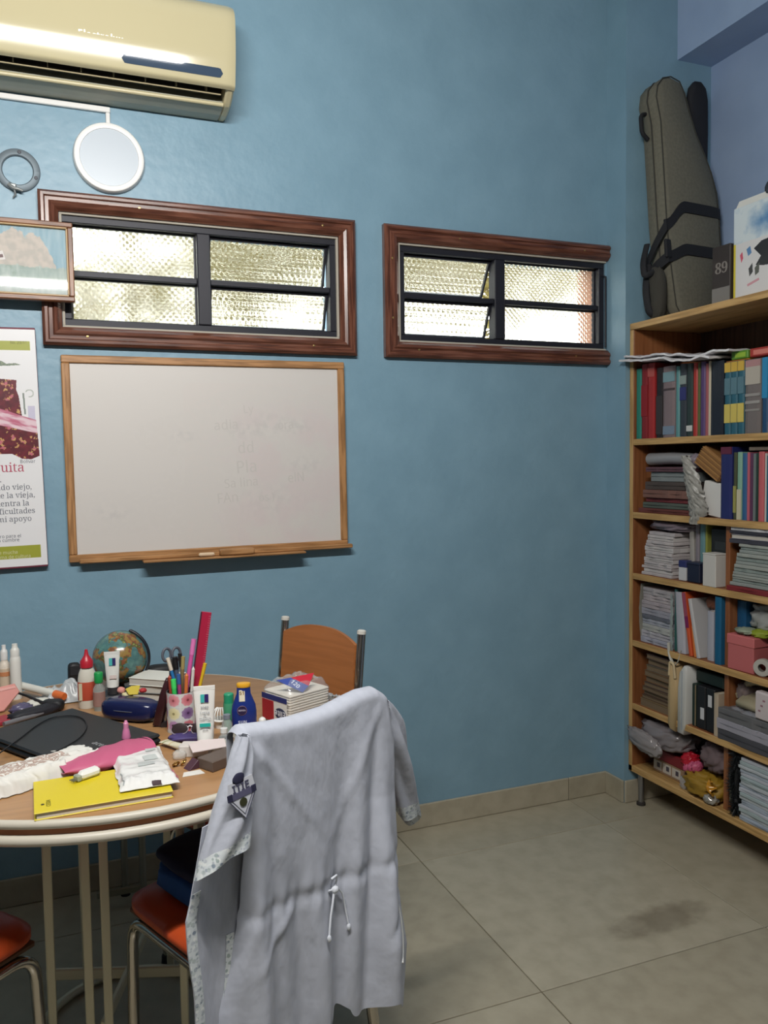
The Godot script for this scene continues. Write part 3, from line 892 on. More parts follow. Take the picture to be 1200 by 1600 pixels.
func whiteboard():
	var o := thing("whiteboard", "whiteboard with oak frame and faint half-erased writing under the wide window", "whiteboard", Vector3(0.492, 1.412, 0.0))
	o.rotation.z = deg_to_rad(0.3)
	var w := 0.932
	var h := 0.652
	var oak := wood(col(150, 108, 66), col(176, 130, 84), 0, 0.45, 3.0)
	var oakv := wood(col(150, 108, 66), col(176, 130, 84), 1, 0.45, 3.0)
	part("panel", MB.new().box(Vector3(0, 0, 0.008), Vector3(w - 0.01, h - 0.01, 0.012)), mat(150, 140, 124, 0.8), o)
	# writing surface with worn grey and pink smears of old ink
	var im := Image.create_empty(460, 320, false, Image.FORMAT_RGB8)
	var nz := FastNoiseLite.new()
	nz.frequency = 0.03
	nz.fractal_octaves = 5
	var blots := [Vector3(330, 100, 40), Vector3(285, 112, 34), Vector3(390, 108, 30), Vector3(392, 178, 34), Vector3(180, 122, 22), Vector3(330, 240, 60), Vector3(60, 250, 24)]
	for y in 320:
		for x in 460:
			var c := col(206, 202, 198)
			var k := 0.0
			for b in blots: k += exp(-(pow((x - b.x) / b.z, 2) + pow((y - b.y) / (b.z * 0.45), 2)))
			k *= clampf(0.35 + nz.get_noise_2d(x * 2.0, y * 2.0) * 1.6, 0, 1)
			c = c.lerp(col(176, 174, 174), clampf(k, 0, 1) * 0.28)
			c = c.lerp(col(206, 194, 194), clampf(nz.get_noise_2d(x * 0.4 + 90, y * 0.4) + 0.3, 0, 0.6) * smoothstep(180.0, 330.0, x) * smoothstep(30.0, 120.0, y))
			im.set_pixel(x, y, c)
	var q := MB.new()
	q.flat()
	q.quad(Vector3(-w / 2 + 0.02, -h / 2 + 0.02, 0.0145), Vector3(w / 2 - 0.02, -h / 2 + 0.02, 0.0145), Vector3(w / 2 - 0.02, h / 2 - 0.02, 0.0145), Vector3(-w / 2 + 0.02, h / 2 - 0.02, 0.0145))
	part("writing_surface", q, tex_mat(ImageTexture.create_from_image(im), 0.38), o)
	var faint := mat(196, 192, 188, 0.5)
	var lines := [["elN", 0.283, -0.075, 0.042], ["dd", 0.11, 0.03, 0.05], ["Pla", 0.11, -0.035, 0.055], ["Sa lina", 0.09, -0.088, 0.040], ["FAn", 0.042, -0.138, 0.044], ["os )", 0.176, -0.14, 0.036], ["ora", 0.25, 0.107, 0.040], ["adia", 0.045, 0.107, 0.044], ["Ly", 0.12, 0.16, 0.036]]
	for l in lines:
		var p := part("faint_writing", letters(l[0], l[3], 0.0003, false, false), faint, o)
		p.transform = xf(Vector3(l[1], l[2], 0.0147), Vector3(0, 0, 0.06))
	part("frame_rail", MB.new().box(Vector3(0, h / 2 - 0.012, 0.012), Vector3(w, 0.024, 0.022), 0.003), oak, o)
	part("frame_rail", MB.new().box(Vector3(0, -h / 2 + 0.012, 0.012), Vector3(w, 0.024, 0.022), 0.003), oak, o)
	for s in [-1, 1]:
		part("frame_stile", MB.new().box(Vector3(s * (w / 2 - 0.0125), 0, 0.012), Vector3(0.025, h - 0.048, 0.022), 0.003), oakv, o)
	part("ledge", MB.new().box(Vector3(0.02, -h / 2 + 0.004, 0.034), Vector3(w - 0.02, 0.014, 0.022), 0.003), oak, o)
	part("pen_tray", MB.new().box(Vector3(0.025, -h / 2 - 0.006, 0.05), Vector3(0.54, 0.007, 0.05), 0.002), oak, o)
	solo("board_eraser", MB.new().box(Vector3(0, 0.010, 0), Vector3(0.115, 0.02, 0.034), 0.004), oak, "oak backed board eraser lying on the whiteboard pen tray", "eraser", Vector3(0.553, 1.0854, 0.056))
	solo("chalk", MB.new().box(Vector3(0, 0.006, 0), Vector3(0.052, 0.012, 0.012), 0.004), mat(214, 190, 160, 0.7), "pale stick of chalk on the whiteboard pen tray beside the eraser", "chalk", Vector3(0.452, 1.0852, 0.058))

func table():
	var o := thing("round_table", "round wood topped table with double white rim and metal bar pedestal", "table", Vector3(0.121, 0, 0.725))
	var lam := wood(col(160, 120, 80), col(167, 126, 84), 0, 0.3, 1.2, 0.03)
	var white := mat(192, 186, 172, 0.4)
	var dark := wood(col(170, 104, 66), col(176, 110, 70), 0, 0.4, 1.6, 0.03)
	part("table_top", MB.new().lathe([Vector2(0, 0.7375), Vector2(0.519, 0.7375), Vector2(0.519, 0.75), Vector2(0.0, 0.75)], 96), lam, o)
	part("upper_rim", MB.new().tube(arc(Vector3(0, 0.742, 0), Vector3.RIGHT, Vector3.BACK, 0.519, 0, TAU * 95 / 96, 95), 0.0085, 10, true), white, o)
	part("apron", MB.new().lathe([Vector2(0, 0.706), Vector2(0.517, 0.706), Vector2(0.517, 0.7374), Vector2(0.0, 0.7374)], 96), dark, o)
	part("lower_rim", MB.new().tube(arc(Vector3(0, 0.712, 0), Vector3.RIGHT, Vector3.BACK, 0.519, 0, TAU * 95 / 96, 95), 0.0105, 10, true), white, o)
	var steel := mat(214, 208, 182, 0.42, 0.25)
	for a in [150.0, 118.0, 106.0, -118.0, -152.0, -53.0, 55.0, 30.0, -20.0]:
		var p := Vector3(cos(deg_to_rad(a)) * 0.2, 0, sin(deg_to_rad(a)) * 0.2)
		var wide := 0.019
		part("pedestal_bar", MB.new().box(Vector3(0, 0.356, 0), Vector3(wide, 0.70, 0.008), 0.002, xf(p, Vector3(0, 0.2 if absf(a) > 60 else -0.4, 0))), steel, o)
	for a in [0.35, 1.92]:
		part("stretcher", MB.new().box(Vector3(0, 0.135, 0), Vector3(0.40, 0.028, 0.012), 0.003, xf(Vector3.ZERO, Vector3(0, -a, 0))), steel, o)
	part("base_ring", MB.new().tube(arc(Vector3(0, 0.012, 0), Vector3.RIGHT, Vector3.BACK, 0.21, 0, TAU * 47 / 48, 47), 0.011, 8, true), steel, o)
	part("top_ring", MB.new().tube(arc(Vector3(0, 0.696, 0), Vector3.RIGHT, Vector3.BACK, 0.2, 0, TAU * 47 / 48, 47), 0.009, 8, true), steel, o)
	o = thing("metal_stand", "slim metal stand with two uprights and foot bar by the wall under the table", "stand", Vector3(0.17, 0, 0.10))
	for q in [Vector3(-0.01, 0, -0.03), Vector3(0.04, 0, 0.045)]:
		part("upright", MB.new().tube([q + Vector3(0, 0.012, 0), q + Vector3(0, 0.62, 0)], 0.011, 10), mat(170, 168, 158, 0.3, 0.8), o)
		part("rubber_foot", MB.new().lathe([Vector2(0.0, 0), Vector2(0.015, 0), Vector2(0.014, 0.026), Vector2(0.011, 0.03)], 12, xf(q)), mat(24, 24, 24, 0.8), o)
	part("foot_bar", MB.new().box(Vector3(-0.03, 0.05, 0.04), Vector3(0.14, 0.022, 0.012), 0.003, ID), mat(160, 156, 138, 0.35, 0.8), o)
	part("top_bar", MB.new().tube([Vector3(-0.01, 0.625, -0.03), Vector3(0.04, 0.625, 0.045)], 0.011, 10), mat(170, 168, 158, 0.3, 0.8), o)

# a chair facing +z: chrome posts, orange seat, arched wooden back
func chair_at(label: String, at: Vector3, facing: Vector2) -> Node3D:
	var o := thing("dining_chair", label, "chair", at, atan2(facing.x, facing.y), "dining chairs around the table")
	if mats.has("chair_parts"):
		for p in mats["chair_parts"]:
			var c: MeshInstance3D = p.duplicate()
			c.name = String(p.name).rstrip("0123456789")
			o.add_child(c, true)
		return o
	var chrome := mat(178, 173, 164, 0.13, 0.97)
	var vinyl := mat(186, 74, 34, 0.38)
	var seat := MB.new()
	var S := func(u, v):
		var a: float = TAU * u
		var k := 0.34
		var cx := signf(cos(a)) * pow(absf(cos(a)), k) * 0.19
		var cz := signf(sin(a)) * pow(absf(sin(a)), k) * 0.19
		var rr: float = [0.0, 0.93, 1.0, 1.0, 0.9, 0.5, 0.0][int(round(v * 6))]
		var yy: float = [0.420, 0.420, 0.428, 0.442, 0.4535, 0.458, 0.459][int(round(v * 6))]
		return Vector3(cx * rr, yy, -cz * rr)
	seat.sheet(S, 48, 6)
	part("seat", seat, vinyl, o)
	part("seat_board", MB.new().box(Vector3(0, 0.412, 0), Vector3(0.35, 0.014, 0.35), 0.004), mat(92, 62, 40, 0.6), o)
	for s in [-1, 1]:
		var x: float = s * 0.168
		part("front_leg", MB.new().tube(rounded([Vector3(x, 0.012, 0.19), Vector3(x, 0.392, 0.175), Vector3(x, 0.392, -0.20)], 0.06), 0.0125, 12), chrome, o)
		part("post", MB.new().tube(rounded([Vector3(x, 0.012, -0.27), Vector3(x, 0.40, -0.205), Vector3(x, 0.905, -0.262)], 0.2), 0.0125, 12), chrome, o)
		part("post_cap", MB.new().lathe([Vector2(0.0132, -0.006), Vector2(0.0132, 0.003), Vector2(0.009, 0.006), Vector2(0, 0.007)], 14, xf(Vector3(x, 0.905, -0.262), Vector3(-0.11, 0, 0))), mat(206, 204, 196, 0.4), o)
		for z in [[0.19, 0], [-0.27, 0]]:
			part("rubber_foot", MB.new().lathe([Vector2(0, 0), Vector2(0.0165, 0), Vector2(0.0155, 0.022), Vector2(0.0125, 0.026)], 12, xf(Vector3(x, 0, z[0]))), mat(28, 28, 28, 0.8), o)
	part("cross_bar", MB.new().tube([Vector3(-0.168, 0.392, 0.12), Vector3(0.168, 0.392, 0.12)], 0.009, 8), chrome, o)
	part("cross_bar", MB.new().tube([Vector3(-0.168, 0.30, -0.222), Vector3(0.168, 0.30, -0.222)], 0.009, 8), chrome, o)
	part("brace", MB.new().tube(rounded([Vector3(-0.168, 0.385, -0.12), Vector3(-0.06, 0.30, -0.02), Vector3(0.06, 0.30, -0.02), Vector3(0.168, 0.385, -0.12)], 0.08), 0.008, 8), chrome, o)
	var B := func(u, v):
		var x: float = (u - 0.5) * 0.314
		var e: float = 1 - pow(absf(u - 0.5) * 2, 2.4)
		var y0: float = 0.655 - 0.03 * e
		var y1: float = 0.868 + 0.034 * e
		var y := lerpf(y0, y1, v)
		return Vector3(x, y, -0.205 - (y - 0.40) * 0.113 + 0.014 - 0.010 * (1 - pow(absf(u - 0.5) * 2, 2)))
	part("backrest", MB.new().sheet(B, 28, 10, 0.011), wood(col(164, 102, 56), col(172, 108, 60), 0, 0.35, 1.6, 0.03), o)
	mats["chair_parts"] = o.get_children()
	return o

func chairs():
	var f := Vector2(-0.905, 0.423).normalized()
	chair_at("chrome posted chair with arched bare wooden back, beyond the napkin pack by the wall", Vector3(0.721, 0, 0.458) + Vector3(f.x, 0, f.y) * 0.262, f)
	var g := Vector2(-0.387, -0.922).normalized()
	var gc := Vector3(0.445, 0, 1.285) + Vector3(g.x, 0, g.y) * 0.262
	chair_at("chair with orange seat pushed under the table, its back hidden by the blue dress", gc, g)
	var l := Vector2(0.76, -0.65).normalized()
	chair_at("chair whose orange seat corner shows at the table's side, back out of view", Vector3(-0.32, 0, 0.99), l)
	# folded blue cloth on the second chair
	var o := thing("folded_cloth", "folded bright blue and navy cloth lying on the orange seat under the dress", "cloth", Vector3(0.315, 0.459, 1.005), atan2(g.x, g.y))
	part("blue_fold", MB.new().lump(Vector3(0, 0.026, 0), Vector3(0.24, 0.052, 0.25), 0.10, 3, 1.6, ID, 32, 12, 0.45), mat(34, 86, 156, 0.85), o)
	part("navy_fold", MB.new().lump(Vector3(0.0, 0.066, 0.015), Vector3(0.225, 0.036, 0.225), 0.12, 9, 1.8, ID, 32, 12, 0.45), mat(24, 34, 62, 0.9), o)

func bookcase():
	var o := thing("bookcase", "tall open birch coloured bookcase with crowded shelves on short metal legs", "bookcase", Vector3(2.105, 0, 0.614))
	var edge := wood(col(176, 138, 84), col(196, 158, 102), 2, 0.5, 2.0)
	var edgev := wood(col(176, 138, 84), col(196, 158, 102), 1, 0.5, 2.0)
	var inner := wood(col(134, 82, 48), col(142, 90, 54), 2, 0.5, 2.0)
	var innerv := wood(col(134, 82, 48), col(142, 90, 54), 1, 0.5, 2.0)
	var L := 0.984
	var D := 0.335
	var T := 0.024
	var names_y := [1.912, 1.463, 1.177, 0.936, 0.668, 0.414, 0.158]
	for k in names_y.size():
		var y: float = names_y[k]
		var full := k == 0 or k == 6
		var w := L if full else L - 0.044
		var pn := "top_board" if k == 0 else ("bottom_board" if k == 6 else "shelf")
		var b := part(pn, MB.new().box(Vector3(D / 2 + 0.002, y - T / 2, 0), Vector3(D - 0.004, T, w), 0.0015), edge if full else inner, o)
		part("edge_strip", MB.new().box(Vector3(0.001, y - T / 2, 0), Vector3(0.003, T, w), 0.001), edge, b)
	for s in [-1, 1]:
		var b := part("side_panel", MB.new().box(Vector3(D / 2 + 0.002, 1.011, s * (L / 2 - 0.01)), Vector3(D - 0.004, 1.752, 0.02), 0.0015), innerv, o)
		part("edge_strip", MB.new().box(Vector3(0.001, 1.011, s * (L / 2 - 0.01)), Vector3(0.003, 1.752, 0.02), 0.001), edgev, b)
	for k in range(2, 6):
		var y1: float = names_y[k] - T
		var y0: float = names_y[k + 1]
		part("divider", MB.new().box(Vector3(D / 2 + 0.01, (y0 + y1) / 2, 0), Vector3(D - 0.03, y1 - y0, 0.02), 0.0015), innerv, o)
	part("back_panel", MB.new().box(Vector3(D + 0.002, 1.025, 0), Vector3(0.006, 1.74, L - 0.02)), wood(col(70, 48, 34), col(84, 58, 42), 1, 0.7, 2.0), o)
	for z in [-L / 2 + 0.04, L / 2 - 0.04]:
		for x in [0.03, D - 0.04]:
			var lg := part("leg", MB.new().lathe([Vector2(0.0, 0.012), Vector2(0.011, 0.012), Vector2(0.013, 0.130), Vector2(0.020, 0.1345)], 14, xf(Vector3(x, 0, z))), mat(150, 150, 152, 0.3, 0.9), o)
			part("foot_pad", MB.new().lathe([Vector2(0, 0), Vector2(0.018, 0), Vector2(0.018, 0.009), Vector2(0.011, 0.013)], 14, xf(Vector3(x, 0, z))), mat(44, 40, 38, 0.7), lg)

# cloth places: s along the chair back, y up, d towards the room from the line of the posts
func gp(s: float, y: float, d: float) -> Vector3:
	return Vector3(0.29, 0, 1.35) + Vector3(0.92219, 0, -0.38673) * s + Vector3(0.38673, 0, 0.92219) * d + Vector3(0, y, 0)

func g_top(s: float) -> float:
	return lin([-0.02, 0.0, 0.06, 0.12, 0.20, 0.25, 0.29, 0.325, 0.35, 0.372], [0.900, 0.918, 0.910, 0.906, 0.908, 0.917, 0.923, 0.922, 0.905, 0.868], s)

func g_depth(s: float, y: float) -> float:
	var g := clampf((0.93 - y) / 0.35, 0.0, 1.0)
	var gg := clampf((0.70 - y) / 0.3, 0.0, 1.0)
	var d := 0.019
	# long falling folds
	d += g * 0.016 * exp(-pow((s - (0.285 - (0.9 - y) * 0.10)) / 0.024, 2))
	d -= g * 0.011 * exp(-pow((s - (0.235 - (0.9 - y) * 0.05)) / 0.03, 2))
	d += g * 0.014 * exp(-pow((s - (0.345 - (0.9 - y) * 0.06)) / 0.022, 2))
	d -= g * 0.010 * exp(-pow((s - 0.318 + (0.9 - y) * 0.08) / 0.013, 2))
	d += g * 0.012 * exp(-pow((s - 0.02) / 0.02, 2))
	d -= g * 0.006 * exp(-pow((s - 0.055) / 0.018, 2))
	d += gg * (0.010 * sin(s * 42.0 + 0.6) + 0.006 * sin(s * 77.0 + y * 4.0))
	d += gg * 0.03 * smoothstep(0.2, 0.35, s)
	# taut lines running from the post tops to the middle
	for k in 3:
		var a: Vector2 = [Vector2(0.0, 0.90), Vector2(0.02, 0.885), Vector2(0.335, 0.90)][k]
		var b: Vector2 = [Vector2(0.15, 0.70), Vector2(0.07, 0.66), Vector2(0.20, 0.66)][k]
		var p := Vector2(s, y)
		var t := clampf((p - a).dot(b - a) / (b - a).length_squared(), 0, 1)
		d += 0.005 * exp(-pow(p.distance_to(a.lerp(b, t)) / 0.011, 2)) * (1 - t * 0.7)
	# drawstring waist: a pinched line with small gathers
	var yw := 0.572 - 0.12 * s + 0.28 * s * s
	var w := y - yw
	d -= 0.0045 * exp(-pow(w / 0.013, 2))
	d += 0.0022 * sin(s * 210.0 + sin(y * 40.0)) * exp(-pow(w / 0.035, 2))
	d += 0.002 * sin(s * 95.0 + 1.0) * exp(-pow((w + 0.03) / 0.06, 2))
	# creases below the waist
	d += 0.006 * exp(-pow((y - 0.50 - (s - 0.04) * 0.9) / 0.012, 2)) * exp(-pow((s - 0.06) / 0.05, 2))
	d -= 0.010 * exp(-pow((y - 0.475 - (s - 0.35) * 1.5) / 0.013, 2)) * exp(-pow((s - 0.345) / 0.03, 2))
	return d

func sleeve(o: Node3D, cloth: Material, f: Callable, cuff: Material, label: String, from_band := 0.86):
	var m := MB.new().sheet(func(u, v): return f.call(u, v * from_band), 36, 24, 0.002)
	var sl := part("sleeve", m, cloth, o, label)
	part("cuff_band", MB.new().sheet(func(u, v): return f.call(u, from_band + (1 - from_band) * v), 36, 6, 0.0035), cuff, sl)
	return sl

func garment():
	var o := thing("dress", "pale blue short sleeved dress with drawstring waist and sleeve badge draped over a chair", "dress", Vector3.ZERO)
	var cloth := StandardMaterial3D.new()
	cloth.albedo_texture = noise(0.06, [col(174, 178, 190), col(180, 184, 196)], 256, 31, 3)
	cloth.roughness = 0.85
	cloth.rim_enabled = true
	cloth.rim = 0.25
	cloth.normal_enabled = true
	cloth.normal_texture = noise(0.016, [], 512, 33, 4, true, 3.0)
	cloth.normal_scale = 0.5
	# flowered white trim
	var im := Image.create_empty(256, 128, false, Image.FORMAT_RGB8)
	im.fill(col(206, 212, 214))
	var r := RandomNumberGenerator.new()
	r.seed = 5
	for k in 150:
		var c := Vector2i(r.randi_range(0, 255), r.randi_range(0, 127))
		var cc: Color = [col(120, 132, 148), col(146, 160, 158), col(228, 230, 228), col(166, 172, 184)][k % 4]
		var rad := r.randi_range(3, 7)
		for y in range(-rad, rad + 1):
			for x in range(-rad, rad + 1):
				if x * x + y * y <= rad * rad: im.set_pixel(posmod(c.x + x, 256), posmod(c.y + y, 128), cc)
	var trim := StandardMaterial3D.new()
	trim.albedo_texture = ImageTexture.create_from_image(im)
	trim.roughness = 0.85
	trim.uv1_triplanar = true
	trim.uv1_scale = Vector3(8, 16, 8)
	# the long lower front hanging behind, with its flowered placket
	var LF := func(u, v):
		var y: float = lerpf(0.76, 0.16, v)
		var s0 := lin([0.16, 0.436, 0.482, 0.553, 0.609, 0.638, 0.688, 0.76], [-0.118, -0.117, -0.118, -0.126, -0.127, -0.116, -0.102, -0.085], y)
		var s: float = lerpf(s0, 0.05, u)
		return gp(s, y, -0.014 + 0.010 * sin(s * 60.0 + y * 5) * clampf((0.72 - y) * 4, 0, 1) + 0.018 * smoothstep(-0.02, -0.1, s))
	var lf := part("front_panel", MB.new().sheet(LF, 30, 44, 0.002), cloth, o)
	part("flowered_placket", MB.new().sheet(func(u, v):
		var p: Vector3 = LF.call(u * 0.12, 0.18 + v * 0.82)
		return p + Vector3(0.387, 0, 0.922) * 0.003, 4, 40, 0.001), trim, lf)
	part("flowered_placket", MB.new().sheet(func(u, v):
		var p: Vector3 = LF.call(0.50 - v * 0.10 + u * 0.09, 0.36 + v * 0.34)
		return p + Vector3(0.387, 0, 0.922) * 0.003, 4, 30, 0.001), trim, lf)
	# the back of the dress: over the chair top and down
	var BP := func(u, v):
		var s_mid: float = u
		var rows := 0.13
		if v < rows:
			# inside fold, then round the top of the chair back
			var k: float = v / rows
			var s: float = lerpf(-0.012, 0.362, s_mid)
			var yt := g_top(s)
			if k < 0.5: return gp(s, yt - 0.016 - 0.09 * (1 - k * 2), -0.026)
			var a := (k - 0.5) * 2 * PI
			return gp(s, yt - 0.016 + 0.016 * sin(a), -0.003 - 0.023 * cos(a))
		var q: float = (v - rows) / (1 - rows)
		var hem := lerpf(0.10, 0.300 - 0.035 * smoothstep(0.22, 0.33, 0.0 + s_mid * 0.39), smoothstep(0.505, 0.545, s_mid)) - 0.012 * sin(s_mid * 20.0)
		var s1: float = lerpf(-0.012, 0.362, s_mid)
		var ytop := g_top(s1) - 0.016
		var y := lerpf(ytop, hem, q)
		var s0 := lin([0.10, 0.397, 0.482, 0.537, 0.592, 0.638, 0.682, 0.789, 0.85, 0.90], [-0.075, -0.05, -0.031, -0.021, -0.011, -0.007, 0.0, -0.003, -0.010, -0.012], y)
		var sr := lin([0.10, 0.262, 0.289, 0.36, 0.436, 0.494, 0.605, 0.742, 0.80, 0.841, 0.90], [0.33, 0.355, 0.388, 0.394, 0.381, 0.376, 0.379, 0.382, 0.381, 0.372, 0.362], y)
		var s: float = lerpf(s0, sr, s_mid)
		var edge := minf(s_mid, 1 - s_mid)
		var roll := 0.02 * pow(clampf(1 - edge / 0.05, 0, 1), 2)
		var ease := smoothstep(0.0, 0.06, q)
		return gp(s, y, lerpf(0.020, g_depth(s, y), ease) - roll)
	part("back_panel", MB.new().sheet(BP, 110, 130, 0.002), cloth, o)
	# waist drawstring with bow and two hanging ends
	var cord := mat(208, 212, 220, 0.8)
	var K := func(s, y, e): return gp(s, y, g_depth(s, y) + e)
	part("drawstring", MB.new().tube([K.call(0.186, 0.575, 0.008), K.call(0.196, 0.580, 0.014), K.call(0.202, 0.566, 0.014), K.call(0.194, 0.551, 0.012), K.call(0.184, 0.530, 0.011), K.call(0.177, 0.508, 0.010), K.call(0.171, 0.485, 0.009), K.call(0.167, 0.470, 0.009)], 0.0024, 8), cord, o)
	part("drawstring", MB.new().tube([K.call(0.180, 0.553, 0.007), K.call(0.194, 0.551, 0.014), K.call(0.206, 0.548, 0.013), K.call(0.216, 0.534, 0.011), K.call(0.221, 0.510, 0.010), K.call(0.2245, 0.482, 0.009), K.call(0.226, 0.466, 0.009)], 0.0019, 8), cord, o)
	part("knot", MB.new().lump(K.call(0.194, 0.551, 0.014), Vector3(0.016, 0.014, 0.012), 0.2, 4, 2.0, ID, 12, 8), cord, o)
	for q in [[0.167, 0.468], [0.226, 0.463]]:
		part("cord_end", MB.new().lump(K.call(q[0], q[1], 0.009), Vector3(0.009, 0.015, 0.008), 0.1, 2, 2.0, ID, 10, 8), cord, o)
	# pocket with corded edge at the side
	part("pocket_edge", MB.new().tube([K.call(0.352, 0.470, 0.004), K.call(0.350, 0.44, 0.004), K.call(0.356, 0.405, 0.004), K.call(0.350, 0.375, 0.004), K.call(0.330, 0.362, 0.004)], 0.0022, 7), mat(214, 216, 214, 0.8), o)
	# near sleeve with flowered cuff
	var S1 := func(u, v):
		var a: float = u * TAU
		var c := Vector2(lerpf(-0.014, -0.063, pow(v, 1.15)), lerpf(0.912, 0.703, v))
		var hw := lin([0, 0.12, 0.5, 0.8, 1.0], [0.010, 0.020, 0.036, 0.050, 0.056], v)
		var hd := lin([0, 0.2, 0.6, 1.0], [0.012, 0.020, 0.026, 0.030], v)
		var tilt: float = -0.25 * v
		var q := Vector2(cos(a) * hw, 0).rotated(-tilt * 0.9)
		var wrinkle: float = 0.005 * sin(a * 3 + v * 5) * v + 0.004 * sin(a * 5 - v * 9)
		var up: float = v * v * (0.014 * cos(a) + 0.012 * sin(a))
		return gp(c.x + q.x, c.y + q.y * 0.2 + up, 0.030 + sin(a) * (hd + wrinkle))
	sleeve(o, cloth, S1, trim, "short sleeve with badge")
	# far sleeve, hanging behind the side
	var S2 := func(u, v):
		var a: float = u * TAU
		var c := Vector2(lerpf(0.352, 0.478, pow(v, 0.8)), lerpf(0.885, 0.585, v))
		var hw := lin([0, 0.2, 0.6, 1.0], [0.016, 0.036, 0.030, 0.030], v)
		var hd := lin([0, 0.3, 1.0], [0.014, 0.026, 0.026], v)
		var wr: float = 0.005 * sin(a * 3 + v * 7) + 0.003 * sin(a * 5 + 1.0)
		var up: float = v * v * (0.012 * sin(a * 2) - 0.026 * cos(a + 0.8) - 0.014 * sin(a))
		return gp(c.x + cos(a) * (hw + wr), c.y + up, lerpf(-0.004, -0.05, v) + sin(a) * (hd + wr))
	sleeve(o, cloth, S2, trim, "short sleeve hanging behind", 0.88)
	# embroidered badge on the near sleeve: a downward triangle under a lettered bar
	var sleeve_node: Node3D = null
	var bt := Transform3D(Basis(Vector3(0.92219, 0, -0.38673), Vector3.UP, Vector3(0.38673, 0, 0.92219)), gp(-0.041, 0.822, 0.0605)) * xf(Vector3.ZERO, Vector3(-0.09, 0.0, 0.10))
	var navy := mat(34, 34, 62, 0.8)
	var bd := part("badge", MB.new().prism(PackedVector2Array([Vector2(-0.029, 0.002), Vector2(0.0, -0.042), Vector2(0.029, 0.002), Vector2(0.026, 0.026), Vector2(-0.024, 0.026)]), 0, 0.0008, 0.0, bt), mat(196, 198, 206, 0.85), o, "embroidered sleeve badge")
	var ln := MB.new()
	ln.tube([bt * Vector3(-0.029, 0.0, 0.001), bt * Vector3(0, -0.042, 0.001), bt * Vector3(0.029, 0.0, 0.001)], 0.0012, 6)
	ln.tube([bt * Vector3(-0.022, -0.003, 0.001), bt * Vector3(0, -0.034, 0.001), bt * Vector3(0.022, -0.003, 0.001)], 0.0008, 6)
	part("badge_outline", ln, mat(72, 74, 92, 0.8), bd)
	part("badge_bar", MB.new().box(Vector3(0, 0.001, 0.001), Vector3(0.058, 0.011, 0.0014), 0.0004, bt), mat(84, 82, 108, 0.85), bd)
	for s in [-1, 1]:
		part("bar_end", MB.new().box(Vector3(s * 0.0245, 0.002, 0.0012), Vector3(0.010, 0.012, 0.0018), 0.0004, bt), navy, bd)
	part("badge_crown", MB.new().lump(Vector3(-0.002, 0.029, 0.001), Vector3(0.024, 0.020, 0.003), 0.3, 8, 2.5, bt, 16, 8), navy, bd)
	part("badge_disc", MB.new().lathe([Vector2(0.0075, 0), Vector2(0.0075, 0.0014), Vector2(0, 0.0018)], 18, bt * xf(Vector3(0, -0.013, 0.0008), Vector3(PI / 2, 0, 0))), mat(46, 48, 20, 0.7), bd)
	var tx := part("badge_lettering", letters("ITIE", 0.019, 0.0008, false, true), mat(70, 70, 92, 0.8), bd)
	tx.transform = bt * xf(Vector3(0, 0.0135, 0.0014))

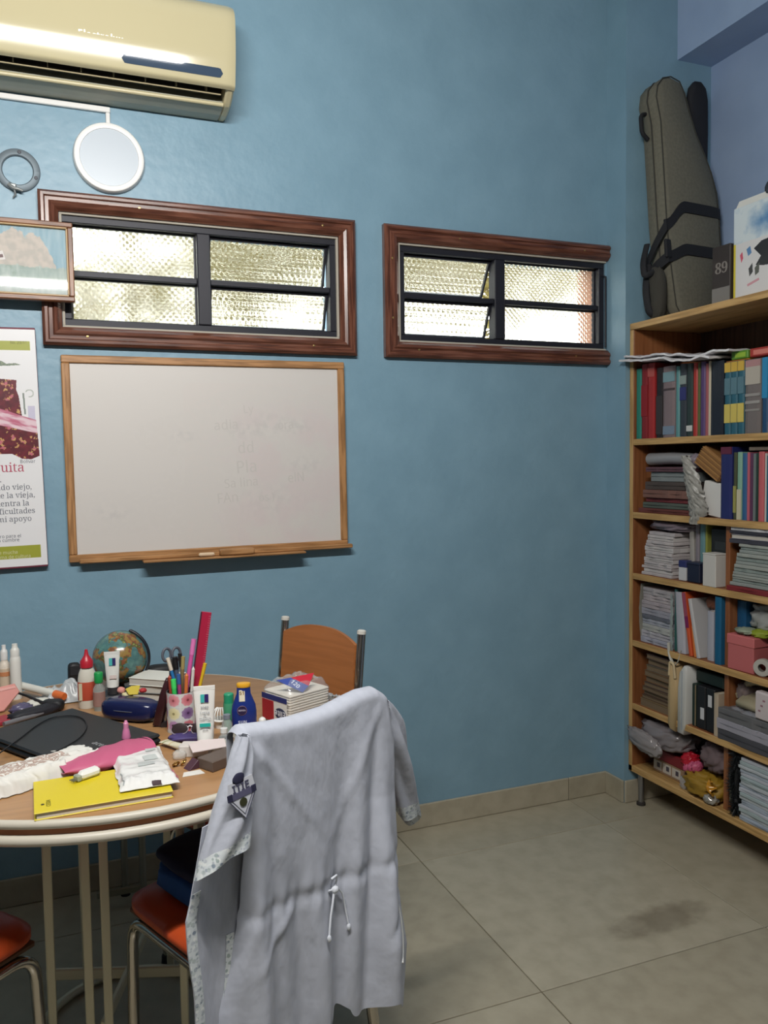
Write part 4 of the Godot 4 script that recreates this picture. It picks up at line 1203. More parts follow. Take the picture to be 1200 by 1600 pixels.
func on_the_bookcase():
	# grey cloth instrument case leaning in the corner
	var o := thing("instrument_case", "tall grey green cloth instrument case with black straps leaning in the corner", "instrument case", Vector3.ZERO)
	var grey := StandardMaterial3D.new()
	grey.albedo_texture = noise(0.08, [col(100, 98, 86), col(112, 109, 96)], 256, 41, 3)
	grey.uv1_triplanar = true
	grey.uv1_scale = Vector3(3, 3, 3)
	grey.roughness = 0.9
	var black := mat(24, 25, 30, 0.8)
	# leaning frame: local x right, y up along the case, z out of its face
	var lean := Transform3D(Basis.from_euler(Vector3(-0.095, 0.12, 0)), Vector3(2.15, 1.914, 0.305))
	var inv := lean.affine_inverse()
	var raw := [Vector2(2.215, 1.914), Vector2(2.185, 1.96), Vector2(2.168, 2.15), Vector2(2.165, 2.29), Vector2(2.168, 2.48), Vector2(2.170, 2.66), Vector2(2.155, 2.745), Vector2(2.166, 2.79), Vector2(2.196, 2.824), Vector2(2.24, 2.838), Vector2(2.287, 2.828), Vector2(2.311, 2.785), Vector2(2.332, 2.71), Vector2(2.360, 2.635), Vector2(2.398, 2.565), Vector2(2.430, 2.495), Vector2(2.452, 2.42), Vector2(2.456, 2.32), Vector2(2.452, 2.10), Vector2(2.44, 1.95), Vector2(2.42, 1.914)]
	var outline := PackedVector2Array()
	for p in raw: outline.append(Vector2(p.x - 2.15, (p.y - 1.914) * 1.004))
	part("body", MB.new().prism(outline, -0.105, 0.0, 0.012, lean, true), grey, o)
	# piping round the front edge and a zip line on the side
	var pipe := []
	var zip := []
	for p in outline:
		pipe.append(lean * Vector3(p.x, p.y, -0.006))
		zip.append(lean * Vector3(p.x + (-0.002 if p.x < 0.12 else 0.002), p.y, -0.05))
	part("piping", MB.new().tube(pipe, 0.0024, 8, true), mat(60, 59, 52, 0.8), o)
	part("zip", MB.new().tube(zip, 0.003, 6, true), mat(58, 57, 52, 0.8), o)
	# two straps across the front, wrapping the side
	for k in 2:
		var yl: float = [0.345, 0.225][k]
		var yr: float = [0.425, 0.262][k]
		var st := func(u, v):
			var x := lerpf(0.0, 0.312, u)
			return lean * Vector3(x, lerpf(yl, yr, smoothstep(0.0, 0.35, u)) + (v - 0.5) * 0.042, 0.006 - 0.01 * pow(absf(u - 0.5) * 2, 6))
		part("strap", MB.new().sheet(st, 24, 2, 0.006), black, o)
		part("strap", MB.new().sheet(func(u, v): return lean * Vector3(0.006 - 0.008 * sin(u * PI), lerpf(yl, yl - [0.13, 0.05][k], u) + (v - 0.5) * 0.042, 0.004 - u * 0.112), 10, 2, 0.006), black, o)
	part("strap_buckle", MB.new().box(Vector3.ZERO, Vector3(0.03, 0.07, 0.014), 0.004, lean * xf(Vector3(0.004, 0.255, 0.0))), black, o)
	part("hanging_strap", MB.new().tube(rounded([lean * Vector3(-0.005, 0.30, -0.09), lean * Vector3(-0.045, 0.22, -0.08), lean * Vector3(-0.052, 0.165, -0.07), lean * Vector3(-0.02, 0.18, -0.05)], 0.03), 0.012, 8, false, -1.0, 0.35), black, o)
	part("hanging_strap", MB.new().tube(rounded([lean * Vector3(-0.005, 0.22, -0.09), lean * Vector3(-0.035, 0.12, -0.085), lean * Vector3(-0.03, 0.03, -0.08), lean * Vector3(0.01, 0.012, -0.06)], 0.03), 0.014, 8, false, -1.0, 0.4), black, o)
	part("side_pocket", MB.new().lump(lean * Vector3(-0.002, 0.10, -0.06), Vector3(0.05, 0.2, 0.08), 0.15, 4, 2.0, ID, 18, 12, 0.7), mat(58, 56, 50, 0.9), o)
	# handle loop near the head
	part("handle", MB.new().tube(rounded([lean * Vector3(0.02, 0.80, -0.07), lean * Vector3(-0.014, 0.79, -0.07), lean * Vector3(-0.014, 0.72, -0.07), lean * Vector3(0.016, 0.70, -0.07)], 0.02), 0.008, 8), black, o)
	# black case behind it
	var bo := PackedVector2Array([Vector2(2.33, 1.914), Vector2(2.44, 1.914), Vector2(2.455, 2.4), Vector2(2.458, 2.70), Vector2(2.456, 2.80), Vector2(2.445, 2.845), Vector2(2.42, 2.868), Vector2(2.39, 2.866), Vector2(2.368, 2.84), Vector2(2.358, 2.79), Vector2(2.36, 2.70), Vector2(2.34, 2.4)])
	solo("slim_case", MB.new().prism(bo, 0.124, 0.162, 0.012, ID, true), mat(26, 27, 33, 0.75), "slim black rounded case standing behind the grey instrument case", "case")
	# dark narrow box, cartridge box
	o = thing("dark_box", "small dark brown carton with pale print in front of the grey instrument case", "box", Vector3(2.165, 1.912, 0.568), 0.05)
	part("carton", MB.new().box(Vector3(0, 0.097, 0), Vector3(0.07, 0.194, 0.078), 0.002), mat(48, 40, 38, 0.55), o)
	part("pale_panel", MB.new().box(Vector3(-0.0355, 0.027, 0), Vector3(0.0012, 0.052, 0.076), 0.0003), mat(120, 116, 112, 0.55), o)
	var lt := part("lettering", letters("89", 0.05, 0.0006, true, true), mat(128, 122, 116, 0.6), o)
	lt.transform = xf(Vector3(-0.0357, 0.118, 0.002), Vector3(0, -PI / 2, 0))
	o = thing("cartridge_carton", "white printed carton with blue swirl and pictures of a black device on the bookcase", "carton", Vector3(2.145, 1.912, 0.745))
	var w := 0.27
	var h := 0.305
	part("carton", MB.new().box(Vector3(0.07, h / 2, 0), Vector3(0.14, h, w), 0.002), mat(222, 220, 216, 0.5), o)
	var im := Image.create_empty(270, 305, false, Image.FORMAT_RGB8)
	var nz := FastNoiseLite.new()
	nz.frequency = 0.02
	for y in 305:
		for x in 270:
			var c := col(216, 214, 214)
			if y < 120:
				var q := clampf(((x - 50.0) / 130.0) * (1 - absf(y - 62.0) / 58.0) + nz.get_noise_2d(x, y) * 0.25, 0, 1)
				c = col(208, 218, 222).lerp(col(30, 92, 160), q)
			if x < 9 and y > 118: c = col(222, 206, 74)
			im.set_pixel(x, y, c)
	fill_poly(im, PackedVector2Array([Vector2(88, 150), Vector2(120, 132), Vector2(180, 128), Vector2(240, 150), Vector2(240, 220), Vector2(130, 214), Vector2(96, 206), Vector2(118, 180)]), func(x, y): return col(38, 38, 42))
	fill_poly(im, PackedVector2Array([Vector2(66, 212), Vector2(82, 196), Vector2(84, 226), Vector2(70, 238)]), func(x, y): return col(60, 60, 60))
	fill_poly(im, PackedVector2Array([Vector2(92, 214), Vector2(112, 200), Vector2(110, 232), Vector2(94, 240)]), func(x, y): return col(90, 92, 84))
	fill_poly(im, PackedVector2Array([Vector2(28, 160), Vector2(38, 150), Vector2(42, 172), Vector2(34, 186)]), func(x, y): return col(206, 90, 110))
	fill_poly(im, PackedVector2Array([Vector2(56, 146), Vector2(72, 138), Vector2(78, 162), Vector2(64, 170)]), func(x, y): return col(90, 132, 176))
	fill_poly(im, PackedVector2Array([Vector2(60, 262), Vector2(110, 250), Vector2(112, 258), Vector2(62, 270)]), func(x, y): return col(206, 150, 160))
	var q := MB.new()
	q.flat()
	q.quad(Vector3(-0.0006, 0.002, -w / 2 + 0.002), Vector3(-0.0006, 0.002, w / 2 - 0.002), Vector3(-0.0006, h - 0.002, w / 2 - 0.002), Vector3(-0.0006, h - 0.002, -w / 2 + 0.002))
	part("printed_front", q, tex_mat(ImageTexture.create_from_image(im), 0.45), o)
	part("lid_flap", MB.new().box(Vector3(0.0, 0, 0), Vector3(0.003, 0.03, w - 0.01), 0.0008, xf(Vector3(0.012, h + 0.012, 0), Vector3(0, 0, -0.5))), mat(226, 224, 216, 0.5), o)
	o = thing("black_device", "black rounded device lying on top of the white printed carton", "device", Vector3(2.20, 2.2175, 0.77))
	part("body", MB.new().lump(Vector3(0, 0.028, 0), Vector3(0.09, 0.055, 0.12), 0.08, 3, 1.0, ID, 24, 14, 0.6), mat(36, 38, 42, 0.4), o)
	part("lens_ring", MB.new().lathe([Vector2(0.022, 0), Vector2(0.022, 0.012), Vector2(0.016, 0.014), Vector2(0, 0.010)], 24, xf(Vector3(-0.04, 0.03, -0.01), Vector3(0, 0, PI / 2))), mat(70, 72, 76, 0.2, 0.5), o)

const TY := 0.7502

func solid_label(o: Node3D, r: float, y0: float, y1: float, m: Material, n := "label", seg := 28) -> MeshInstance3D:
	return part(n, MB.new().lathe([Vector2(r, y0), Vector2(r + 0.0006, y0 + 0.0004), Vector2(r + 0.0006, y1 - 0.0004), Vector2(r, y1)], seg), m, o)

func squeeze_tube(o: Node3D, h: float, w: float, m: Material, capm: Material):
	# stands on its cap: round shoulder below, flat crimp on top
	part("cap", MB.new().lathe([Vector2(0, 0), Vector2(w * 0.36, 0), Vector2(w * 0.37, 0.018), Vector2(w * 0.3, 0.02)], 24), capm, o)
	var F := func(u, v):
		var a: float = u * TAU
		var hw := lerpf(w * 0.39, w * 0.52, v)
		var hd := lerpf(w * 0.39, 0.0012, pow(v, 0.8))
		var y := lerpf(0.0195, h, v)
		if v > 0.93: hd = 0.0012
		return Vector3(cos(a) * hw, y, -sin(a) * hd)
	part("body", MB.new().sheet(F, 32, 20), m, o)
	part("crimp", MB.new().box(Vector3(0, h - 0.002, 0), Vector3(w * 1.04, 0.010, 0.0026), 0.0008), m, o)

func face_print(o: Node3D, n: String, w: float, h: float, at: Vector3, tilt: float, m: Material):
	part(n, MB.new().box(Vector3.ZERO, Vector3(w, h, 0.0008), 0.0002, xf(at, Vector3(tilt, 0, 0))), m, o)

func pen(n: String, label: String, c: Material, foot: Vector3, tip: Vector3, r := 0.0042, cap: Material = null, group := ""):
	var o := thing(n, label, n, foot, 0, group)
	var d := tip - foot
	part("barrel", MB.new().tube([Vector3.ZERO, d * 0.985, d * 0.99], r, 9), c, o)
	if cap: part("cap", MB.new().tube([d * 0.82, d * 0.98, d], r * 1.12, 9), cap, o)
	else: part("tip", MB.new().tube([d * 0.985, d * 1.03], r * 0.95, 9, false, r * 0.2), c, o)

func on_the_table():
	var white := mat(222, 222, 218, 0.4)
	var black := mat(22, 23, 27, 0.55)
	var dull := mat(34, 36, 40, 0.6)
	# closed laptop
	var o := thing("laptop", "closed black laptop lying on the round table with a small silver logo", "laptop", Vector3(0.008, TY, 0.795), deg_to_rad(-58.8))
	var shell := mat(27, 29, 32, 0.5)
	part("base", MB.new().box(Vector3(0, 0.008, 0), Vector3(0.357, 0.013, 0.238), 0.005), mat(20, 20, 22, 0.5), o)
	part("lid", MB.new().box(Vector3(0, 0.020, 0), Vector3(0.355, 0.009, 0.236), 0.004), shell, o)
	part("hinge", MB.new().tube([Vector3(-0.1, 0.015, -0.119), Vector3(0.1, 0.015, -0.119)], 0.005, 8), mat(18, 18, 20, 0.5), o)
	for s in [Vector2(-1, -1), Vector2(1, -1), Vector2(-1, 1), Vector2(1, 1)]:
		part("rubber_foot", MB.new().lathe([Vector2(0, 0), Vector2(0.007, 0), Vector2(0.006, 0.002)], 10, xf(Vector3(s.x * 0.15, 0, s.y * 0.09))), mat(14, 14, 14, 0.9), o)
	var lg := part("logo_lettering", letters("acer", 0.022, 0.0005, false, true), mat(168, 172, 176, 0.3, 0.6), o)
	lg.transform = xf(Vector3(0.125, 0.0246, 0.006), Vector3(-PI / 2, 0, 0))
	var cord := [Vector3(-0.148, TY + 0.027, 0.915), Vector3(-0.10, TY + 0.027, 0.80), Vector3(-0.06, TY + 0.027, 0.70), Vector3(-0.02, TY + 0.027, 0.655), Vector3(0.03, TY + 0.027, 0.68), Vector3(0.045, TY + 0.027, 0.76), Vector3(0.025, TY + 0.027, 0.85), Vector3(-0.02, TY + 0.027, 0.92)]
	var cv := Curve3D.new()
	for i in cord.size():
		var tn: Vector3 = (cord[mini(i + 1, cord.size() - 1)] - cord[maxi(i - 1, 0)]) * 0.18
		cv.add_point(cord[i], -tn, tn)
	solo("cable", MB.new().tube(Array(cv.tessellate(4, 4)), 0.0016, 7), black, "thin black cable looped across the closed laptop lid", "cable")
	# bottles at the far edge
	o = thing("spray_bottle", "white spray bottle with orange label standing behind the pink paper at the table edge", "bottle", Vector3(-0.153, TY, 0.31))
	part("body", MB.new().lathe([Vector2(0, 0), Vector2(0.0145, 0), Vector2(0.0155, 0.004), Vector2(0.0155, 0.088), Vector2(0.012, 0.098), Vector2(0.009, 0.104), Vector2(0.009, 0.108)], 24), mat(214, 204, 190, 0.4), o)
	solid_label(o, 0.0156, 0.03, 0.083, mat(200, 182, 160, 0.5))
	solid_label(o, 0.0158, 0.01, 0.026, mat(206, 110, 58, 0.5))
	solid_label(o, 0.0163, 0.062, 0.074, mat(190, 128, 88, 0.5))
	part("cap", MB.new().lathe([Vector2(0.0098, 0.106), Vector2(0.0098, 0.126), Vector2(0.0085, 0.132), Vector2(0.0055, 0.136), Vector2(0.0055, 0.147), Vector2(0, 0.148)], 20), mat(216, 216, 214, 0.35), o)
	o = thing("slim_bottle", "plain slim white bottle with stepped cap beside the orange labelled spray bottle", "bottle", Vector3(-0.124, TY, 0.338))
	part("body", MB.new().lathe([Vector2(0, 0), Vector2(0.0135, 0), Vector2(0.0145, 0.004), Vector2(0.0145, 0.106), Vector2(0.0135, 0.114), Vector2(0.0122, 0.118)], 24), mat(220, 220, 214, 0.35), o)
	part("cap", MB.new().lathe([Vector2(0.0122, 0.117), Vector2(0.0122, 0.136), Vector2(0.010, 0.140), Vector2(0.0078, 0.143), Vector2(0.0072, 0.153), Vector2(0, 0.1535)], 20), mat(214, 214, 208, 0.4), o)
	# glue bottle
	o = thing("glue_bottle", "glue bottle with red cone cap, orange red label and white foot", "bottle", Vector3(0.056, TY, 0.506))
	part("body", MB.new().lathe([Vector2(0, 0), Vector2(0.022, 0), Vector2(0.0235, 0.004), Vector2(0.0235, 0.078), Vector2(0.021, 0.092), Vector2(0.0165, 0.104), Vector2(0.0135, 0.110)], 28, ID, 0.8), mat(206, 202, 190, 0.3), o)
	part("label", MB.new().lathe([Vector2(0.0240, 0.022), Vector2(0.0244, 0.023), Vector2(0.0244, 0.070), Vector2(0.0240, 0.071)], 28, ID, 0.8), mat(178, 74, 52, 0.45), o)
	part("label_corner", MB.new().box(Vector3(-0.0135, 0.046, 0.0172), Vector3(0.013, 0.045, 0.0008), 0.0002, xf(Vector3.ZERO, Vector3(0, -0.12, 0))), mat(196, 188, 160, 0.5), o)
	part("cap", MB.new().lathe([Vector2(0.0165, 0.108), Vector2(0.0165, 0.124), Vector2(0.0125, 0.130), Vector2(0.0060, 0.140), Vector2(0.0035, 0.155), Vector2(0, 0.156)], 22), mat(176, 34, 50, 0.35), o)
	# small bottle with green cap, in a clear wrap
	o = thing("green_capped_bottle", "small clear bottle with bright green cap beside the glue bottle", "bottle", Vector3(0.083, TY, 0.545))
	part("body", MB.new().lathe([Vector2(0, 0), Vector2(0.014, 0), Vector2(0.0148, 0.004), Vector2(0.0148, 0.058), Vector2(0.009, 0.068), Vector2(0.008, 0.074)], 22), glassy(190, 196, 190, 0.42, 0.08), o)
	solid_label(o, 0.0149, 0.012, 0.05, mat(150, 116, 108, 0.5))
	part("cap", MB.new().lathe([Vector2(0.0105, 0.073), Vector2(0.0112, 0.075), Vector2(0.0112, 0.098), Vector2(0.010, 0.1), Vector2(0, 0.1)], 20), mat(28, 148, 74, 0.4), o)
	# cream tubes
	o = thing("cream_tube", "smaller white cream tube with teal and navy square standing before the globe", "tube", Vector3(0.122, TY + 0.02, 0.47), -0.12)
	squeeze_tube(o, 0.112, 0.04, mat(214, 216, 212, 0.35), mat(50, 52, 56, 0.4))
	face_print(o, "teal_patch", 0.0085, 0.020, Vector3(-0.0035, 0.088, 0.0058), -0.15, mat(70, 170, 170, 0.4))
	face_print(o, "navy_patch", 0.0085, 0.020, Vector3(0.005, 0.088, 0.0058), -0.15, mat(40, 32, 92, 0.4))
	face_print(o, "faint_print", 0.018, 0.010, Vector3(0.002, 0.048, 0.0125), -0.15, mat(204, 190, 186, 0.4))
	solo("glass_case_lid", MB.new().box(Vector3(0, 0.0085, 0), Vector3(0.09, 0.017, 0.05), 0.004), mat(70, 68, 72, 0.4), "small dark flat box under the smaller cream tube", "box", Vector3(0.120, TY, 0.468))
	o = thing("cream_tube", "large white cream tube with teal and navy square and teal stripe, beside the pen cup", "tube", Vector3(0.290, TY, 0.957), -0.16)
	squeeze_tube(o, 0.140, 0.046, mat(226, 226, 222, 0.35), mat(222, 220, 214, 0.4))
	var q := -0.125
	face_print(o, "teal_patch", 0.0085, 0.018, Vector3(-0.0045, 0.116, 0.0062), q, mat(60, 172, 168, 0.4))
	face_print(o, "navy_patch", 0.0085, 0.018, Vector3(0.0045, 0.116, 0.0062), q, mat(42, 30, 96, 0.4))
	face_print(o, "teal_stripe", 0.024, 0.008, Vector3(0.0, 0.058, 0.0150), q, mat(34, 162, 152, 0.4))
	var words := [["soap", 0.0972, 0.0078, 6.0], ["Crema", 0.0850, 0.0098, 5.0], ["de", 0.0790, 0.0106, 4.0], ["manos", 0.0725, 0.0120, 6.0], ["soft", 0.0490, 0.0152, 5.0]]
	for w in words:
		var p := part("lettering", letters(w[0], w[3] * 0.0014, 0.0004), mat(120, 128, 138, 0.5), o)
		p.transform = xf(Vector3(0, w[1], w[2] + 0.0012), Vector3(q, 0, 0))
	globe()
	# dark things by the wall
	o = thing("camera_case", "small upright black pouch standing behind the plastic bag near the globe", "pouch", Vector3(0.028, TY, 0.25), 0.2)
	part("pouch", MB.new().lump(Vector3(0, 0.033, 0), Vector3(0.036, 0.066, 0.03), 0.06, 2, 1.0, ID, 20, 12, 0.55), black, o)
	part("flap", MB.new().box(Vector3(0, 0.045, 0.015), Vector3(0.03, 0.028, 0.003), 0.001), mat(34, 35, 40, 0.6), o)
	solo("pencil_case", MB.new().lump(Vector3(0, 0.025, 0), Vector3(0.085, 0.05, 0.05), 0.05, 5, 1.2, ID, 24, 12, 0.6), black, "long black zipped case lying behind the globe and notebooks", "case", Vector3(0.262, TY, 0.315), 0.1)
	# notebooks
	for k in 3:
		var lb: String = ["white notebook on top of the pile behind the pen cup", "grey notebook in the middle of the pile behind the pen cup", "dark grey notebook at the bottom of the pile behind the pen cup"][k]
		var cl: Color = [col(214, 214, 206), col(96, 98, 100), col(64, 66, 70)][k]
		o = thing("notebook", lb, "notebook", Vector3(0.238 + k * 0.004, TY + 0.044 - k * 0.021, 0.495), 0.9 + k * 0.06, "notebooks behind the pen cup")
		var cm := mat(int(cl.r8), int(cl.g8), int(cl.b8), 0.55)
		part("cover", MB.new().box(Vector3(0, 0.019, 0), Vector3(0.09, 0.002, 0.125), 0.0008), cm, o)
		part("cover", MB.new().box(Vector3(0, 0.001, 0), Vector3(0.09, 0.002, 0.125), 0.0008), cm, o)
		part("pages", MB.new().box(Vector3(0, 0.010, 0), Vector3(0.086, 0.016, 0.121)), mat(190, 188, 180, 0.8), o)
	# glasses case
	o = thing("glasses_case", "glossy navy blue hard glasses case lying behind the laptop", "case", Vector3(0.152, TY, 0.665), deg_to_rad(-40))
	part("shell", MB.new().lump(Vector3(0, 0.028, 0), Vector3(0.155, 0.056, 0.066), 0.0, 1, 1.0, ID, 32, 18, 0.62), mat(26, 32, 72, 0.2), o)
	part("seam", MB.new().tube(arc(Vector3(0, 0.03, 0), Vector3.RIGHT * 1.19, Vector3.BACK * 0.515, 0.0655, 0, TAU * 39 / 40, 39), 0.0012, 6, true), mat(120, 124, 140, 0.3, 0.6), o)
	o = thing("brush", "small brush with pink end and cream handle lying on the navy glasses case", "brush", Vector3(0.134, TY + 0.058, 0.615), 0.5)
	part("pink_end", MB.new().lump(Vector3(0, 0.006, 0), Vector3(0.02, 0.018, 0.022), 0.1, 3, 1.5, ID, 14, 10), mat(204, 140, 130, 0.7), o)
	part("handle", MB.new().box(Vector3(0.004, 0.0, 0.026), Vector3(0.014, 0.008, 0.04), 0.002, xf(Vector3.ZERO, Vector3(0.35, 0, 0))), mat(208, 200, 160, 0.5), o)
	solo("yellow_scrap", MB.new().prism(PackedVector2Array([Vector2(-0.018, -0.012), Vector2(0.004, -0.016), Vector2(0.02, 0.012), Vector2(-0.002, 0.016), Vector2(-0.02, 0.010)]), 0, 0.004, 0.001), mat(190, 170, 62, 0.7), "crumpled yellow scrap lying on the navy glasses case", "scrap", Vector3(0.165, TY + 0.061, 0.625), 0.3).rotation.x = -1.0
	solo("red_scrap", MB.new().lump(Vector3(0, 0.006, 0), Vector3(0.02, 0.012, 0.016), 0.3, 6, 2.0, ID, 14, 9), mat(170, 44, 48, 0.7), "tiny red wrapper beside the yellow scrap on the navy case", "wrapper", Vector3(0.186, TY + 0.056, 0.632))
	stapler()
	pens()
	lotion_and_bottles()
	napkins()
	near_edge()
	left_clutter()

func globe():
	var o := thing("globe", "small desk globe in green, orange and blue with a black meridian arm", "globe", Vector3(0.148, TY, 0.40))
	var im := Image.create_empty(512, 256, false, Image.FORMAT_RGB8)
	var nz := FastNoiseLite.new()
	nz.frequency = 1.5
	nz.fractal_octaves = 5
	nz.seed = 12
	var n2 := FastNoiseLite.new()
	n2.frequency = 3.2
	n2.seed = 3
	for y in 256:
		for x in 512:
			var a := TAU * x / 512.0
			var e := PI * y / 256.0 - PI / 2
			var p := Vector3(cos(e) * cos(a), sin(e), cos(e) * sin(a))
			var h := nz.get_noise_3dv(p)
			var k := n2.get_noise_3dv(p)
			var c := col(92, 134, 128).lerp(col(70, 104, 106), clampf(k + 0.5, 0, 1))
			if h > 0.06:
				c = col(142, 116, 64) if k > 0.12 else (col(128, 80, 58) if k > -0.12 else (col(82, 92, 54) if k > -0.34 else col(140, 136, 76)))
			if fposmod(x / 42.7, 1.0) < 0.03 or fposmod(y / 28.4, 1.0) < 0.04: c = c.darkened(0.12)
			im.set_pixel(x, y, c)
	var gm := tex_mat(ImageTexture.create_from_image(im), 0.2)
	var axis := Transform3D(Basis.from_euler(Vector3(0.1, 0.4, -0.40)), Vector3(0, 0.102, 0))
	var pr := []
	for k in 33:
		var e := PI * k / 32 - PI / 2
		pr.append(Vector2(maxf(cos(e), 0.0) * 0.0745, sin(e) * 0.0745))
	part("ball", MB.new().lathe(pr, 56, axis), gm, o)
	part("meridian_arm", MB.new().tube(arc(Vector3(0, 0.102, 0), Vector3(0.93, 0, 0.36), Vector3.UP, 0.081, deg_to_rad(-66), deg_to_rad(68), 30), 0.0058, 8, false, -1.0, 0.7), mat(24, 26, 34, 0.4), o)
	for s in [-1, 1]:
		part("pivot", MB.new().lathe([Vector2(0.005, 0.073), Vector2(0.005, 0.079), Vector2(0, 0.081)], 12, axis * xf(Vector3.ZERO, Vector3(0, 0, 0.0 if s > 0 else PI))), mat(30, 30, 36, 0.4), o)
	part("stand", MB.new().lathe([Vector2(0, 0), Vector2(0.05, 0), Vector2(0.05, 0.006), Vector2(0.030, 0.012), Vector2(0.010, 0.016), Vector2(0.007, 0.030), Vector2(0, 0.030)], 32), mat(24, 26, 34, 0.4), o)

func stapler():
	var o := thing("stapler", "dark maroon stapler with a silver rail standing on end against the pen cup", "stapler", Vector3(0.212, TY, 0.748), -0.3)
	var t := xf(Vector3(0, 0.002, 0), Vector3(0.05, 0, -0.22))
	var prof := PackedVector2Array([Vector2(-0.015, 0.0), Vector2(0.006, 0.0), Vector2(0.010, 0.05), Vector2(0.008, 0.105), Vector2(0.002, 0.120), Vector2(-0.006, 0.118), Vector2(-0.012, 0.08)])
	part("top_arm", MB.new().prism(prof, -0.011, 0.011, 0.003, t, true), mat(56, 26, 32, 0.35), o)
	part("rail", MB.new().box(Vector3(0.0125, 0.055, 0), Vector3(0.007, 0.085, 0.013), 0.0015, t), mat(150, 146, 142, 0.25, 0.8), o)
	part("base_arm", MB.new().box(Vector3(0.021, 0.05, 0), Vector3(0.007, 0.1, 0.022), 0.0025, t), mat(30, 26, 30, 0.45), o)
	part("hinge", MB.new().tube([t * Vector3(0.012, 0.006, -0.013), t * Vector3(0.012, 0.006, 0.013)], 0.008, 12), mat(40, 34, 38, 0.45), o)

func pens():
	var o := thing("pen_cup", "white pen cup printed with squares of coloured flowers", "cup", Vector3(0.259, TY, 0.80), 0.35)
	var im := Image.create_empty(512, 256, false, Image.FORMAT_RGB8)
	im.fill(col(214, 214, 212))
	var cs := [col(196, 92, 104), col(206, 110, 120), col(104, 66, 120), col(216, 204, 146), col(190, 70, 84), col(156, 104, 156)]
	for r in 3:
		for c in 6:
			var o2 := Vector2(c * 85.3 + 42.6, r * 85.3 + 42.6)
			var k: Color = cs[(r * 2 + c % 2) % 6]
			for y in range(int(o2.y - 40), int(o2.y + 40)):
				for x in range(int(o2.x - 39), int(o2.x + 39)):
					var d := Vector2(x, y).distance_to(o2)
					var a := atan2(y - o2.y, x - o2.x)
					var rr := 38.0 + 2.0 * cos(a * 9)
					var cc := col(206, 206, 204)
					if d < rr: cc = k.lerp(k.lightened(0.35), d / rr)
					if d < 8: cc = k.darkened(0.3)
					if x >= 0 and x < 512 and y >= 0 and y < 256: im.set_pixel(x, y, cc)
	var cup := tex_mat(ImageTexture.create_from_image(im), 0.4)
	part("wall", MB.new().lathe([Vector2(0.034, 0.001), Vector2(0.034, 0.096)], 36), cup, o)
	part("inside", MB.new().lathe([Vector2(0.034, 0.096), Vector2(0.0315, 0.096), Vector2(0.0315, 0.004), Vector2(0, 0.004)], 36), mat(60, 60, 62, 0.6), o)
	part("foot", MB.new().lathe([Vector2(0, 0), Vector2(0.034, 0), Vector2(0.034, 0.002)], 36), mat(200, 200, 198, 0.5), o)
	var B := Vector3(0.259, TY + 0.008, 0.80)
	pen("pencil", "blue pencil with pale tip leaning out of the pen cup", mat(40, 110, 170, 0.4), B + Vector3(0.012, 0, 0.006), Vector3(0.232, 0.926, 0.79), 0.0042, mat(206, 196, 180, 0.6), "pens in the cup")
	pen("highlighter", "bright green highlighter in the pen cup", mat(60, 200, 96, 0.4), B + Vector3(-0.012, 0, 0.012), Vector3(0.241, 0.878, 0.812), 0.0058, mat(70, 214, 104, 0.4), "pens in the cup")
	pen("pen", "pink glossy pen standing tallest among the pens in the cup", mat(206, 92, 160, 0.15), B + Vector3(0.0, 0, -0.008), Vector3(0.295, 0.966, 0.79), 0.0055, mat(216, 120, 180, 0.12), "pens in the cup")
	pen("pen", "white stick pen leaning over the front rim of the pen cup", mat(216, 214, 208, 0.4), B + Vector3(0.016, 0, 0.008), Vector3(0.287, 0.902, 0.822), 0.0038, null, "pens in the cup")
	pen("pencil", "short yellow pencil beside the red ruler in the pen cup", mat(214, 176, 40, 0.4), B + Vector3(0.02, 0, 0.004), Vector3(0.317, 0.909, 0.812), 0.004, mat(214, 176, 40, 0.4), "pens in the cup")
	pen("pen", "black marker with blue grey barrel behind the blue pencil in the cup", mat(74, 84, 104, 0.4), B + Vector3(0.002, 0, -0.012), Vector3(0.250, 0.925, 0.782), 0.006, mat(24, 24, 28, 0.4), "pens in the cup")
	pen("pen", "silver and black pen in the middle of the pen cup", mat(150, 142, 130, 0.3, 0.4), B + Vector3(0.014, 0, -0.002), Vector3(0.260, 0.935, 0.795), 0.0045, mat(26, 26, 28, 0.4), "pens in the cup")
	pen("pen", "brown and olive pen leaning beside the silver pen in the cup", mat(128, 106, 70, 0.4), B + Vector3(-0.004, 0, 0.0), Vector3(0.267, 0.928, 0.80), 0.0042, mat(156, 140, 90, 0.4), "pens in the cup")
	pen("pencil", "orange pencil low in the front of the pen cup", mat(206, 112, 58, 0.5), B + Vector3(0.004, 0, 0.018), Vector3(0.271, 0.888, 0.822), 0.0045, null, "pens in the cup")
	pen("pen", "blue ballpoint with magenta barrel low in the pen cup", mat(160, 60, 120, 0.4), B + Vector3(-0.002, 0, 0.014), Vector3(0.253, 0.890, 0.815), 0.0045, mat(52, 92, 156, 0.4), "pens in the cup")
	pen("pen", "red brown pencil end by the stapler in the pen cup", mat(150, 60, 44, 0.5), B + Vector3(-0.018, 0, 0.004), Vector3(0.233, 0.884, 0.806), 0.0045, null, "pens in the cup")
	pen("pen", "thin dark pen at the back of the pen cup by the ruler", mat(30, 32, 40, 0.4), B + Vector3(0.018, 0, -0.014), Vector3(0.292, 0.890, 0.79), 0.005, mat(30, 32, 40, 0.4), "pens in the cup")
	# scissors: two grey loops
	o = thing("scissors", "scissors with grey loop handles pointing up in the pen cup", "scissors", Vector3(0.2425, 0.925, 0.778), 0.3)
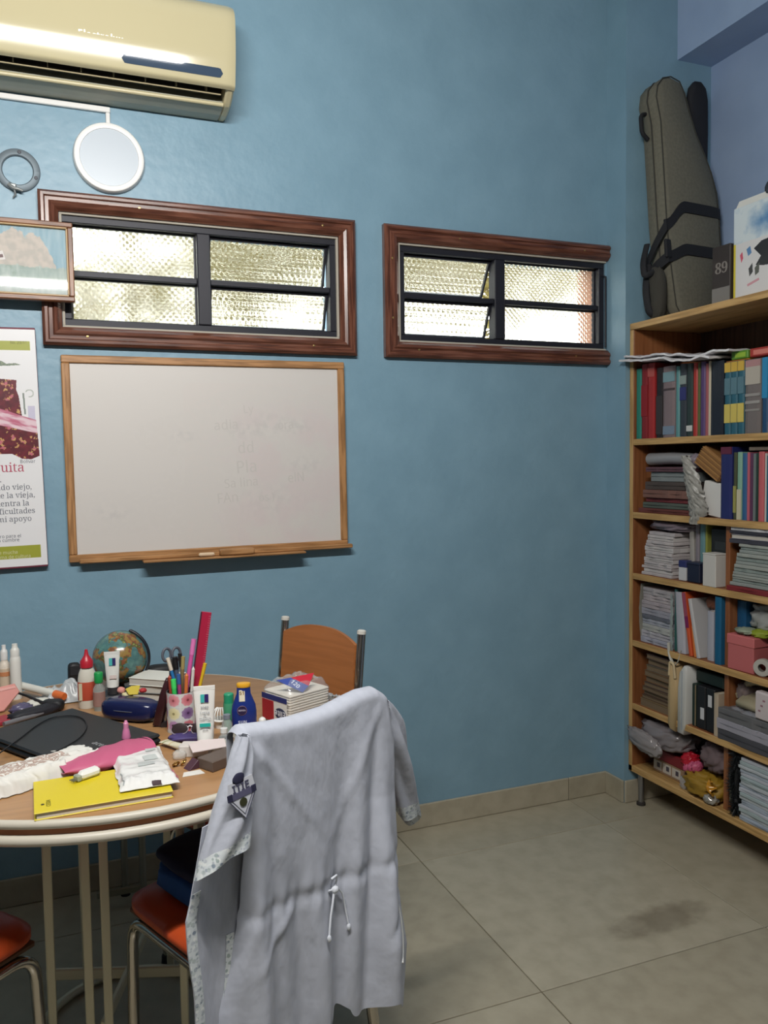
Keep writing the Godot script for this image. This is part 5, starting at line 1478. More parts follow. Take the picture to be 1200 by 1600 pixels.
	for s in [-1, 1]:
		part("handle", MB.new().tube(arc(Vector3(s * 0.011, 0.006, s * 0.003), Vector3.RIGHT, Vector3.UP * 1.5, 0.0105, 0, TAU * 15 / 16, 15), 0.0034, 7, true), mat(84, 88, 98, 0.5), o)
		part("blade", MB.new().box(Vector3(0, -0.075, s * 0.0015), Vector3(0.011, 0.14, 0.002), 0.0006, xf(Vector3.ZERO, Vector3(0, 0, s * 0.035))), mat(160, 160, 162, 0.25, 0.9), o)
	# red ruler
	o = thing("ruler", "tall red ruler sticking up out of the back of the pen cup", "ruler", Vector3(0.283, TY + 0.01, 0.798))
	var rt := xf(Vector3.ZERO, Vector3(0, -0.25, -0.155))
	part("blade", MB.new().box(Vector3(0, 0.138, 0), Vector3(0.024, 0.276, 0.003), 0.0008, rt), mat(162, 30, 62, 0.35), o)
	part("edge", MB.new().box(Vector3(-0.0115, 0.138, 0), Vector3(0.004, 0.275, 0.0036), 0.0008, rt), mat(70, 30, 46, 0.4), o)
	for k in 24:
		part("mark", MB.new().box(Vector3(0.0095, 0.14 + k * 0.0055, 0.0016), Vector3(0.005 if k % 5 else 0.008, 0.0006, 0.0004), 0, rt), mat(210, 130, 150, 0.5), o)

func lotion_and_bottles():
	var white := mat(222, 222, 218, 0.4)
	var o := thing("lotion_bottle", "dark blue lotion bottle with yellow cap and round emblem", "bottle", Vector3(0.389, TY, 0.906), -0.2)
	var navy := mat(28, 48, 122, 0.25)
	part("body", MB.new().lathe([Vector2(0, 0), Vector2(0.026, 0), Vector2(0.0285, 0.004), Vector2(0.029, 0.06), Vector2(0.027, 0.074), Vector2(0.0205, 0.091), Vector2(0.0165, 0.101), Vector2(0.0155, 0.117)], 36, ID, 0.62), navy, o)
	part("cap", MB.new().lathe([Vector2(0.0158, 0.1165), Vector2(0.0162, 0.117), Vector2(0.0162, 0.124), Vector2(0.015, 0.126), Vector2(0, 0.1265)], 28, ID, 0.66), mat(222, 166, 44, 0.35), o)
	face_print(o, "neck_label", 0.0135, 0.026, Vector3(-0.004, 0.0985, 0.0118), -0.22, mat(214, 208, 186, 0.4))
	var p := part("lettering", letters("51", 0.011, 0.0005, false, true), mat(120, 92, 30, 0.5), o)
	p.transform = xf(Vector3(-0.004, 0.1045, 0.0112), Vector3(-0.22, 0, 0))
	var disc := part("emblem", MB.new().lathe([Vector2(0.0102, 0), Vector2(0.0102, 0.0012), Vector2(0, 0.0014)], 28, xf(Vector3(-0.0045, 0.0655, 0.0172), Vector3(PI / 2 - 0.08, 0, 0))), mat(40, 30, 66, 0.4), o)
	part("emblem_ring", MB.new().tube(arc(Vector3(-0.0045, 0.0655, 0.0182), Vector3.RIGHT, Vector3.UP, 0.0108, 0, TAU * 31 / 32, 31), 0.0006, 6, true), mat(150, 120, 140, 0.3, 0.4), disc)
	p = part("emblem_lettering", letters("NIVEA", 0.0055, 0.0004, false, true), mat(190, 186, 206, 0.4), disc)
	p.transform = xf(Vector3(-0.0045, 0.066, 0.0190))
	p = part("lettering", letters("SUN", 0.010, 0.0004, false, true), mat(190, 198, 220, 0.4), o)
	p.transform = xf(Vector3(-0.004, 0.038, 0.0184))
	o = thing("green_bottle", "slim green bottle standing close behind the dark blue lotion bottle", "bottle", Vector3(0.362, TY, 0.862))
	part("body", MB.new().lathe([Vector2(0, 0), Vector2(0.012, 0), Vector2(0.0132, 0.003), Vector2(0.0132, 0.066), Vector2(0.0125, 0.071)], 22), mat(70, 150, 112, 0.35), o)
	part("cap", MB.new().lathe([Vector2(0.0118, 0.070), Vector2(0.0118, 0.091), Vector2(0.010, 0.093), Vector2(0, 0.093)], 22), mat(36, 148, 108, 0.35), o)
	# white slotted head
	o = thing("hair_brush", "white plastic slotted brush head lying beside the green bottle", "brush", Vector3(0.352, TY + 0.03, 0.815), -0.3)
	for k in 7:
		var a := (k - 3) * 0.3
		part("slat", MB.new().tube(arc(Vector3(sin(a) * 0.004, 0, 0), Vector3(sin(a), 0, cos(a)), Vector3.UP, 0.02, -0.5, 1.2, 8), 0.0018, 6), white, o)
	part("rim", MB.new().tube(arc(Vector3(0, -0.010, 0.006), Vector3.RIGHT, Vector3.BACK, 0.019, 0, TAU * 23 / 24, 23), 0.003, 7, true), white, o)
	part("neck", MB.new().lathe([Vector2(0.0, -0.030), Vector2(0.014, -0.030), Vector2(0.016, -0.014), Vector2(0.018, -0.010)], 18, xf(Vector3(0, 0, 0.006))), white, o)
	for k in 2:
		o = thing("clear_bottle", ["small clear bottle with white label standing beside the large cream tube", "taller clear bottle behind the small clear one by the blue lotion"][k], "bottle", [Vector3(0.329, TY, 0.972), Vector3(0.345, TY, 0.925)][k])
		var hh: float = [0.036, 0.052][k]
		part("body", MB.new().lathe([Vector2(0, 0), Vector2(0.0115, 0), Vector2(0.0122, 0.003), Vector2(0.0122, hh - 0.01), Vector2(0.008, hh - 0.004), Vector2(0.007, hh)], 20), glassy(206, 214, 214, 0.3, 0.06), o)
		part("cap", MB.new().lathe([Vector2(0.0082, hh), Vector2(0.0082, hh + 0.010), Vector2(0, hh + 0.011)], 16), [mat(206, 208, 206, 0.4), mat(120, 128, 140, 0.3)][k], o)
		if k == 0: solid_label(o, 0.0124, 0.004, 0.024, mat(216, 220, 216, 0.5), "label", 20)
	# small white figure half hidden by the dress
	o = thing("trinket", "small white round trinket with dark print between lotion bottle and dress", "trinket", Vector3(0.432, TY, 0.905))
	part("ball", MB.new().lump(Vector3(0, 0.03, 0), Vector3(0.018, 0.018, 0.018), 0.0, 1, 1.0, ID, 18, 12), white, o)
	part("body", MB.new().lump(Vector3(0.004, 0.012, 0.004), Vector3(0.026, 0.026, 0.022), 0.05, 2, 1.0, ID, 18, 12), white, o)
	part("print", MB.new().box(Vector3(0.002, 0.014, 0.0155), Vector3(0.008, 0.008, 0.001), 0.0003), mat(70, 72, 80, 0.5), o)

func napkins():
	var o := thing("napkin_pack", "pack of white paper napkins in clear film with red and blue label", "napkins", Vector3(0.5385, TY, 0.8265), deg_to_rad(23))
	# the folded napkins inside, each layer showing at the side
	for k in 12:
		part("napkin", MB.new().box(Vector3(rng.randf_range(-0.001, 0.001), 0.004 + k * 0.0064, 0), Vector3(0.124 + rng.randf_range(-0.001, 0.001), 0.0062, 0.102 + rng.randf_range(-0.001, 0.001)), 0.0022), mat(214, 208, 196, 0.9) if k % 2 else mat(220, 215, 204, 0.9), o)
	var L := Transform3D(Basis(Vector3(0, 0, 1), Vector3.UP, Vector3(-1, 0, 0)), Vector3(-0.0692, 0, 0)) * Transform3D(Basis.from_scale(Vector3(1.16, 1.2, 1)), Vector3.ZERO)
	part("label", MB.new().box(Vector3(0, 0.028, 0), Vector3(0.084, 0.046, 0.0012), 0.0003, L), mat(222, 220, 214, 0.4), o)
	part("label_red", MB.new().box(Vector3(-0.022, 0.027, 0.001), Vector3(0.04, 0.042, 0.001), 0.0003, L), mat(160, 30, 44, 0.35), o)
	part("label_blue", MB.new().box(Vector3(0.0, 0.055, 0.001), Vector3(0.086, 0.011, 0.001), 0.0003, L), mat(40, 50, 110, 0.35), o)
	var oval := part("oval_emblem", MB.new().lathe([Vector2(0.0185, 0), Vector2(0.0185, 0.0012), Vector2(0, 0.0014)], 28, L * xf(Vector3(0.021, 0.026, 0.0006), Vector3(PI / 2, 0, 0)), 0.62), mat(44, 54, 84, 0.35), o)
	var tx := part("emblem_lettering", letters("Elite", 0.017, 0.0005, false, true), mat(206, 208, 214, 0.4), oval)
	tx.transform = L * xf(Vector3(0.021, 0.0262, 0.002), Vector3(0, 0, PI))
	# loose film drawn over the pack
	var nz := FastNoiseLite.new()
	nz.frequency = 26.0
	var film := MB.new().sheet(func(u, v):
		var a: float = u * TAU
		var k := 0.30
		var cx := signf(cos(a)) * pow(absf(cos(a)), k)
		var cz := signf(sin(a)) * pow(absf(sin(a)), k)
		var yy: float = lin([0, 0.45, 0.7, 0.85, 1.0], [0.001, 0.080, 0.098, 0.106, 0.108], v)
		var s: float = lin([0, 0.45, 0.7, 0.85, 1.0], [1.03, 1.05, 0.80, 0.45, 0.0], v)
		var p := Vector3(cx * 0.066 * s, yy, -cz * 0.055 * s)
		var n := nz.get_noise_3dv(p)
		return p + Vector3(cx * 0.003 * n, 0.014 * n * smoothstep(0.4, 0.8, v), -cz * 0.003 * n), 64, 28)
	part("film", film, glassy(226, 228, 230, 0.14, 0.08), o)
	# loose ends of the bag: one gathered at each side, one printed triangle folded on top
	for s in [1]:
		var e := MB.new().sheet(func(u, v):
			var x: float = s * (0.058 + 0.06 * v)
			var w := lerpf(0.048, 0.03, v)
			return Vector3(x, 0.055 - 0.028 * v + 0.010 * sin(u * 14 + s) * v + nz.get_noise_2d(u, v * 0.4 + s) * 0.012, (u - 0.5) * 2 * w), 18, 10, 0.0006)
		part("film_end", e, glassy(216, 218, 220, 0.34, 0.15), o)
	var f := xf(Vector3(-0.022, 0.094, 0.034), Vector3(-0.85, -0.35, 0.0))
	part("blue_flap", MB.new().prism(PackedVector2Array([Vector2(-0.05, 0.022), Vector2(0.006, -0.022), Vector2(0.026, -0.006), Vector2(-0.012, 0.024)]), 0, 0.0008, 0, f), mat(54, 74, 150, 0.35), o)
	part("red_flap", MB.new().prism(PackedVector2Array([Vector2(-0.012, 0.024), Vector2(0.026, -0.006), Vector2(0.050, 0.030)]), 0, 0.0008, 0, f), mat(186, 34, 54, 0.35), o)
	var t2 := part("flap_lettering", letters("120", 0.016, 0.0004, false, true), mat(206, 212, 226, 0.4), o)
	t2.transform = f * xf(Vector3(-0.006, 0.004, 0.0012), Vector3(0, 0, -1.0))

func near_edge():
	var white := mat(222, 222, 218, 0.45)
	# yellow notebook
	var o := thing("yellow_notebook", "bright yellow covered notebook lying at the near edge of the table", "notebook", Vector3(0.061, TY, 1.13), 0.03)
	var yel := mat(206, 186, 28, 0.45)
	part("pages", MB.new().box(Vector3(0.001, 0.0065, 0), Vector3(0.240, 0.0105, 0.160), 0.0005), mat(200, 192, 182, 0.85), o)
	part("cover", MB.new().box(Vector3(0, 0.0127, 0), Vector3(0.246, 0.0018, 0.166), 0.0006), yel, o)
	part("cover", MB.new().box(Vector3(0, 0.0009, 0), Vector3(0.246, 0.0018, 0.166), 0.0006), yel, o)
	part("cover_emblem", MB.new().lump(Vector3(-0.108, 0.0139, 0.045), Vector3(0.007, 0.001, 0.008), 0.3, 3, 2.0, ID, 12, 6), mat(60, 56, 20, 0.6), o)
	var p := part("lettering", letters("CEIDA", 0.011, 0.0003, false, true), mat(110, 104, 24, 0.6), o)
	p.transform = xf(Vector3(-0.098, 0.0138, 0.042), Vector3(-PI / 2, 0, 0) ) * xf(Vector3.ZERO, Vector3(0, 0, PI / 2))
	# white plug
	o = thing("charger_plug", "white charger plug with grey pins lying on the yellow notebook", "plug", Vector3(0.032, TY + 0.0138, 1.075), 0.55)
	part("body", MB.new().box(Vector3(0.008, 0.009, 0), Vector3(0.046, 0.018, 0.021), 0.006), white, o)
	part("nose", MB.new().box(Vector3(-0.017, 0.007, 0), Vector3(0.010, 0.012, 0.018), 0.002), mat(150, 156, 140, 0.4), o)
	for k in 3:
		part("pin", MB.new().box(Vector3(-0.026, 0.005, (k - 1) * 0.006), Vector3(0.010, 0.002, 0.0025), 0.0005), mat(140, 140, 130, 0.3, 0.8), o)
	# pink pouch
	o = thing("pink_pouch", "soft pink zipped pouch, open at one end, lying before the laptop", "pouch", Vector3(0.078, TY + 0.001, 0.985), deg_to_rad(22))
	var P := func(u, v):
		var a: float = u * TAU
		var x := lerpf(-0.10, 0.088, v)
		var hw := 0.050 * pow(sin(clampf(lerpf(0.16, 1.0, v), 0, 1) * PI * 0.62), 0.6)
		var hh := 0.019 * pow(sin(clampf(lerpf(0.12, 0.9, v), 0, 1) * PI * 0.72), 0.7)
		return Vector3(x + 0.01 * sin(a) * v, 0.019 + sin(a) * hh + 0.0015 * sin(v * 23 + a * 2), -cos(a) * hw + 0.004 * sin(v * 6.0))
	part("pouch", MB.new().sheet(P, 36, 30, 0.0015), mat(186, 88, 122, 0.55), o)
	part("dark_mouth", MB.new().lump(Vector3(0.088, 0.020, 0.006), Vector3(0.016, 0.026, 0.074), 0.1, 3, 1.0, ID, 16, 10), mat(40, 18, 30, 0.8), o)
	part("zip_edge", MB.new().tube(arc(Vector3(0.088, 0.019, 0), Vector3(0.1, 0, 1.0), Vector3(0.2, 1, 0) * 0.42, 0.043, 0, TAU * 23 / 24, 23), 0.0014, 6, true), mat(60, 24, 42, 0.6), o)
	# pink spray bottle
	o = thing("pink_sprayer", "tiny translucent pink spray bottle standing behind the pink pouch", "bottle", Vector3(0.125, TY + 0.0246, 0.885))
	part("body", MB.new().lathe([Vector2(0, 0), Vector2(0.0098, 0), Vector2(0.0102, 0.002), Vector2(0.0078, 0.016), Vector2(0.0062, 0.022)], 18), mat(198, 120, 160, 0.3), o)
	part("cap", MB.new().lathe([Vector2(0.0058, 0.0215), Vector2(0.0058, 0.034), Vector2(0.004, 0.036), Vector2(0.003, 0.040), Vector2(0, 0.0405)], 16), mat(206, 134, 170, 0.3), o)
	# white plastic packaging
	var nz := FastNoiseLite.new()
	nz.frequency = 22.0
	nz.fractal_octaves = 3
	o = thing("plastic_packet", "crumpled white printed plastic packet lying partly on the yellow notebook", "packet", Vector3(0.143, TY + 0.013, 1.075), 0.04)
	var W := func(u, v):
		var x: float = (u - 0.5) * lerpf(0.112, 0.10, v)
		var z: float = (0.5 - v) * 0.215
		var e := minf(minf(u, 1 - u), minf(v, 1 - v))
		var h := 0.004 + 0.016 * smoothstep(0.0, 0.12, e) * (0.75 + 0.22 * nz.get_noise_2d(x * 0.6, z * 0.6))
		h += 0.006 * smoothstep(0.16, 0.0, absf(v - 0.12)) * (0.6 + nz.get_noise_2d(x * 2.0, z))
		return Vector3(x + 0.004 * nz.get_noise_2d(z, 3.0), h + maxf(0.0, v - 0.9) * 0.06, z)
	part("packet", MB.new().sheet(W, 40, 60, 0.0008), mat(216, 216, 214, 0.22), o)
	for k in 3:
		part("printed_panel", MB.new().sheet(func(u, v):
			var q: Vector3 = W.call([0.42, 0.55, 0.66][k] + u * [0.3, 0.26, 0.2][k], [0.40, 0.56, 0.80][k] + v * 0.12)
			return q + Vector3(0, 0.0014, 0), 8, 8, 0.0004), mat(182, 188, 186, 0.35), o)
	part("red_edge", MB.new().sheet(func(u, v):
		var q: Vector3 = W.call(0.95 + u * 0.05, 0.06 + v * 0.26)
		return q + Vector3(0, 0.0016, 0), 3, 10, 0.0004), mat(196, 110, 122, 0.35), o)
	part("dark_tab", MB.new().sheet(func(u, v):
		var q: Vector3 = W.call(0.54 + u * 0.16, 0.0 + v * 0.05)
		return q + Vector3(0, 0.0018, 0), 6, 3, 0.0004), mat(70, 54, 58, 0.4), o)
	part("fold_lines", MB.new().sheet(func(u, v):
		var q: Vector3 = W.call(0.06 + u * 0.015, 0.05 + v * 0.3)
		return q + Vector3(0, 0.0014, 0), 2, 12, 0.0003), mat(150, 156, 160, 0.4), o)
	# white crocheted cloth rolled at the edge
	var im := Image.create_empty(256, 128, false, Image.FORMAT_RGB8)
	for y in 128:
		for x in 256:
			var n := nz.get_noise_2d(x * 0.02, y * 0.02)
			var c := col(164, 142, 130).lerp(col(186, 166, 156), clampf(0.5 + n, 0, 1))
			if fposmod(x * 0.11 + sin(y * 0.2), 1.0) < 0.2 and fposmod(y * 0.13, 1.0) < 0.3: c = col(128, 110, 102)
			im.set_pixel(x, y, c)
	o = thing("lace_cloth", "crumpled white cloth with a taupe lace panel at the table's near side", "cloth", Vector3(-0.066, TY, 0.985), deg_to_rad(28))
	var C := func(u, v):
		var x: float = (u - 0.5) * 0.24
		var z: float = (v - 0.5) * 0.125
		var h := 0.012 + 0.014 * pow(sin(v * PI), 0.5) + 0.006 * nz.get_noise_2d(x * 1.2, z * 1.5) + 0.010 * exp(-pow((v - 0.84) / 0.10, 2))
		var e := minf(v, 1 - v)
		return Vector3(x + 0.010 * nz.get_noise_2d(z * 2, 1.0 + x), h * smoothstep(0.0, 0.06, e) + 0.0015, z + 0.010 * nz.get_noise_2d(x * 2, 5.0))
	part("cloth", MB.new().sheet(C, 60, 40, 0.0015), mat(214, 212, 206, 0.9), o)
	part("lace_panel", MB.new().sheet(func(u, v):
		var q: Vector3 = C.call(0.02 + u * 0.78, 0.16 + v * 0.46)
		return q + Vector3(0, 0.0012, 0), 40, 14, 0.0005), tex_mat(ImageTexture.create_from_image(im), 0.9), o)
	# small things right of the laptop
	o = thing("hand_cream", "small cream coloured tube lying on its side before the pen cup", "tube", Vector3(0.222, TY, 0.925), deg_to_rad(-62))
	var T := func(u, v):
		var a: float = u * TAU
		var hw := lerpf(0.0085, 0.0125, v)
		var hd := lerpf(0.0085, 0.001, pow(v, 0.9))
		return Vector3(lerpf(0.032, -0.036, v), 0.0095 + sin(a) * hd, -cos(a) * hw)
	part("body", MB.new().sheet(T, 24, 14), mat(214, 208, 182, 0.4), o)
	part("cap", MB.new().lathe([Vector2(0.0086, 0), Vector2(0.0086, 0.016), Vector2(0, 0.0165)], 18, xf(Vector3(0.032, 0.0095, 0), Vector3(0, 0, -PI / 2))), mat(206, 206, 200, 0.4), o)
	for k in 2:
		part("band", MB.new().sheet(func(u, v):
			var q: Vector3 = T.call(u, [0.78, 0.45][k] + v * 0.05)
			return q + Vector3(0, 0.0004, 0), 24, 2), [mat(140, 150, 96, 0.4), mat(208, 182, 132, 0.4)][k], o)
	o = thing("medicine_box", "small white medicine box lying under the large cream tube", "box", Vector3(0.272, TY, 0.985), deg_to_rad(-22))
	part("carton", MB.new().box(Vector3(-0.008, 0.012, 0.004), Vector3(0.062, 0.024, 0.036), 0.001), mat(206, 200, 194, 0.5), o)
	part("end_flap", MB.new().box(Vector3(-0.0395, 0.012, 0.004), Vector3(0.0015, 0.022, 0.034), 0.0004), mat(186, 178, 174, 0.5), o)
	solo("folded_leaflet", MB.new().prism(PackedVector2Array([Vector2(-0.045, -0.02), Vector2(0.03, -0.03), Vector2(0.046, 0.01), Vector2(-0.004, 0.03), Vector2(-0.034, 0.022)]), 0, 0.0025, 0.0006), mat(212, 198, 196, 0.6), "folded pinkish white leaflet lying between medicine box and taupe box", "leaflet", Vector3(0.286, TY + 0.024, 1.008), 0.3).rotation.x = -PI / 2 + 0.10
	o = thing("taupe_box", "flat dark taupe box partly hidden by the dress sleeve", "box", Vector3(0.300, TY, 1.07), deg_to_rad(30))
	part("box", MB.new().box(Vector3(0, 0.011, 0), Vector3(0.078, 0.022, 0.05), 0.0015), mat(92, 78, 70, 0.5), o)
	part("stud", MB.new().lathe([Vector2(0.003, 0), Vector2(0.003, 0.001), Vector2(0, 0.002)], 12, xf(Vector3(0.022, 0.012, 0.025), Vector3(PI / 2, 0, 0))), mat(190, 150, 96, 0.3, 0.8), o)
	solo("white_card", MB.new().prism(PackedVector2Array([Vector2(-0.022, -0.011), Vector2(0.024, -0.013), Vector2(0.02, 0.012), Vector2(-0.014, 0.012)]), 0, 0.0012, 0.0003), mat(216, 214, 208, 0.5), "small white card lying flat before the taupe box", "card", Vector3(0.238, TY, 1.098), 0.1).rotation.x = -PI / 2
	o = thing("dark_wrapper", "small dark maroon folded wrapper beside the white card", "wrapper", Vector3(0.247, TY, 1.064), 0.4)
	part("wrapper", MB.new().prism(PackedVector2Array([Vector2(-0.018, 0), Vector2(0.022, 0), Vector2(0.004, 0.018)]), -0.012, 0.012, 0.001), mat(74, 44, 56, 0.5), o)
	for k in 2:
		o = thing("earring", ["gold hoop earring lying on the table, nearer the white packet", "gold hoop earring lying on the table, nearer the white card"][k], "earring", Vector3(0.213 + k * 0.016, TY + 0.006, 1.045 - k * 0.004), 0.4 + k, "gold hoop earrings")
		part("hoop", MB.new().tube(arc(Vector3.ZERO, Vector3.RIGHT, Vector3(0, 0.7, 0.7), 0.0068, 0, TAU * 19 / 20, 19), 0.002, 7, true), mat(190, 150, 84, 0.2, 1.0), o)
	solo("clear_blister", MB.new().lump(Vector3(0, 0.009, 0), Vector3(0.03, 0.018, 0.024), 0.25, 6, 2.0, ID, 18, 10, 0.7), glassy(226, 226, 222, 0.35, 0.08), "crumpled clear plastic bubble behind the gold earrings", "plastic", Vector3(0.226, TY, 0.998))
	# sunglasses and the purple cloth behind
	o = thing("sunglasses", "dark sunglasses with pale rims lying folded beside the pen cup", "sunglasses", Vector3(0.268, TY + 0.014, 0.868), -0.35)
	for s in [-1, 1]:
		part("lens", MB.new().lathe([Vector2(0, 0.001), Vector2(0.019, 0.0), Vector2(0.019, 0.002), Vector2(0, 0.003)], 24, xf(Vector3(s * 0.023, 0.006, 0), Vector3(1.05, 0, 0)), 0.8), mat(52, 42, 44, 0.12), o)
		part("rim", MB.new().tube(arc(Vector3(s * 0.023, 0.006, 0), Vector3.RIGHT, Vector3(0, 0.5, -0.87) * 0.82, 0.0196, 0, TAU * 27 / 28, 27), 0.0013, 7, true), mat(150, 140, 150, 0.35), o)
		part("arm", MB.new().tube([Vector3(s * 0.043, 0.012, -0.012), Vector3(s * 0.02, 0.010, -0.03), Vector3(-s * 0.02, 0.006, -0.032)], 0.0022, 6), mat(60, 40, 48, 0.4), o)
	part("bridge", MB.new().tube([Vector3(-0.006, 0.010, -0.004), Vector3(0, 0.013, -0.006), Vector3(0.006, 0.010, -0.004)], 0.002, 6), mat(200, 196, 198, 0.35), o)
	solo("purple_pouch", MB.new().lump(Vector3(0, 0.007, 0), Vector3(0.085, 0.014, 0.05), 0.25, 8, 2.0, ID, 28, 10, 0.6), mat(70, 58, 112, 0.6), "crumpled purple cloth pouch lying under the sunglasses", "pouch", Vector3(0.262, TY, 0.878), -0.3)

func left_clutter():
	var black := mat(22, 23, 27, 0.55)
	var nz := FastNoiseLite.new()
	nz.frequency = 20.0
	nz.fractal_octaves = 3
	# pale plastic bag
	var o := thing("plastic_bag", "crumpled pale translucent plastic bag lying between slim bottle and glue bottle", "bag", Vector3(-0.005, TY, 0.40), 0.1)
	part("bag", MB.new().sheet(func(u, v):
		var x: float = (u - 0.5) * 0.13
		var z: float = (v - 0.5) * 0.10
		var e := minf(minf(u, 1 - u), minf(v, 1 - v))
		return Vector3(x, 0.002 + smoothstep(0, 0.3, e) * (0.012 + 0.040 * u + 0.022 * nz.get_noise_2d(x * 1.4, z * 1.4)), z), 36, 28, 0.0008), mat(176, 180, 182, 0.3), o)
	o = thing("marker_tube", "white capped marker with orange end lying among the cables", "marker", Vector3(-0.116, TY + 0.030, 0.31), 0)
	var d := Vector3(0.115, -0.008, 0.145)
	part("barrel", MB.new().tube([Vector3.ZERO, d * 0.8], 0.0105, 14), mat(214, 214, 206, 0.4), o)
	part("orange_end", MB.new().tube([d * 0.8, d * 0.97, d], 0.0115, 14, false, 0.009), mat(206, 104, 50, 0.45), o)
	solo("white_bundle", MB.new().lump(Vector3(0, 0.013, 0), Vector3(0.07, 0.026, 0.05), 0.3, 3, 2.0, ID, 24, 12), mat(206, 206, 196, 0.7), "small crumpled white paper under the orange ended marker", "paper", Vector3(-0.065, TY, 0.46))
	# plug and cable
	o = thing("power_plug", "black power plug with short cable lying behind the laptop", "plug", Vector3(-0.03, TY, 0.50), -0.4)
	part("body", MB.new().lump(Vector3(0, 0.015, 0), Vector3(0.056, 0.030, 0.034), 0.12, 4, 1.4, ID, 22, 12, 0.6), black, o)
	part("strain_relief", MB.new().tube([Vector3(-0.024, 0.02, 0), Vector3(-0.05, 0.026, -0.01), Vector3(-0.085, 0.03, -0.035), Vector3(-0.13, 0.034, -0.06)], 0.0045, 8, false, 0.003), black, o)
	for k in 2:
		part("pin", MB.new().box(Vector3(-0.036, 0.010, 0.008 + k * 0.008), Vector3(0.018, 0.005, 0.0022), 0.0006), mat(206, 202, 196, 0.25, 0.9), o)
	# pink paper, purple wrapper
	o = thing("pink_packet", "salmon pink paper packet standing on the table in front of the spray bottle", "packet", Vector3(-0.152, TY, 0.455), 0.35)
	part("packet", MB.new().prism(PackedVector2Array([Vector2(-0.06, 0), Vector2(0.0, 0), Vector2(0.045, 0.042), Vector2(0.035, 0.066), Vector2(-0.06, 0.060)]), -0.012, 0.012, 0.003, xf(Vector3.ZERO, Vector3(-0.3, 0, 0))), mat(212, 146, 138, 0.6), o)
	part("fold", MB.new().prism(PackedVector2Array([Vector2(-0.058, 0.05), Vector2(0.036, 0.054), Vector2(0.034, 0.060), Vector2(-0.058, 0.058)]), 0.0122, 0.0132, 0, xf(Vector3.ZERO, Vector3(-0.3, 0, 0))), mat(224, 168, 160, 0.6), o)
	solo("purple_wrapper", MB.new().lump(Vector3(0, 0.014, 0), Vector3(0.06, 0.028, 0.05), 0.4, 7, 2.5, ID, 26, 14), mat(84, 80, 108, 0.3), "crumpled shiny purple grey wrapper beside the salmon pink packet", "wrapper", Vector3(-0.105, TY, 0.50), 0.5)
	solo("black_pouch", MB.new().lump(Vector3(0, 0.013, 0), Vector3(0.13, 0.026, 0.045), 0.25, 11, 2.0, ID, 30, 12, 0.7), mat(26, 26, 34, 0.6), "flat black cloth pouch lying behind the laptop and grey pen", "pouch", Vector3(-0.075, TY, 0.545), 0.5)
	solo("red_booklet", MB.new().box(Vector3(0, 0.006, 0), Vector3(0.09, 0.011, 0.05), 0.002), mat(150, 44, 58, 0.5), "thin red booklet lying between the pink packet and the laptop", "booklet", Vector3(-0.165, TY, 0.57), 0.6)
	solo("grey_pen", MB.new().tube([Vector3(-0.06, 0.007, 0.03), Vector3(0.05, 0.007, -0.03)], 0.006, 12), mat(108, 108, 112, 0.35), "grey pen lying along the back of the laptop", "pen", Vector3(-0.085, TY + 0.004, 0.575), 0.1)

const BX := 2.108   # front of the shelves

# an upright book, spine to the room; at is the front foot of the spine
func book(label: String, z0: float, z1: float, y0: float, h: float, c: Color, group: String, depth := 0.19, inset := 0.006, bands := [], lean := 0.0) -> Node3D:
	var w := z1 - z0 - 0.0012
	var o := thing("book", label, "book", Vector3(BX + inset, y0 + 0.0005, (z0 + z1) / 2), 0, group)
	o.rotation.x = lean
	var m := mat(int(c.r8), int(c.g8), int(c.b8), 0.45)
	var t := minf(0.0022, w * 0.2)
	var cv := MB.new()
	var sp := PackedVector2Array([Vector2(-w / 2, 0.004), Vector2(-w * 0.3, 0.0006), Vector2(0, 0), Vector2(w * 0.3, 0.0006), Vector2(w / 2, 0.004), Vector2(w / 2, depth), Vector2(w / 2 - t, depth), Vector2(w / 2 - t, 0.005), Vector2(-w / 2 + t, 0.005), Vector2(-w / 2 + t, depth), Vector2(-w / 2, depth)])
	# local: spine towards -x, thickness along z
	cv.prism(sp, 0, h, 0, Transform3D(Basis(Vector3(0, 0, 1), Vector3(1, 0, 0), Vector3(0, 1, 0)), Vector3.ZERO))
	part("cover", cv, m, o)
	part("pages", MB.new().box(Vector3(depth / 2 + 0.002, h / 2, 0), Vector3(depth - 0.008, h - 0.006, maxf(w - 2 * t - 0.0004, 0.002))), mat(196, 188, 170, 0.85), o)
	for b in bands:
		var bc: Color = b[2]
		part("spine_band", MB.new().box(Vector3(0.0012, lerpf(0, h, (b[0] + b[1]) / 2), 0), Vector3(0.0042, h * (b[1] - b[0]), w * 0.92), 0.0004), mat(int(bc.r8), int(bc.g8), int(bc.b8), 0.5), o)
	return o

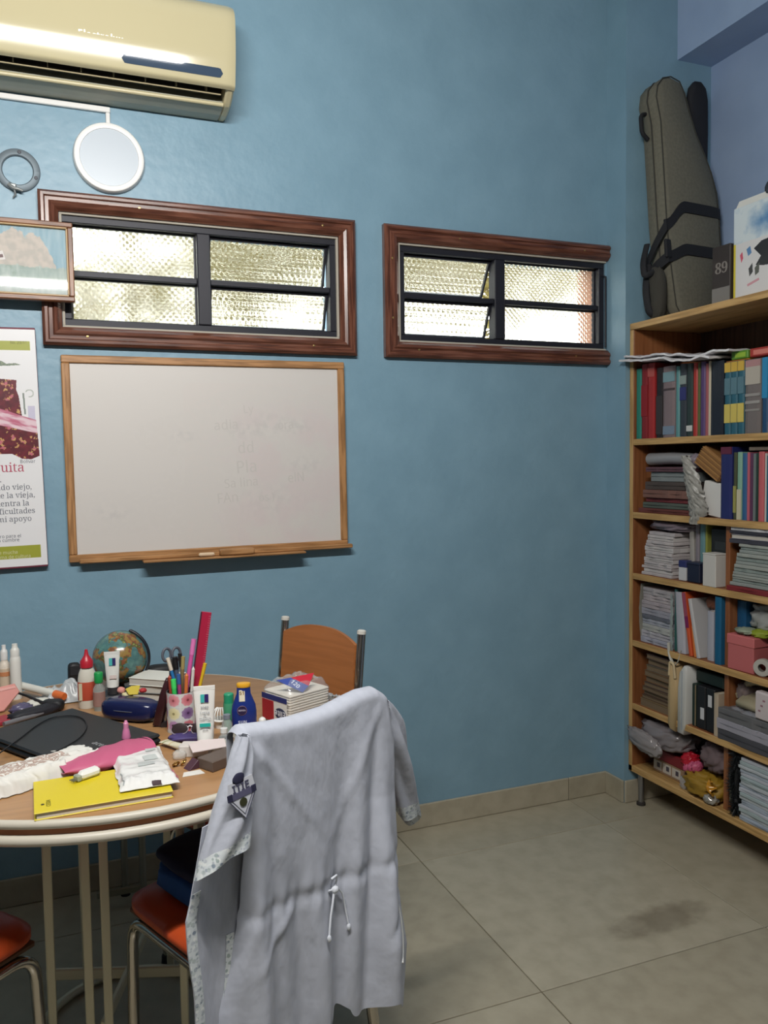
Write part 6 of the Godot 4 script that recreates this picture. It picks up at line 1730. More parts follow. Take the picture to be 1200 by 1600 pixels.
# a flat thing in a pile
func slab(n: String, label: String, cat: String, z0: float, z1: float, y: float, th: float, c: Color, group := "", depth := 0.22, inset := 0.012, turn := 0.0, pages := false) -> Node3D:
	var o := thing(n, label, cat, Vector3(BX + inset + depth / 2, y + 0.0004, (z0 + z1) / 2), turn, group)
	var m := mat(int(c.r8), int(c.g8), int(c.b8), 0.7)
	if pages:
		part("cover", MB.new().box(Vector3(0, th - 0.0012, 0), Vector3(depth, 0.0016, z1 - z0), 0.0005), m, o)
		part("cover", MB.new().box(Vector3(0, 0.0010, 0), Vector3(depth, 0.0016, z1 - z0), 0.0005), m, o)
		part("pages", MB.new().box(Vector3(0.001, th / 2, 0), Vector3(depth - 0.004, maxf(th - 0.0038, 0.001), z1 - z0 - 0.004)), mat(116, 98, 76, 0.85) if n == "old_book" else mat(188, 182, 172, 0.85), o)
	else:
		# a loose sheaf: a slightly wavy edge on every side
		var nz := FastNoiseLite.new()
		nz.seed = names.get(n, 1)
		nz.frequency = 9.0
		var wz := z1 - z0
		var s := MB.new()
		var per := PackedVector2Array()
		for k in 28:
			var q := k / 7
			var f := (k % 7) / 7.0
			var p: Vector2 = [Vector2(-1 + 2 * f, -1), Vector2(1, -1 + 2 * f), Vector2(1 - 2 * f, 1), Vector2(-1, 1 - 2 * f)][q]
			var j := nz.get_noise_2d(p.x * 1.3, p.y * 1.3 + k * 0.02) * 0.007
			per.append(Vector2(p.x * (depth / 2 + j), p.y * (wz / 2 + j)))
		s.prism(per, -th, 0, minf(0.0016, th * 0.2), Transform3D(Basis(Vector3(1, 0, 0), Vector3(0, 0, 1), Vector3(0, -1, 0)), Vector3.ZERO))
		part("sheaf", s, m, o)
		if th > 0.014:
			part("sheet_edge", MB.new().box(Vector3(-0.001, th * 0.55, 0), Vector3(depth + 0.002, 0.0012, wz * 0.97), 0.0003), mat(int(c.r8 * 0.82), int(c.g8 * 0.82), int(c.b8 * 0.82), 0.8), o)
	return o

func crumple(n: String, label: String, cat: String, at: Vector3, size: Vector3, m: Material, rough := 0.35, sd := 3, freq := 2.2) -> MeshInstance3D:
	return solo(n, MB.new().lump(Vector3(0, size.y / 2, 0), size, rough, sd, freq, ID, 36, 22, 0.75), m, label, cat, at)

func rank(k: int, n: int) -> String:
	if k == 0: return "lowest"
	if k == n - 1: return "topmost"
	var words := ["", "second", "third", "fourth", "fifth", "sixth", "seventh", "eighth", "ninth", "tenth"]
	return words[k] + " from the bottom" if k <= n / 2 else words[n - 1 - k] + " from the top"

func shelf_contents():
	top_row()
	second_row()
	third_row()
	fourth_row()
	fifth_row()
	sixth_row()

func top_row():
	var y := 1.463
	var g := "books standing on the upper shelf"
	var blu := [[0.86, 0.995, col(206, 170, 70)], [0.16, 0.42, col(204, 184, 92)], [0.55, 0.78, col(84, 118, 130)]]
	book("teal spined book at the pillar end of the upper shelf", 0.146, 0.178, y, 0.270, col(44, 128, 112), g)
	book("dark red thick book next to the teal one on the upper shelf", 0.180, 0.216, y, 0.284, col(128, 30, 36), g, 0.21, 0.004, [[0.3, 0.72, col(140, 26, 34)]])
	book("brighter red book beside the dark red one on the upper shelf", 0.217, 0.256, y, 0.284, col(160, 44, 44), g, 0.21, 0.004, [[0.82, 0.94, col(176, 84, 78)]])
	book("black book right after the two red books on the upper shelf", 0.260, 0.298, y, 0.262, col(34, 30, 32), g, 0.19, 0.008, [[0.05, 0.6, col(56, 50, 50)]])
	book("thick taupe pink book with pale blue mark on its spine", 0.301, 0.367, y, 0.262, col(128, 112, 114), g, 0.2, 0.005, [[0.78, 0.92, col(120, 152, 160)], [0.66, 0.69, col(70, 56, 58)], [0.04, 0.16, col(118, 134, 152)]])
	book("thin pale teal book after the taupe one", 0.369, 0.389, y, 0.256, col(88, 140, 142), g)
	book("dark mottled book with blue and pale blotches on its spine", 0.390, 0.424, y, 0.262, col(52, 58, 66), g, 0.19, 0.006, [[0.5, 0.68, col(48, 52, 110)], [0.72, 0.84, col(136, 150, 146)]])
	book("dark green book with a small white tag at its foot", 0.425, 0.456, y, 0.260, col(44, 58, 56), g, 0.19, 0.006, [[0.07, 0.15, col(200, 200, 196)]])
	book("slim bright red book in the middle of the upper shelf", 0.457, 0.479, y, 0.258, col(166, 46, 38), g)
	book("very thin olive green book beside the slim red one", 0.480, 0.492, y, 0.256, col(86, 96, 50), g)
	book("purple spined book in the middle of the upper shelf", 0.493, 0.517, y, 0.258, col(84, 60, 108), g)
	book("thin dusty pink book beside the purple one", 0.518, 0.531, y, 0.250, col(156, 86, 92), g)
	book("thin cream book between the pink one and the navy black one", 0.532, 0.543, y, 0.256, col(198, 188, 166), g)
	book("thick plain navy black book on the upper shelf", 0.544, 0.604, y, 0.252, col(26, 32, 44), g, 0.2, 0.004)
	for k in 3:
		book(["first of three matching blue yellow books, beside the navy black one", "middle one of three matching blue yellow books", "third matching blue yellow book, next to the grey one"][k], 0.607 + k * 0.0295, 0.6355 + k * 0.0295, y, 0.242, col(38, 92, 110), "matching blue and yellow books", 0.19, 0.005, blu)
	book("thick grey book with pale top label after the blue yellow set", 0.698, 0.765, y, 0.240, col(112, 104, 102), g, 0.2, 0.004, [[0.66, 0.9, col(176, 168, 156)], [0.9, 0.99, col(170, 128, 128)], [0.4, 0.44, col(150, 146, 142)], [0.5, 0.54, col(146, 142, 138)], [0.3, 0.33, col(140, 136, 132)]])
	book("bright blue over dark blue book beside the thick grey one", 0.767, 0.792, y, 0.240, col(28, 70, 108), g, 0.19, 0.006, [[0.46, 1.0, col(38, 132, 180)]])
	book("green book with cream foot at the edge of the photo, upper shelf", 0.793, 0.822, y, 0.238, col(86, 128, 92), g, 0.19, 0.006, [[0.0, 0.14, col(196, 176, 130)]])
	# papers in clear sleeves lying across the row, sticking out at the front
	var nz := FastNoiseLite.new()
	nz.frequency = 5.0
	for k in 2:
		solo("paper_sleeve", MB.new().sheet(func(u, v):
			var x: float = [2.055, 2.070][k] + v * 0.23
			var zs: float = lerpf([0.118, 0.130][k], 0.147, smoothstep(2.085, 2.104, x))
			var z: float = lerpf(zs, [0.60, 0.67][k], u)
			return Vector3(x, lerpf(1.768, 1.728, u) + k * 0.012 + 0.004 + 0.010 * nz.get_noise_2d(u * 0.9 + k * 4, v * 0.3) - 0.012 * exp(-pow((u - 0.72) / 0.12, 2)) * (1 - v), z), 40, 24, 0.007), mat(214, 212, 214, 0.3) if k == 0 else mat(200, 198, 202, 0.25),
			["white papers in a clear sleeve lying on the books, jutting past the bookcase side", "greyer paper sleeve lying on top of the white one over the books"][k], "papers")
	for k in 2:
		var o := thing("flat_pack", ["bright green flat pack lying on the blue yellow books", "red flat pack lying on the books at the photo edge"][k], "pack", Vector3(BX + 0.08, 1.7105, [0.668, 0.762][k]), 0.04 * k)
		part("carton", MB.new().box(Vector3(0, 0.014, 0), Vector3(0.14, 0.028, [0.072, 0.104][k]), 0.003), [mat(88, 138, 40, 0.5), mat(164, 52, 46, 0.5)][k], o)
		part("print", MB.new().box(Vector3(-0.0702, 0.014, 0.004), Vector3(0.0008, 0.015, [0.045, 0.08][k]), 0.0002), [mat(150, 184, 60, 0.5), mat(206, 120, 108, 0.5)][k], o)
	solo("orange_strip", MB.new().box(Vector3(0, 0.002, 0), Vector3(0.12, 0.004, 0.1), 0.001), mat(178, 108, 40, 0.6), "thin orange card lying under the bright green flat pack", "card", Vector3(BX + 0.07, 1.7055, 0.66))

func second_row():
	var y := 1.177
	var g := "flat folders in the pile on the second shelf"
	var hs := [[0.018, col(104, 54, 48), "reddish brown folder at the bottom of the second shelf pile"], [0.022, col(84, 92, 84), "grey green folder second from the bottom of the second shelf pile"], [0.016, col(110, 44, 48), "dark red thin folder above the grey green one, second shelf"], [0.03, col(122, 86, 76), "dusty brown bundle of papers in the middle of the second shelf pile"], [0.03, col(76, 66, 62), "dark brown folder above the dusty bundle, second shelf"], [0.036, col(128, 134, 134), "pale grey bundle high in the second shelf pile"], [0.018, col(96, 66, 74), "mauve folder under the rolled film on the second shelf"]]
	var yy := y
	for k in hs.size():
		var h: Array = hs[k]
		slab("folder", h[2], "folder", 0.170 + 0.008 * (k % 3) + 0.006 * k, 0.440 + 0.004 * (k % 2), yy, h[0], h[1], g, 0.22, 0.008 + 0.006 * (k % 3), 0.03 * sin(k * 2.0))
		yy += h[0] + 0.001
	var o := thing("film_roll", "shiny grey roll of plastic wrapped papers on top of the second shelf pile", "roll", Vector3(BX + 0.06, yy + 0.03, 0.30))
	part("roll", MB.new().tube([Vector3(0, 0, -0.125), Vector3(0, 0.002, 0), Vector3(0.004, -0.004, 0.125)], 0.029, 16, false, 0.026, 0.85), mat(146, 146, 148, 0.22), o)
	part("loose_end", MB.new().lump(Vector3(-0.01, -0.008, 0.135), Vector3(0.06, 0.05, 0.05), 0.4, 4, 2.4), mat(142, 132, 142, 0.3), o)
	# plastic bag hanging down, white carton, woven box
	o = thing("carrier_bag", "crumpled grey carrier bag hanging over the front of the second shelf", "bag", Vector3(BX - 0.012, 0, 0))
	var nz := FastNoiseLite.new()
	nz.frequency = 8.0
	part("bag", MB.new().sheet(func(u, v):
		var yv: float = lerpf(1.395, 1.150, v)
		var zc := lin([1.15, 1.2, 1.3, 1.395], [0.475, 0.492, 0.462, 0.430], yv)
		var hw := lin([1.15, 1.2, 1.32, 1.395], [0.022, 0.045, 0.035, 0.012], yv)
		return Vector3(0.014 * nz.get_noise_2d(u * 2, v * 3) + 0.02 * pow(u - 0.5, 2) * 4, yv, zc + (u - 0.5) * 2 * hw), 18, 34, 0.002), mat(150, 148, 142, 0.35), o)
	o = thing("white_carton", "plain white carton tilted against the navy book on the second shelf", "carton", Vector3(BX + 0.02, y + 0.002, 0.535))
	part("carton", MB.new().box(Vector3(0.05, 0.062, 0), Vector3(0.1, 0.118, 0.098), 0.003, xf(Vector3.ZERO, Vector3(0.16, 0.12, 0))), mat(206, 204, 200, 0.55), o)
	part("flap", MB.new().box(Vector3(0.05, 0.121, 0.0), Vector3(0.098, 0.002, 0.09), 0.0006, xf(Vector3.ZERO, Vector3(0.16, 0.12, 0))), mat(222, 220, 216, 0.5), o)
	o = thing("woven_box", "golden brown woven box tipped on its corner above the white carton", "box", Vector3(BX + 0.06, 1.365, 0.535))
	var wt := xf(Vector3.ZERO, Vector3(0.60, 0.1, 0))
	part("box", MB.new().box(Vector3.ZERO, Vector3(0.1, 0.075, 0.125), 0.006, wt), mat(140, 100, 56, 0.7), o)
	for k in 9:
		part("woven_strand", MB.new().box(Vector3(-0.0505, -0.032 + k * 0.008, 0), Vector3(0.002, 0.0045, 0.122), 0.0008, wt), [mat(156, 114, 64, 0.75), mat(124, 86, 48, 0.75)][k % 2], o)
	# upright books
	var b := "books standing on the second shelf"
	book("thick navy blue book with a red top band on the second shelf", 0.596, 0.648, y, 0.244, col(34, 40, 96), b, 0.19, 0.002, [[0.90, 1.0, col(96, 34, 58)]])
	book("thin olive and dark book beside the navy one, second shelf", 0.650, 0.664, y, 0.225, col(70, 74, 50), b, 0.18, 0.006, [[0.1, 0.5, col(150, 146, 80)]])
	book("pale mint book with cream foot on the second shelf", 0.666, 0.687, y, 0.226, col(128, 168, 146), b, 0.18, 0.006, [[0.0, 0.45, col(196, 188, 160)]])
	book("mid blue book after the mint one on the second shelf", 0.688, 0.708, y, 0.222, col(48, 92, 136), b)
	book("thin pink book beside the mid blue one, second shelf", 0.709, 0.720, y, 0.224, col(188, 96, 112), b)
	book("plum coloured thin book on the second shelf", 0.721, 0.733, y, 0.222, col(88, 50, 80), b)
	book("grey thin book after the plum one, second shelf", 0.734, 0.745, y, 0.220, col(110, 118, 118), b)
	book("dark green thin book between grey and coral books", 0.746, 0.757, y, 0.222, col(34, 58, 50), b)
	book("coral pink book standing out on the second shelf", 0.758, 0.782, y, 0.226, col(186, 92, 96), b, 0.19, 0.003)
	book("thin white book beside the coral pink one", 0.783, 0.790, y, 0.220, col(196, 192, 186), b)
	book("dark teal book at the photo edge, second shelf", 0.791, 0.822, y, 0.212, col(24, 96, 122), b, 0.19, 0.003)
	slab("folder", "pale brown folder lying on top of the standing books, second shelf", "folder", 0.700, 0.83, 1.407, 0.012, col(120, 108, 96), "", 0.15, 0.03)

func third_row():
	var y := 0.936
	var g := "white paper bundles at the pillar end of the third shelf"
	var yy := y
	for k in 12:
		var th: float = [0.012, 0.014, 0.010, 0.016, 0.015, 0.011, 0.013, 0.018, 0.010, 0.012, 0.020, 0.013][k]
		slab("paper_bundle", "white paper bundle, " + rank(k, 12) + " of the leaning pillar side stack, third shelf", "papers", 0.190 + k * 0.0026 + 0.003 * sin(k * 2.4), 0.352 + k * 0.0012 + 0.003 * sin(k * 3.1), yy, th, [col(184, 176, 176), col(192, 186, 184), col(178, 170, 170)][k % 3], g, 0.23, 0.008 + 0.003 * sin(k * 1.9), 0.012 * sin(k * 1.7))
		yy += th + 0.0006
	crumple("wrapped_papers", "papers in mauve grey plastic lying on the white stack, third shelf", "papers", Vector3(BX + 0.12, yy, 0.31), Vector3(0.22, 0.045, 0.27), mat(120, 108, 116, 0.3), 0.25, 5)
	# folders, boxes up to the divider
	var f := "upright folders on the third shelf"
	book("pale grey upright folder beside the white stack, third shelf", 0.400, 0.424, y, 0.205, col(160, 156, 150), f, 0.2, 0.05, [], -0.04)
	book("mauve grey upright folder, third shelf", 0.426, 0.446, y, 0.21, col(128, 120, 126), f, 0.2, 0.05)
	book("pale blue green upright folder, third shelf", 0.448, 0.474, y, 0.21, col(100, 136, 140), f, 0.2, 0.05)
	book("thin yellow green upright folder, third shelf", 0.476, 0.486, y, 0.21, col(140, 142, 66), f, 0.2, 0.05)
	var o := thing("black_file_box", "black upright file box beside the divider on the third shelf", "file box", Vector3(BX + 0.15, y + 0.0005, 0.55))
	part("box", MB.new().box(Vector3(0, 0.1, 0), Vector3(0.2, 0.2, 0.09), 0.003), mat(26, 28, 28, 0.6), o)
	part("label_holder", MB.new().box(Vector3(-0.101, 0.14, 0), Vector3(0.002, 0.03, 0.05), 0.0005), mat(44, 46, 46, 0.5), o)
	o = thing("small_box", "small white box with blue lid before the upright folders, third shelf", "box", Vector3(BX + 0.025, y + 0.0005, 0.405), 0.1)
	part("box", MB.new().box(Vector3(0, 0.026, 0), Vector3(0.03, 0.05, 0.036), 0.002), mat(192, 192, 194, 0.5), o)
	part("lid", MB.new().box(Vector3(0, 0.062, 0), Vector3(0.032, 0.026, 0.038), 0.003), mat(40, 46, 96, 0.5), o)
	o = thing("navy_box", "dark navy box before the upright folders on the third shelf", "box", Vector3(BX + 0.035, y + 0.0005, 0.462))
	part("box", MB.new().box(Vector3(0, 0.034, 0), Vector3(0.05, 0.066, 0.064), 0.003), mat(26, 30, 52, 0.5), o)
	part("lid", MB.new().box(Vector3(0, 0.070, 0), Vector3(0.052, 0.008, 0.066), 0.002), mat(34, 40, 64, 0.45), o)
	o = thing("white_box", "tall plain white box at the front by the divider, third shelf", "box", Vector3(BX + 0.03, y + 0.0005, 0.556))
	part("carton", MB.new().box(Vector3(0, 0.056, 0), Vector3(0.07, 0.112, 0.062), 0.002), mat(196, 192, 186, 0.55), o)
	part("lid_edge", MB.new().box(Vector3(0, 0.1145, 0), Vector3(0.072, 0.004, 0.064), 0.001), mat(208, 204, 198, 0.55), o)
	# beyond the divider
	slab("folder", "dark red folder under the grey paper stack past the divider, third shelf", "folder", 0.640, 0.86, y, 0.017, col(120, 34, 38), "", 0.26, 0.0)
	yy = y + 0.018
	var g2 := "grey green paper bundles past the divider on the third shelf"
	for k in 12:
		var th: float = [0.012, 0.010, 0.015, 0.009, 0.013, 0.012, 0.010, 0.014, 0.012, 0.011, 0.009, 0.010][k]
		slab("paper_bundle", "grey green paper bundle, " + rank(k, 12) + " of the stack past the divider, third shelf", "papers", 0.643 + 0.0036 * k + 0.002 * sin(k * 2.7), 0.858, yy, th, [col(142, 148, 144), col(132, 142, 138), col(152, 156, 150)][k % 3], g2, 0.23, 0.009 + 0.003 * sin(k * 2.1), 0.010 * sin(k * 2.3))
		yy += th + 0.0006
	var dk: Array = [[0.014, col(60, 60, 70), "dark magazine curling on the grey paper stack, third shelf"], [0.016, col(120, 122, 134), "blue grey magazine above the dark one, third shelf"], [0.010, col(50, 50, 60), "thin black magazine near the top, third shelf"], [0.024, col(188, 188, 192), "bright white sheaf at the very top of the third shelf"]]
	for k in 4:
		slab("magazine", dk[k][2], "magazine", 0.645, 0.85, yy, dk[k][0], dk[k][1], "", 0.21, 0.004, 0.05 * sin(k * 2.0), k == 1)
		yy += dk[k][0] + 0.0008

func fourth_row():
	var y := 0.668
	var yy := y
	for k in 9:
		var th: float = [0.022, 0.026, 0.024, 0.022, 0.014, 0.026, 0.028, 0.024, 0.026][k]
		var c: Color = [col(160, 160, 172), col(170, 166, 172), col(168, 168, 164), col(158, 160, 170), col(96, 98, 108), col(150, 148, 158), col(164, 154, 158), col(172, 162, 164), col(164, 158, 160)][k]
		slab("paper_bundle", "pale paper bundle, " + rank(k, 9) + " of those inside the clear bag, fourth shelf", "papers", 0.178 + 0.002 * (k % 3), 0.350, yy, th, c, "pale paper bundles at the pillar end of the fourth shelf", 0.22, 0.012 + 0.003 * (k % 2), 0.01 * sin(k * 2.1))
		yy += th + 0.0006
	var o := thing("clear_bag", "clear plastic bag with handles wrapped round the pale papers, fourth shelf", "bag", Vector3(BX, y, 0.264))
	var nz := FastNoiseLite.new()
	nz.frequency = 10.0
	part("bag_side", MB.new().sheet(func(u, v): return Vector3(0.02 + u * 0.2, 0.002 + v * 0.225, -0.099 - 0.010 * sin(v * PI) + 0.004 * nz.get_noise_2d(u, v)), 10, 16, 0.001), mat(150, 148, 138, 0.35), o)
	part("bag_fold", MB.new().sheet(func(u, v): return Vector3(0.004 + 0.006 * nz.get_noise_2d(u, v * 3.0), -0.004 + v * 0.22, 0.094 + (u - 0.5) * 0.014 + 0.004 * nz.get_noise_2d(v * 3.0, 2.0)), 5, 20, 0.001), glassy(170, 180, 176, 0.5, 0.15), o)
	part("handle", MB.new().tube(rounded([Vector3(0.0, 0.03, 0.085), Vector3(-0.004, -0.015, 0.092), Vector3(-0.004, -0.052, 0.12), Vector3(-0.003, -0.028, 0.142), Vector3(0.004, 0.012, 0.146)], 0.03), 0.006, 8, false, -1.0, 0.35), mat(172, 170, 160, 0.4), o)
	book("dark teal binder spine beside the bagged papers, fourth shelf", 0.362, 0.376, y, 0.232, col(44, 88, 84), "upright folders on the fourth shelf", 0.22, 0.012)
	book("wide white ring folder, fourth shelf", 0.384, 0.430, y, 0.226, col(176, 174, 182), "upright folders on the fourth shelf", 0.22, 0.006, [], -0.06)
	# leaning folder, magenta over orange
	book("magenta topped orange folder leaning, fourth shelf", 0.446, 0.464, y, 0.232, col(196, 80, 40), "upright folders on the fourth shelf", 0.21, 0.006, [[0.62, 0.99, col(150, 70, 90)], [0.44, 0.62, col(120, 30, 84)]], -0.17)
	book("narrow amber folder beside the magenta one, fourth shelf", 0.468, 0.478, y, 0.11, col(206, 122, 62), "upright folders on the fourth shelf", 0.2, 0.010, [], -0.14)
	book("white leaning folder in front of the doll, fourth shelf", 0.484, 0.502, y, 0.214, col(182, 180, 180), "upright folders on the fourth shelf", 0.21, 0.006, [], -0.22)
	book("pale grey folder close to the blue binder, fourth shelf", 0.520, 0.552, y, 0.176, col(166, 166, 176), "upright folders on the fourth shelf", 0.2, 0.02)
	crumple("brown_toy", "small brown toy head peeping over the white folders, fourth shelf", "toy", Vector3(BX + 0.07, 0.842, 0.510), Vector3(0.05, 0.05, 0.06), mat(110, 66, 48, 0.7), 0.2, 4)
	book("deep blue binder against the divider, fourth shelf", 0.572, 0.603, y, 0.236, col(20, 88, 124), "upright folders on the fourth shelf", 0.24, 0.004)
	book("deep blue binder just past the divider, fourth shelf", 0.627, 0.668, y, 0.228, col(18, 74, 112), "upright folders on the fourth shelf", 0.22, 0.05)
	# pink lidded box
	o = thing("pink_box", "coral pink lidded cardboard box past the divider on the fourth shelf", "box", Vector3(BX + 0.062, y + 0.0005, 0.690), 0.05)
	part("box", MB.new().box(Vector3(0, 0.045, 0), Vector3(0.116, 0.09, 0.108), 0.002), mat(182, 98, 98, 0.6), o)
	part("lid", MB.new().box(Vector3(0, 0.103, 0), Vector3(0.122, 0.034, 0.114), 0.003), mat(192, 104, 104, 0.6), o)
	crumple("wrapped_bundle", "crumpled white plastic bundle above the pink box, fourth shelf", "bundle", Vector3(BX + 0.12, y + 0.125, 0.745), Vector3(0.14, 0.105, 0.17), mat(164, 164, 160, 0.25), 0.35, 8)
	o = thing("lime_cloth", "lime green and pale cloth lying on the pink box lid", "cloth", Vector3(BX + 0.05, y + 0.121, 0.715))
	part("lime", MB.new().lump(Vector3(0, 0.010, 0.02), Vector3(0.06, 0.03, 0.07), 0.4, 5, 2.4), mat(132, 146, 36, 0.6), o)
	part("pale", MB.new().lump(Vector3(-0.01, 0.012, -0.03), Vector3(0.07, 0.022, 0.08), 0.35, 6, 2.4), mat(140, 150, 130, 0.6), o)
	o = thing("tape_roll", "white tape roll standing at the front beside the pink box", "tape", Vector3(BX + 0.02, y + 0.030, 0.774), 0)
	part("roll", MB.new().lathe([Vector2(0.013, -0.01), Vector2(0.028, -0.01), Vector2(0.029, 0), Vector2(0.028, 0.01), Vector2(0.013, 0.01), Vector2(0.013, -0.01)], 28, xf(Vector3.ZERO, Vector3(0, 0.4, PI / 2))), mat(172, 170, 162, 0.4), o)
	part("core", MB.new().lathe([Vector2(0.0125, -0.01), Vector2(0.0125, 0.01)], 24, xf(Vector3.ZERO, Vector3(0, 0.4, PI / 2))), mat(120, 118, 112, 0.6), o)
	crumple("dark_bundle", "dark cloth bundle behind the tape roll, fourth shelf", "cloth", Vector3(BX + 0.1, y, 0.80), Vector3(0.12, 0.1, 0.07), mat(44, 40, 46, 0.8), 0.3, 3)

func fifth_row():
	var y := 0.414
	var yy := y
	var g := "old brown books lying in the pile on the fifth shelf"
	var cs := [col(132, 110, 76), col(90, 70, 54), col(84, 66, 56), col(98, 78, 60), col(76, 62, 56), col(126, 92, 58), col(118, 88, 60), col(104, 98, 84), col(90, 74, 66), col(84, 70, 64)]
	for k in 10:
		var th: float = [0.030, 0.014, 0.018, 0.016, 0.018, 0.024, 0.022, 0.022, 0.024, 0.018][k]
		slab("old_book", "old brown book, " + rank(k, 10) + " of the pile at the pillar end, fifth shelf", "book", 0.176 + 0.004 * k, 0.352 - 0.003 * (k % 3), yy, th, cs[k], g, 0.2, 0.008 + 0.005 * (k % 3), 0.03 * sin(k * 1.9), true)
		yy += th + 0.0006
	# rounded cream bag and white folders hanging over the shelf edge
	var o := thing("cream_bag", "rounded cream bag standing over the edge beside the brown books, fifth shelf", "bag", Vector3(BX - 0.012, 0, 0))
	part("bag", MB.new().prism(PackedVector2Array([Vector2(0.356, 0.395), Vector2(0.368, 0.376), Vector2(0.396, 0.372), Vector2(0.402, 0.56), Vector2(0.388, 0.60), Vector2(0.378, 0.625), Vector2(0.366, 0.628), Vector2(0.360, 0.58), Vector2(0.354, 0.5)]), -0.12, 0.0, 0.006, Transform3D(Basis(Vector3(0, 0, 1), Vector3.UP, Vector3(-1, 0, 0)), Vector3.ZERO), true), mat(186, 160, 118, 0.6), o)
	part("handle", MB.new().tube(rounded([Vector3(0.0, 0.58, 0.366), Vector3(-0.002, 0.632, 0.372), Vector3(-0.002, 0.628, 0.392), Vector3(0.0, 0.575, 0.398)], 0.02), 0.005, 8), mat(196, 176, 140, 0.6), o)
	o = thing("white_folder", "curved white plastic folder beside the cream bag, fifth shelf", "folder", Vector3(BX - 0.008, 0, 0))
	part("folder", MB.new().prism(PackedVector2Array([Vector2(0.404, 0.374), Vector2(0.436, 0.372), Vector2(0.448, 0.42), Vector2(0.452, 0.56), Vector2(0.450, 0.625), Vector2(0.436, 0.630), Vector2(0.412, 0.60), Vector2(0.404, 0.54)]), -0.14, 0.0, 0.005, Transform3D(Basis(Vector3(0, 0, 1), Vector3.UP, Vector3(-1, 0, 0)), Vector3.ZERO), true), mat(190, 190, 186, 0.4), o)
	part("pages", MB.new().box(Vector3(-0.0005, 0.50, 0.43), Vector3(0.002, 0.22, 0.004), 0.0005), mat(150, 156, 164, 0.6), o)
	# dark binders
	o = thing("dark_binder", "dark green binder lying over the other binders, fifth shelf", "binder", Vector3(BX + 0.13, y + 0.162, 0.525))
	part("cover", MB.new().box(Vector3(0, 0.022, 0), Vector3(0.2, 0.044, 0.135), 0.004), mat(22, 36, 32, 0.5), o)
	part("paper_block", MB.new().box(Vector3(0.002, 0.022, 0), Vector3(0.196, 0.034, 0.13)), mat(46, 50, 46, 0.8), o)
	for k in 3:
		var z0: float = [0.460, 0.484, 0.530][k]
		var z1: float = [0.482, 0.528, 0.572][k]
		o = thing("binder", ["narrow dark green binder with pale edge, fifth shelf", "black binder with lower white label, fifth shelf", "black binder with upper white label, fifth shelf"][k], "binder", Vector3(BX + 0.01, y + 0.0005, (z0 + z1) / 2))
		part("cover", MB.new().box(Vector3(0.1, 0.078, 0), Vector3(0.2, 0.156, z1 - z0 - 0.001), 0.003), [mat(22, 40, 34, 0.5), mat(24, 24, 28, 0.5), mat(20, 20, 24, 0.5)][k], o)
		if k == 0: part("pale_edge", MB.new().box(Vector3(-0.001, 0.078, 0.009), Vector3(0.004, 0.15, 0.004), 0.001), mat(128, 112, 88, 0.6), o)
		else: part("label", MB.new().box(Vector3(-0.0008, [0.0, 0.058, 0.112][k], [0.0, 0.008, 0.0][k]), Vector3(0.0022, 0.042, 0.018), 0.0006), mat(196, 196, 198, 0.5), o)
	book("thin cream folder against the divider, fifth shelf", 0.576, 0.598, y, 0.150, col(176, 160, 140), "", 0.18, 0.0)
	# beyond the divider: plastic wrapped papers, desk telephone, card
	for k in 3:
		slab("wrapped_papers", ["dark grey wrapped papers at the bottom past the divider, fifth shelf", "shiny pale grey wrapped papers past the divider, fifth shelf", "grey wrapped papers just under the telephone, fifth shelf"][k], "papers", 0.606, 0.86, y + k * 0.0375, 0.037, [col(70, 70, 76), col(150, 148, 158), col(98, 98, 100)][k], "", 0.24, -0.006, 0.02 * k)
	crumple("plastic_wrap", "crumpled clear wrap over the papers past the divider, fifth shelf", "plastic", Vector3(BX + 0.06, y + 0.02, 0.72), Vector3(0.125, 0.105, 0.24), glassy(190, 188, 196, 0.35, 0.1), 0.25, 7)
	var ty := y + 0.128
	o = thing("telephone", "old cream desk telephone on the wrapped papers, fifth shelf", "telephone", Vector3(BX + 0.085, ty, 0.735))
	var ivory := mat(160, 150, 124, 0.45)
	part("body", MB.new().prism(PackedVector2Array([Vector2(-0.07, 0), Vector2(0.07, 0), Vector2(0.068, 0.035), Vector2(0.03, 0.06), Vector2(-0.05, 0.028), Vector2(-0.07, 0.018)]), -0.075, 0.075, 0.005, ID, true), ivory, o)
	part("handset", MB.new().tube(rounded([Vector3(-0.02, 0.022, -0.095), Vector3(-0.02, 0.085, -0.06), Vector3(-0.02, 0.092, 0.04), Vector3(-0.02, 0.05, 0.09)], 0.04), 0.0125, 12), ivory, o)
	for s in [-1, 1]:
		part("handset_cup", MB.new().lathe([Vector2(0.012, -0.012), Vector2(0.021, -0.008), Vector2(0.022, 0.008), Vector2(0.012, 0.014), Vector2(0, 0.014)], 18, xf(Vector3(-0.02, [0.05, 0.0, 0.022][s + 1] if s > 0 else 0.026, s * 0.092), Vector3(0.4 * s, 0, 0))), ivory, o)
	part("keypad", MB.new().box(Vector3(-0.03, 0.037, 0.01), Vector3(0.05, 0.003, 0.06), 0.001, xf(Vector3.ZERO, Vector3(0, 0, 0.35))), mat(120, 108, 92, 0.5), o)
	o = thing("white_packet", "white printed packet standing before the telephone, fifth shelf", "packet", Vector3(BX + 0.01, ty - 0.012, 0.795), 0)
	part("packet", MB.new().box(Vector3(0, 0.046, 0), Vector3(0.03, 0.092, 0.062), 0.005), mat(194, 184, 184, 0.5), o)
	for k in 3:
		part("print_dot", MB.new().box(Vector3(-0.0153, 0.03 + k * 0.018, -0.01 + k * 0.009), Vector3(0.0008, 0.006, 0.010), 0.0002), mat(150, 110, 120, 0.5), o)
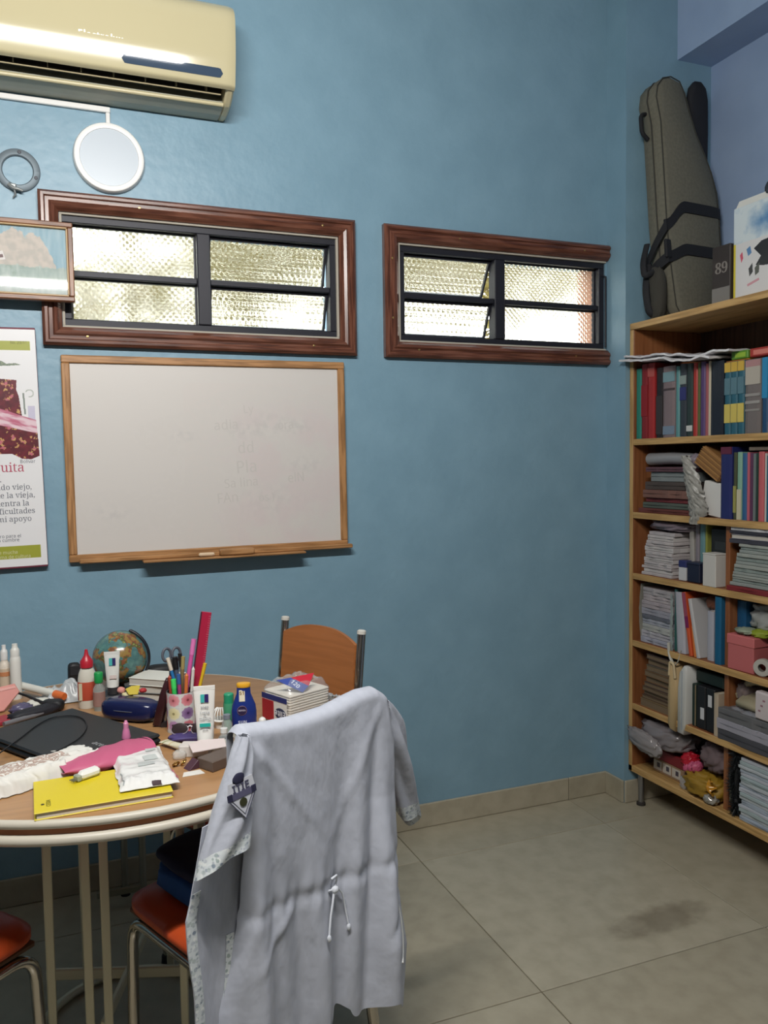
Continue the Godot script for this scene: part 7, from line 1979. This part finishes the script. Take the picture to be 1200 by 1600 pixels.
	crumple("grey_pouch", "grey fabric pouch behind the telephone by the divider, fifth shelf", "pouch", Vector3(BX + 0.11, ty, 0.655), Vector3(0.14, 0.075, 0.07), mat(122, 108, 106, 0.8), 0.2, 6)

func sixth_row():
	var y := 0.158
	# plastic bag pile
	var gb := thing("grey_plastic_bag", "grey plastic bag bulging out at the pillar end of the bottom shelf", "bag", Vector3(BX, 0.262, 0))
	part("bag", MB.new().lump(Vector3(0.075, 0.052, 0.275), Vector3(0.16, 0.100, 0.25), 0.3, 5, 2.2, ID, 36, 22, 0.75), mat(126, 120, 122, 0.2), gb)
	part("loose_mouth", MB.new().lump(Vector3(-0.018, 0.062, 0.232), Vector3(0.034, 0.070, 0.185), 0.4, 6, 2.4, xf(Vector3.ZERO, Vector3(0.16, 0, 0)), 30, 18, 0.75), mat(140, 134, 134, 0.2), gb)
	crumple("dark_bag", "dark plastic bag behind the grey one on the bottom shelf", "bag", Vector3(BX + 0.17, y + 0.001, 0.45), Vector3(0.15, 0.2, 0.2), mat(40, 36, 40, 0.3), 0.3, 9)
	var o := thing("shoe_box", "red box with a strip of white labels, bottom shelf", "box", Vector3(BX + 0.12, y + 0.0005, 0.30))
	part("box", MB.new().box(Vector3(0, 0.026, 0), Vector3(0.15, 0.052, 0.17), 0.002), mat(150, 120, 92, 0.6), o)
	part("red_lid", MB.new().box(Vector3(0, 0.074, 0), Vector3(0.155, 0.042, 0.175), 0.003), mat(120, 32, 38, 0.5), o)
	for k in 3:
		var lb := part("white_label", MB.new().box(Vector3(-0.0762, 0.028, -0.06 + k * 0.052), Vector3(0.0015, 0.036, 0.046), 0.0003), mat(190, 182, 172, 0.5), o)
		part("label_print", MB.new().box(Vector3(-0.0772, 0.030, -0.055 + k * 0.052), Vector3(0.0008, 0.018, 0.016), 0.0002), mat(72, 66, 78, 0.5), lb)
	crumple("red_packet", "red wrapper beside the pink flower, bottom shelf", "wrapper", Vector3(BX + 0.06, y + 0.075, 0.402), Vector3(0.06, 0.05, 0.06), mat(176, 26, 44, 0.4), 0.35, 2)
	o = thing("pink_bow", "crumpled pink ribbon bow lying over the yellow bag, bottom shelf", "ribbon", Vector3(BX + 0.045, y + 0.055, 0.435))
	for k in 3:
		part("loop", MB.new().lump(Vector3(0, 0.022 + 0.008 * k, -0.022 + k * 0.02), Vector3(0.05, 0.042, 0.034), 0.35, k + 3, 2.4), mat(188, 84, 116, 0.5), o)
	o = thing("yellow_bag", "crumpled mustard yellow paper bag on the bottom shelf by the divider", "bag", Vector3(BX + 0.06, y + 0.001, 0.50))
	part("bag", MB.new().lump(Vector3(0, 0.040, 0.0), Vector3(0.13, 0.082, 0.165), 0.35, 4, 2.0, ID, 36, 22, 0.7), mat(150, 116, 34, 0.55), o)
	part("shiny_fold", MB.new().sheet(func(u, v): return Vector3(-0.062 + 0.012 * sin(v * 9 + u * 3), 0.035 + v * 0.06, 0.055 + u * 0.028 + 0.006 * sin(v * 14)), 8, 14, 0.001), mat(186, 130, 40, 0.2), o)
	solo("foil_scrap", MB.new().lump(Vector3(0, 0.018, 0), Vector3(0.05, 0.036, 0.06), 0.4, 6, 2.6, ID, 22, 14), mat(176, 172, 164, 0.15, 0.5), "silvery crumpled foil before the yellow bag, bottom shelf", "foil", Vector3(BX + 0.012, y + 0.0005, 0.558))
	crumple("clear_scrap", "small clear plastic scrap at the front of the yellow bag, bottom shelf", "plastic", Vector3(BX + 0.02, y + 0.0005, 0.415), Vector3(0.03, 0.05, 0.03), glassy(190, 190, 190, 0.4, 0.1), 0.35, 8)
	crumple("mauve_cloth", "dusty mauve cloth stuffed above the yellow bag, bottom shelf", "cloth", Vector3(BX + 0.09, y + 0.095, 0.53), Vector3(0.12, 0.11, 0.13), mat(108, 92, 94, 0.8), 0.3, 7)
	# dark tinsel garland hanging past the divider
	o = thing("garland", "dark fluffy tinsel garland hanging in front of the paper stack, bottom shelf", "garland", Vector3(BX + 0.01, y, 0.668))
	part("string", MB.new().tube([Vector3(0.012, 0.225, -0.012), Vector3(0.006, 0.15, 0.004), Vector3(0.006, 0.07, 0.0), Vector3(0.01, 0.004, -0.008)], 0.008, 8), mat(22, 24, 26, 0.8), o)
	var r := RandomNumberGenerator.new()
	r.seed = 3
	var fl := MB.new()
	fl.flat()
	for k in 1500:
		var f := r.randf()
		var c := Vector3(0.007, 0.008 + f * 0.215, -0.003 + 0.006 * sin(f * 9))
		var d := Vector3(r.randfn(), r.randfn(), r.randfn()).normalized() * (0.026 + 0.014 * absf(sin(f * 11.0)))
		var s := d.cross(Vector3(r.randfn(), r.randfn(), r.randfn())).normalized() * 0.0016
		fl.tri(c - s, c + s, c + d)
	var tinsel := part("tinsel", fl, mat(28, 32, 34, 0.5), o)
	tinsel.set_meta("kind", "stuff")
	crumple("pale_wrapper", "pale greenish wrapper between divider and garland, bottom shelf", "wrapper", Vector3(BX + 0.05, y + 0.02, 0.640), Vector3(0.06, 0.14, 0.026), mat(120, 122, 106, 0.4), 0.35, 4)
	# paper stack
	var yy := y
	for k in 16:
		var th: float = [0.016, 0.012, 0.014, 0.010, 0.017, 0.013, 0.012, 0.015, 0.010, 0.012, 0.016, 0.011, 0.014, 0.010, 0.013, 0.012][k]
		slab("paper_bundle", "bluish white paper bundle, " + rank(k, 16) + " of the tall stack, bottom shelf", "papers", 0.694 + 0.003 * sin(k * 2.2), 0.92, yy, th, [col(160, 170, 182), col(172, 178, 182), col(158, 172, 174), col(176, 180, 188)][k % 4], "bluish white paper bundles on the bottom shelf", 0.24, 0.008 + 0.004 * sin(k * 1.8), 0.012 * sin(k * 1.3))
		yy += th + 0.0006
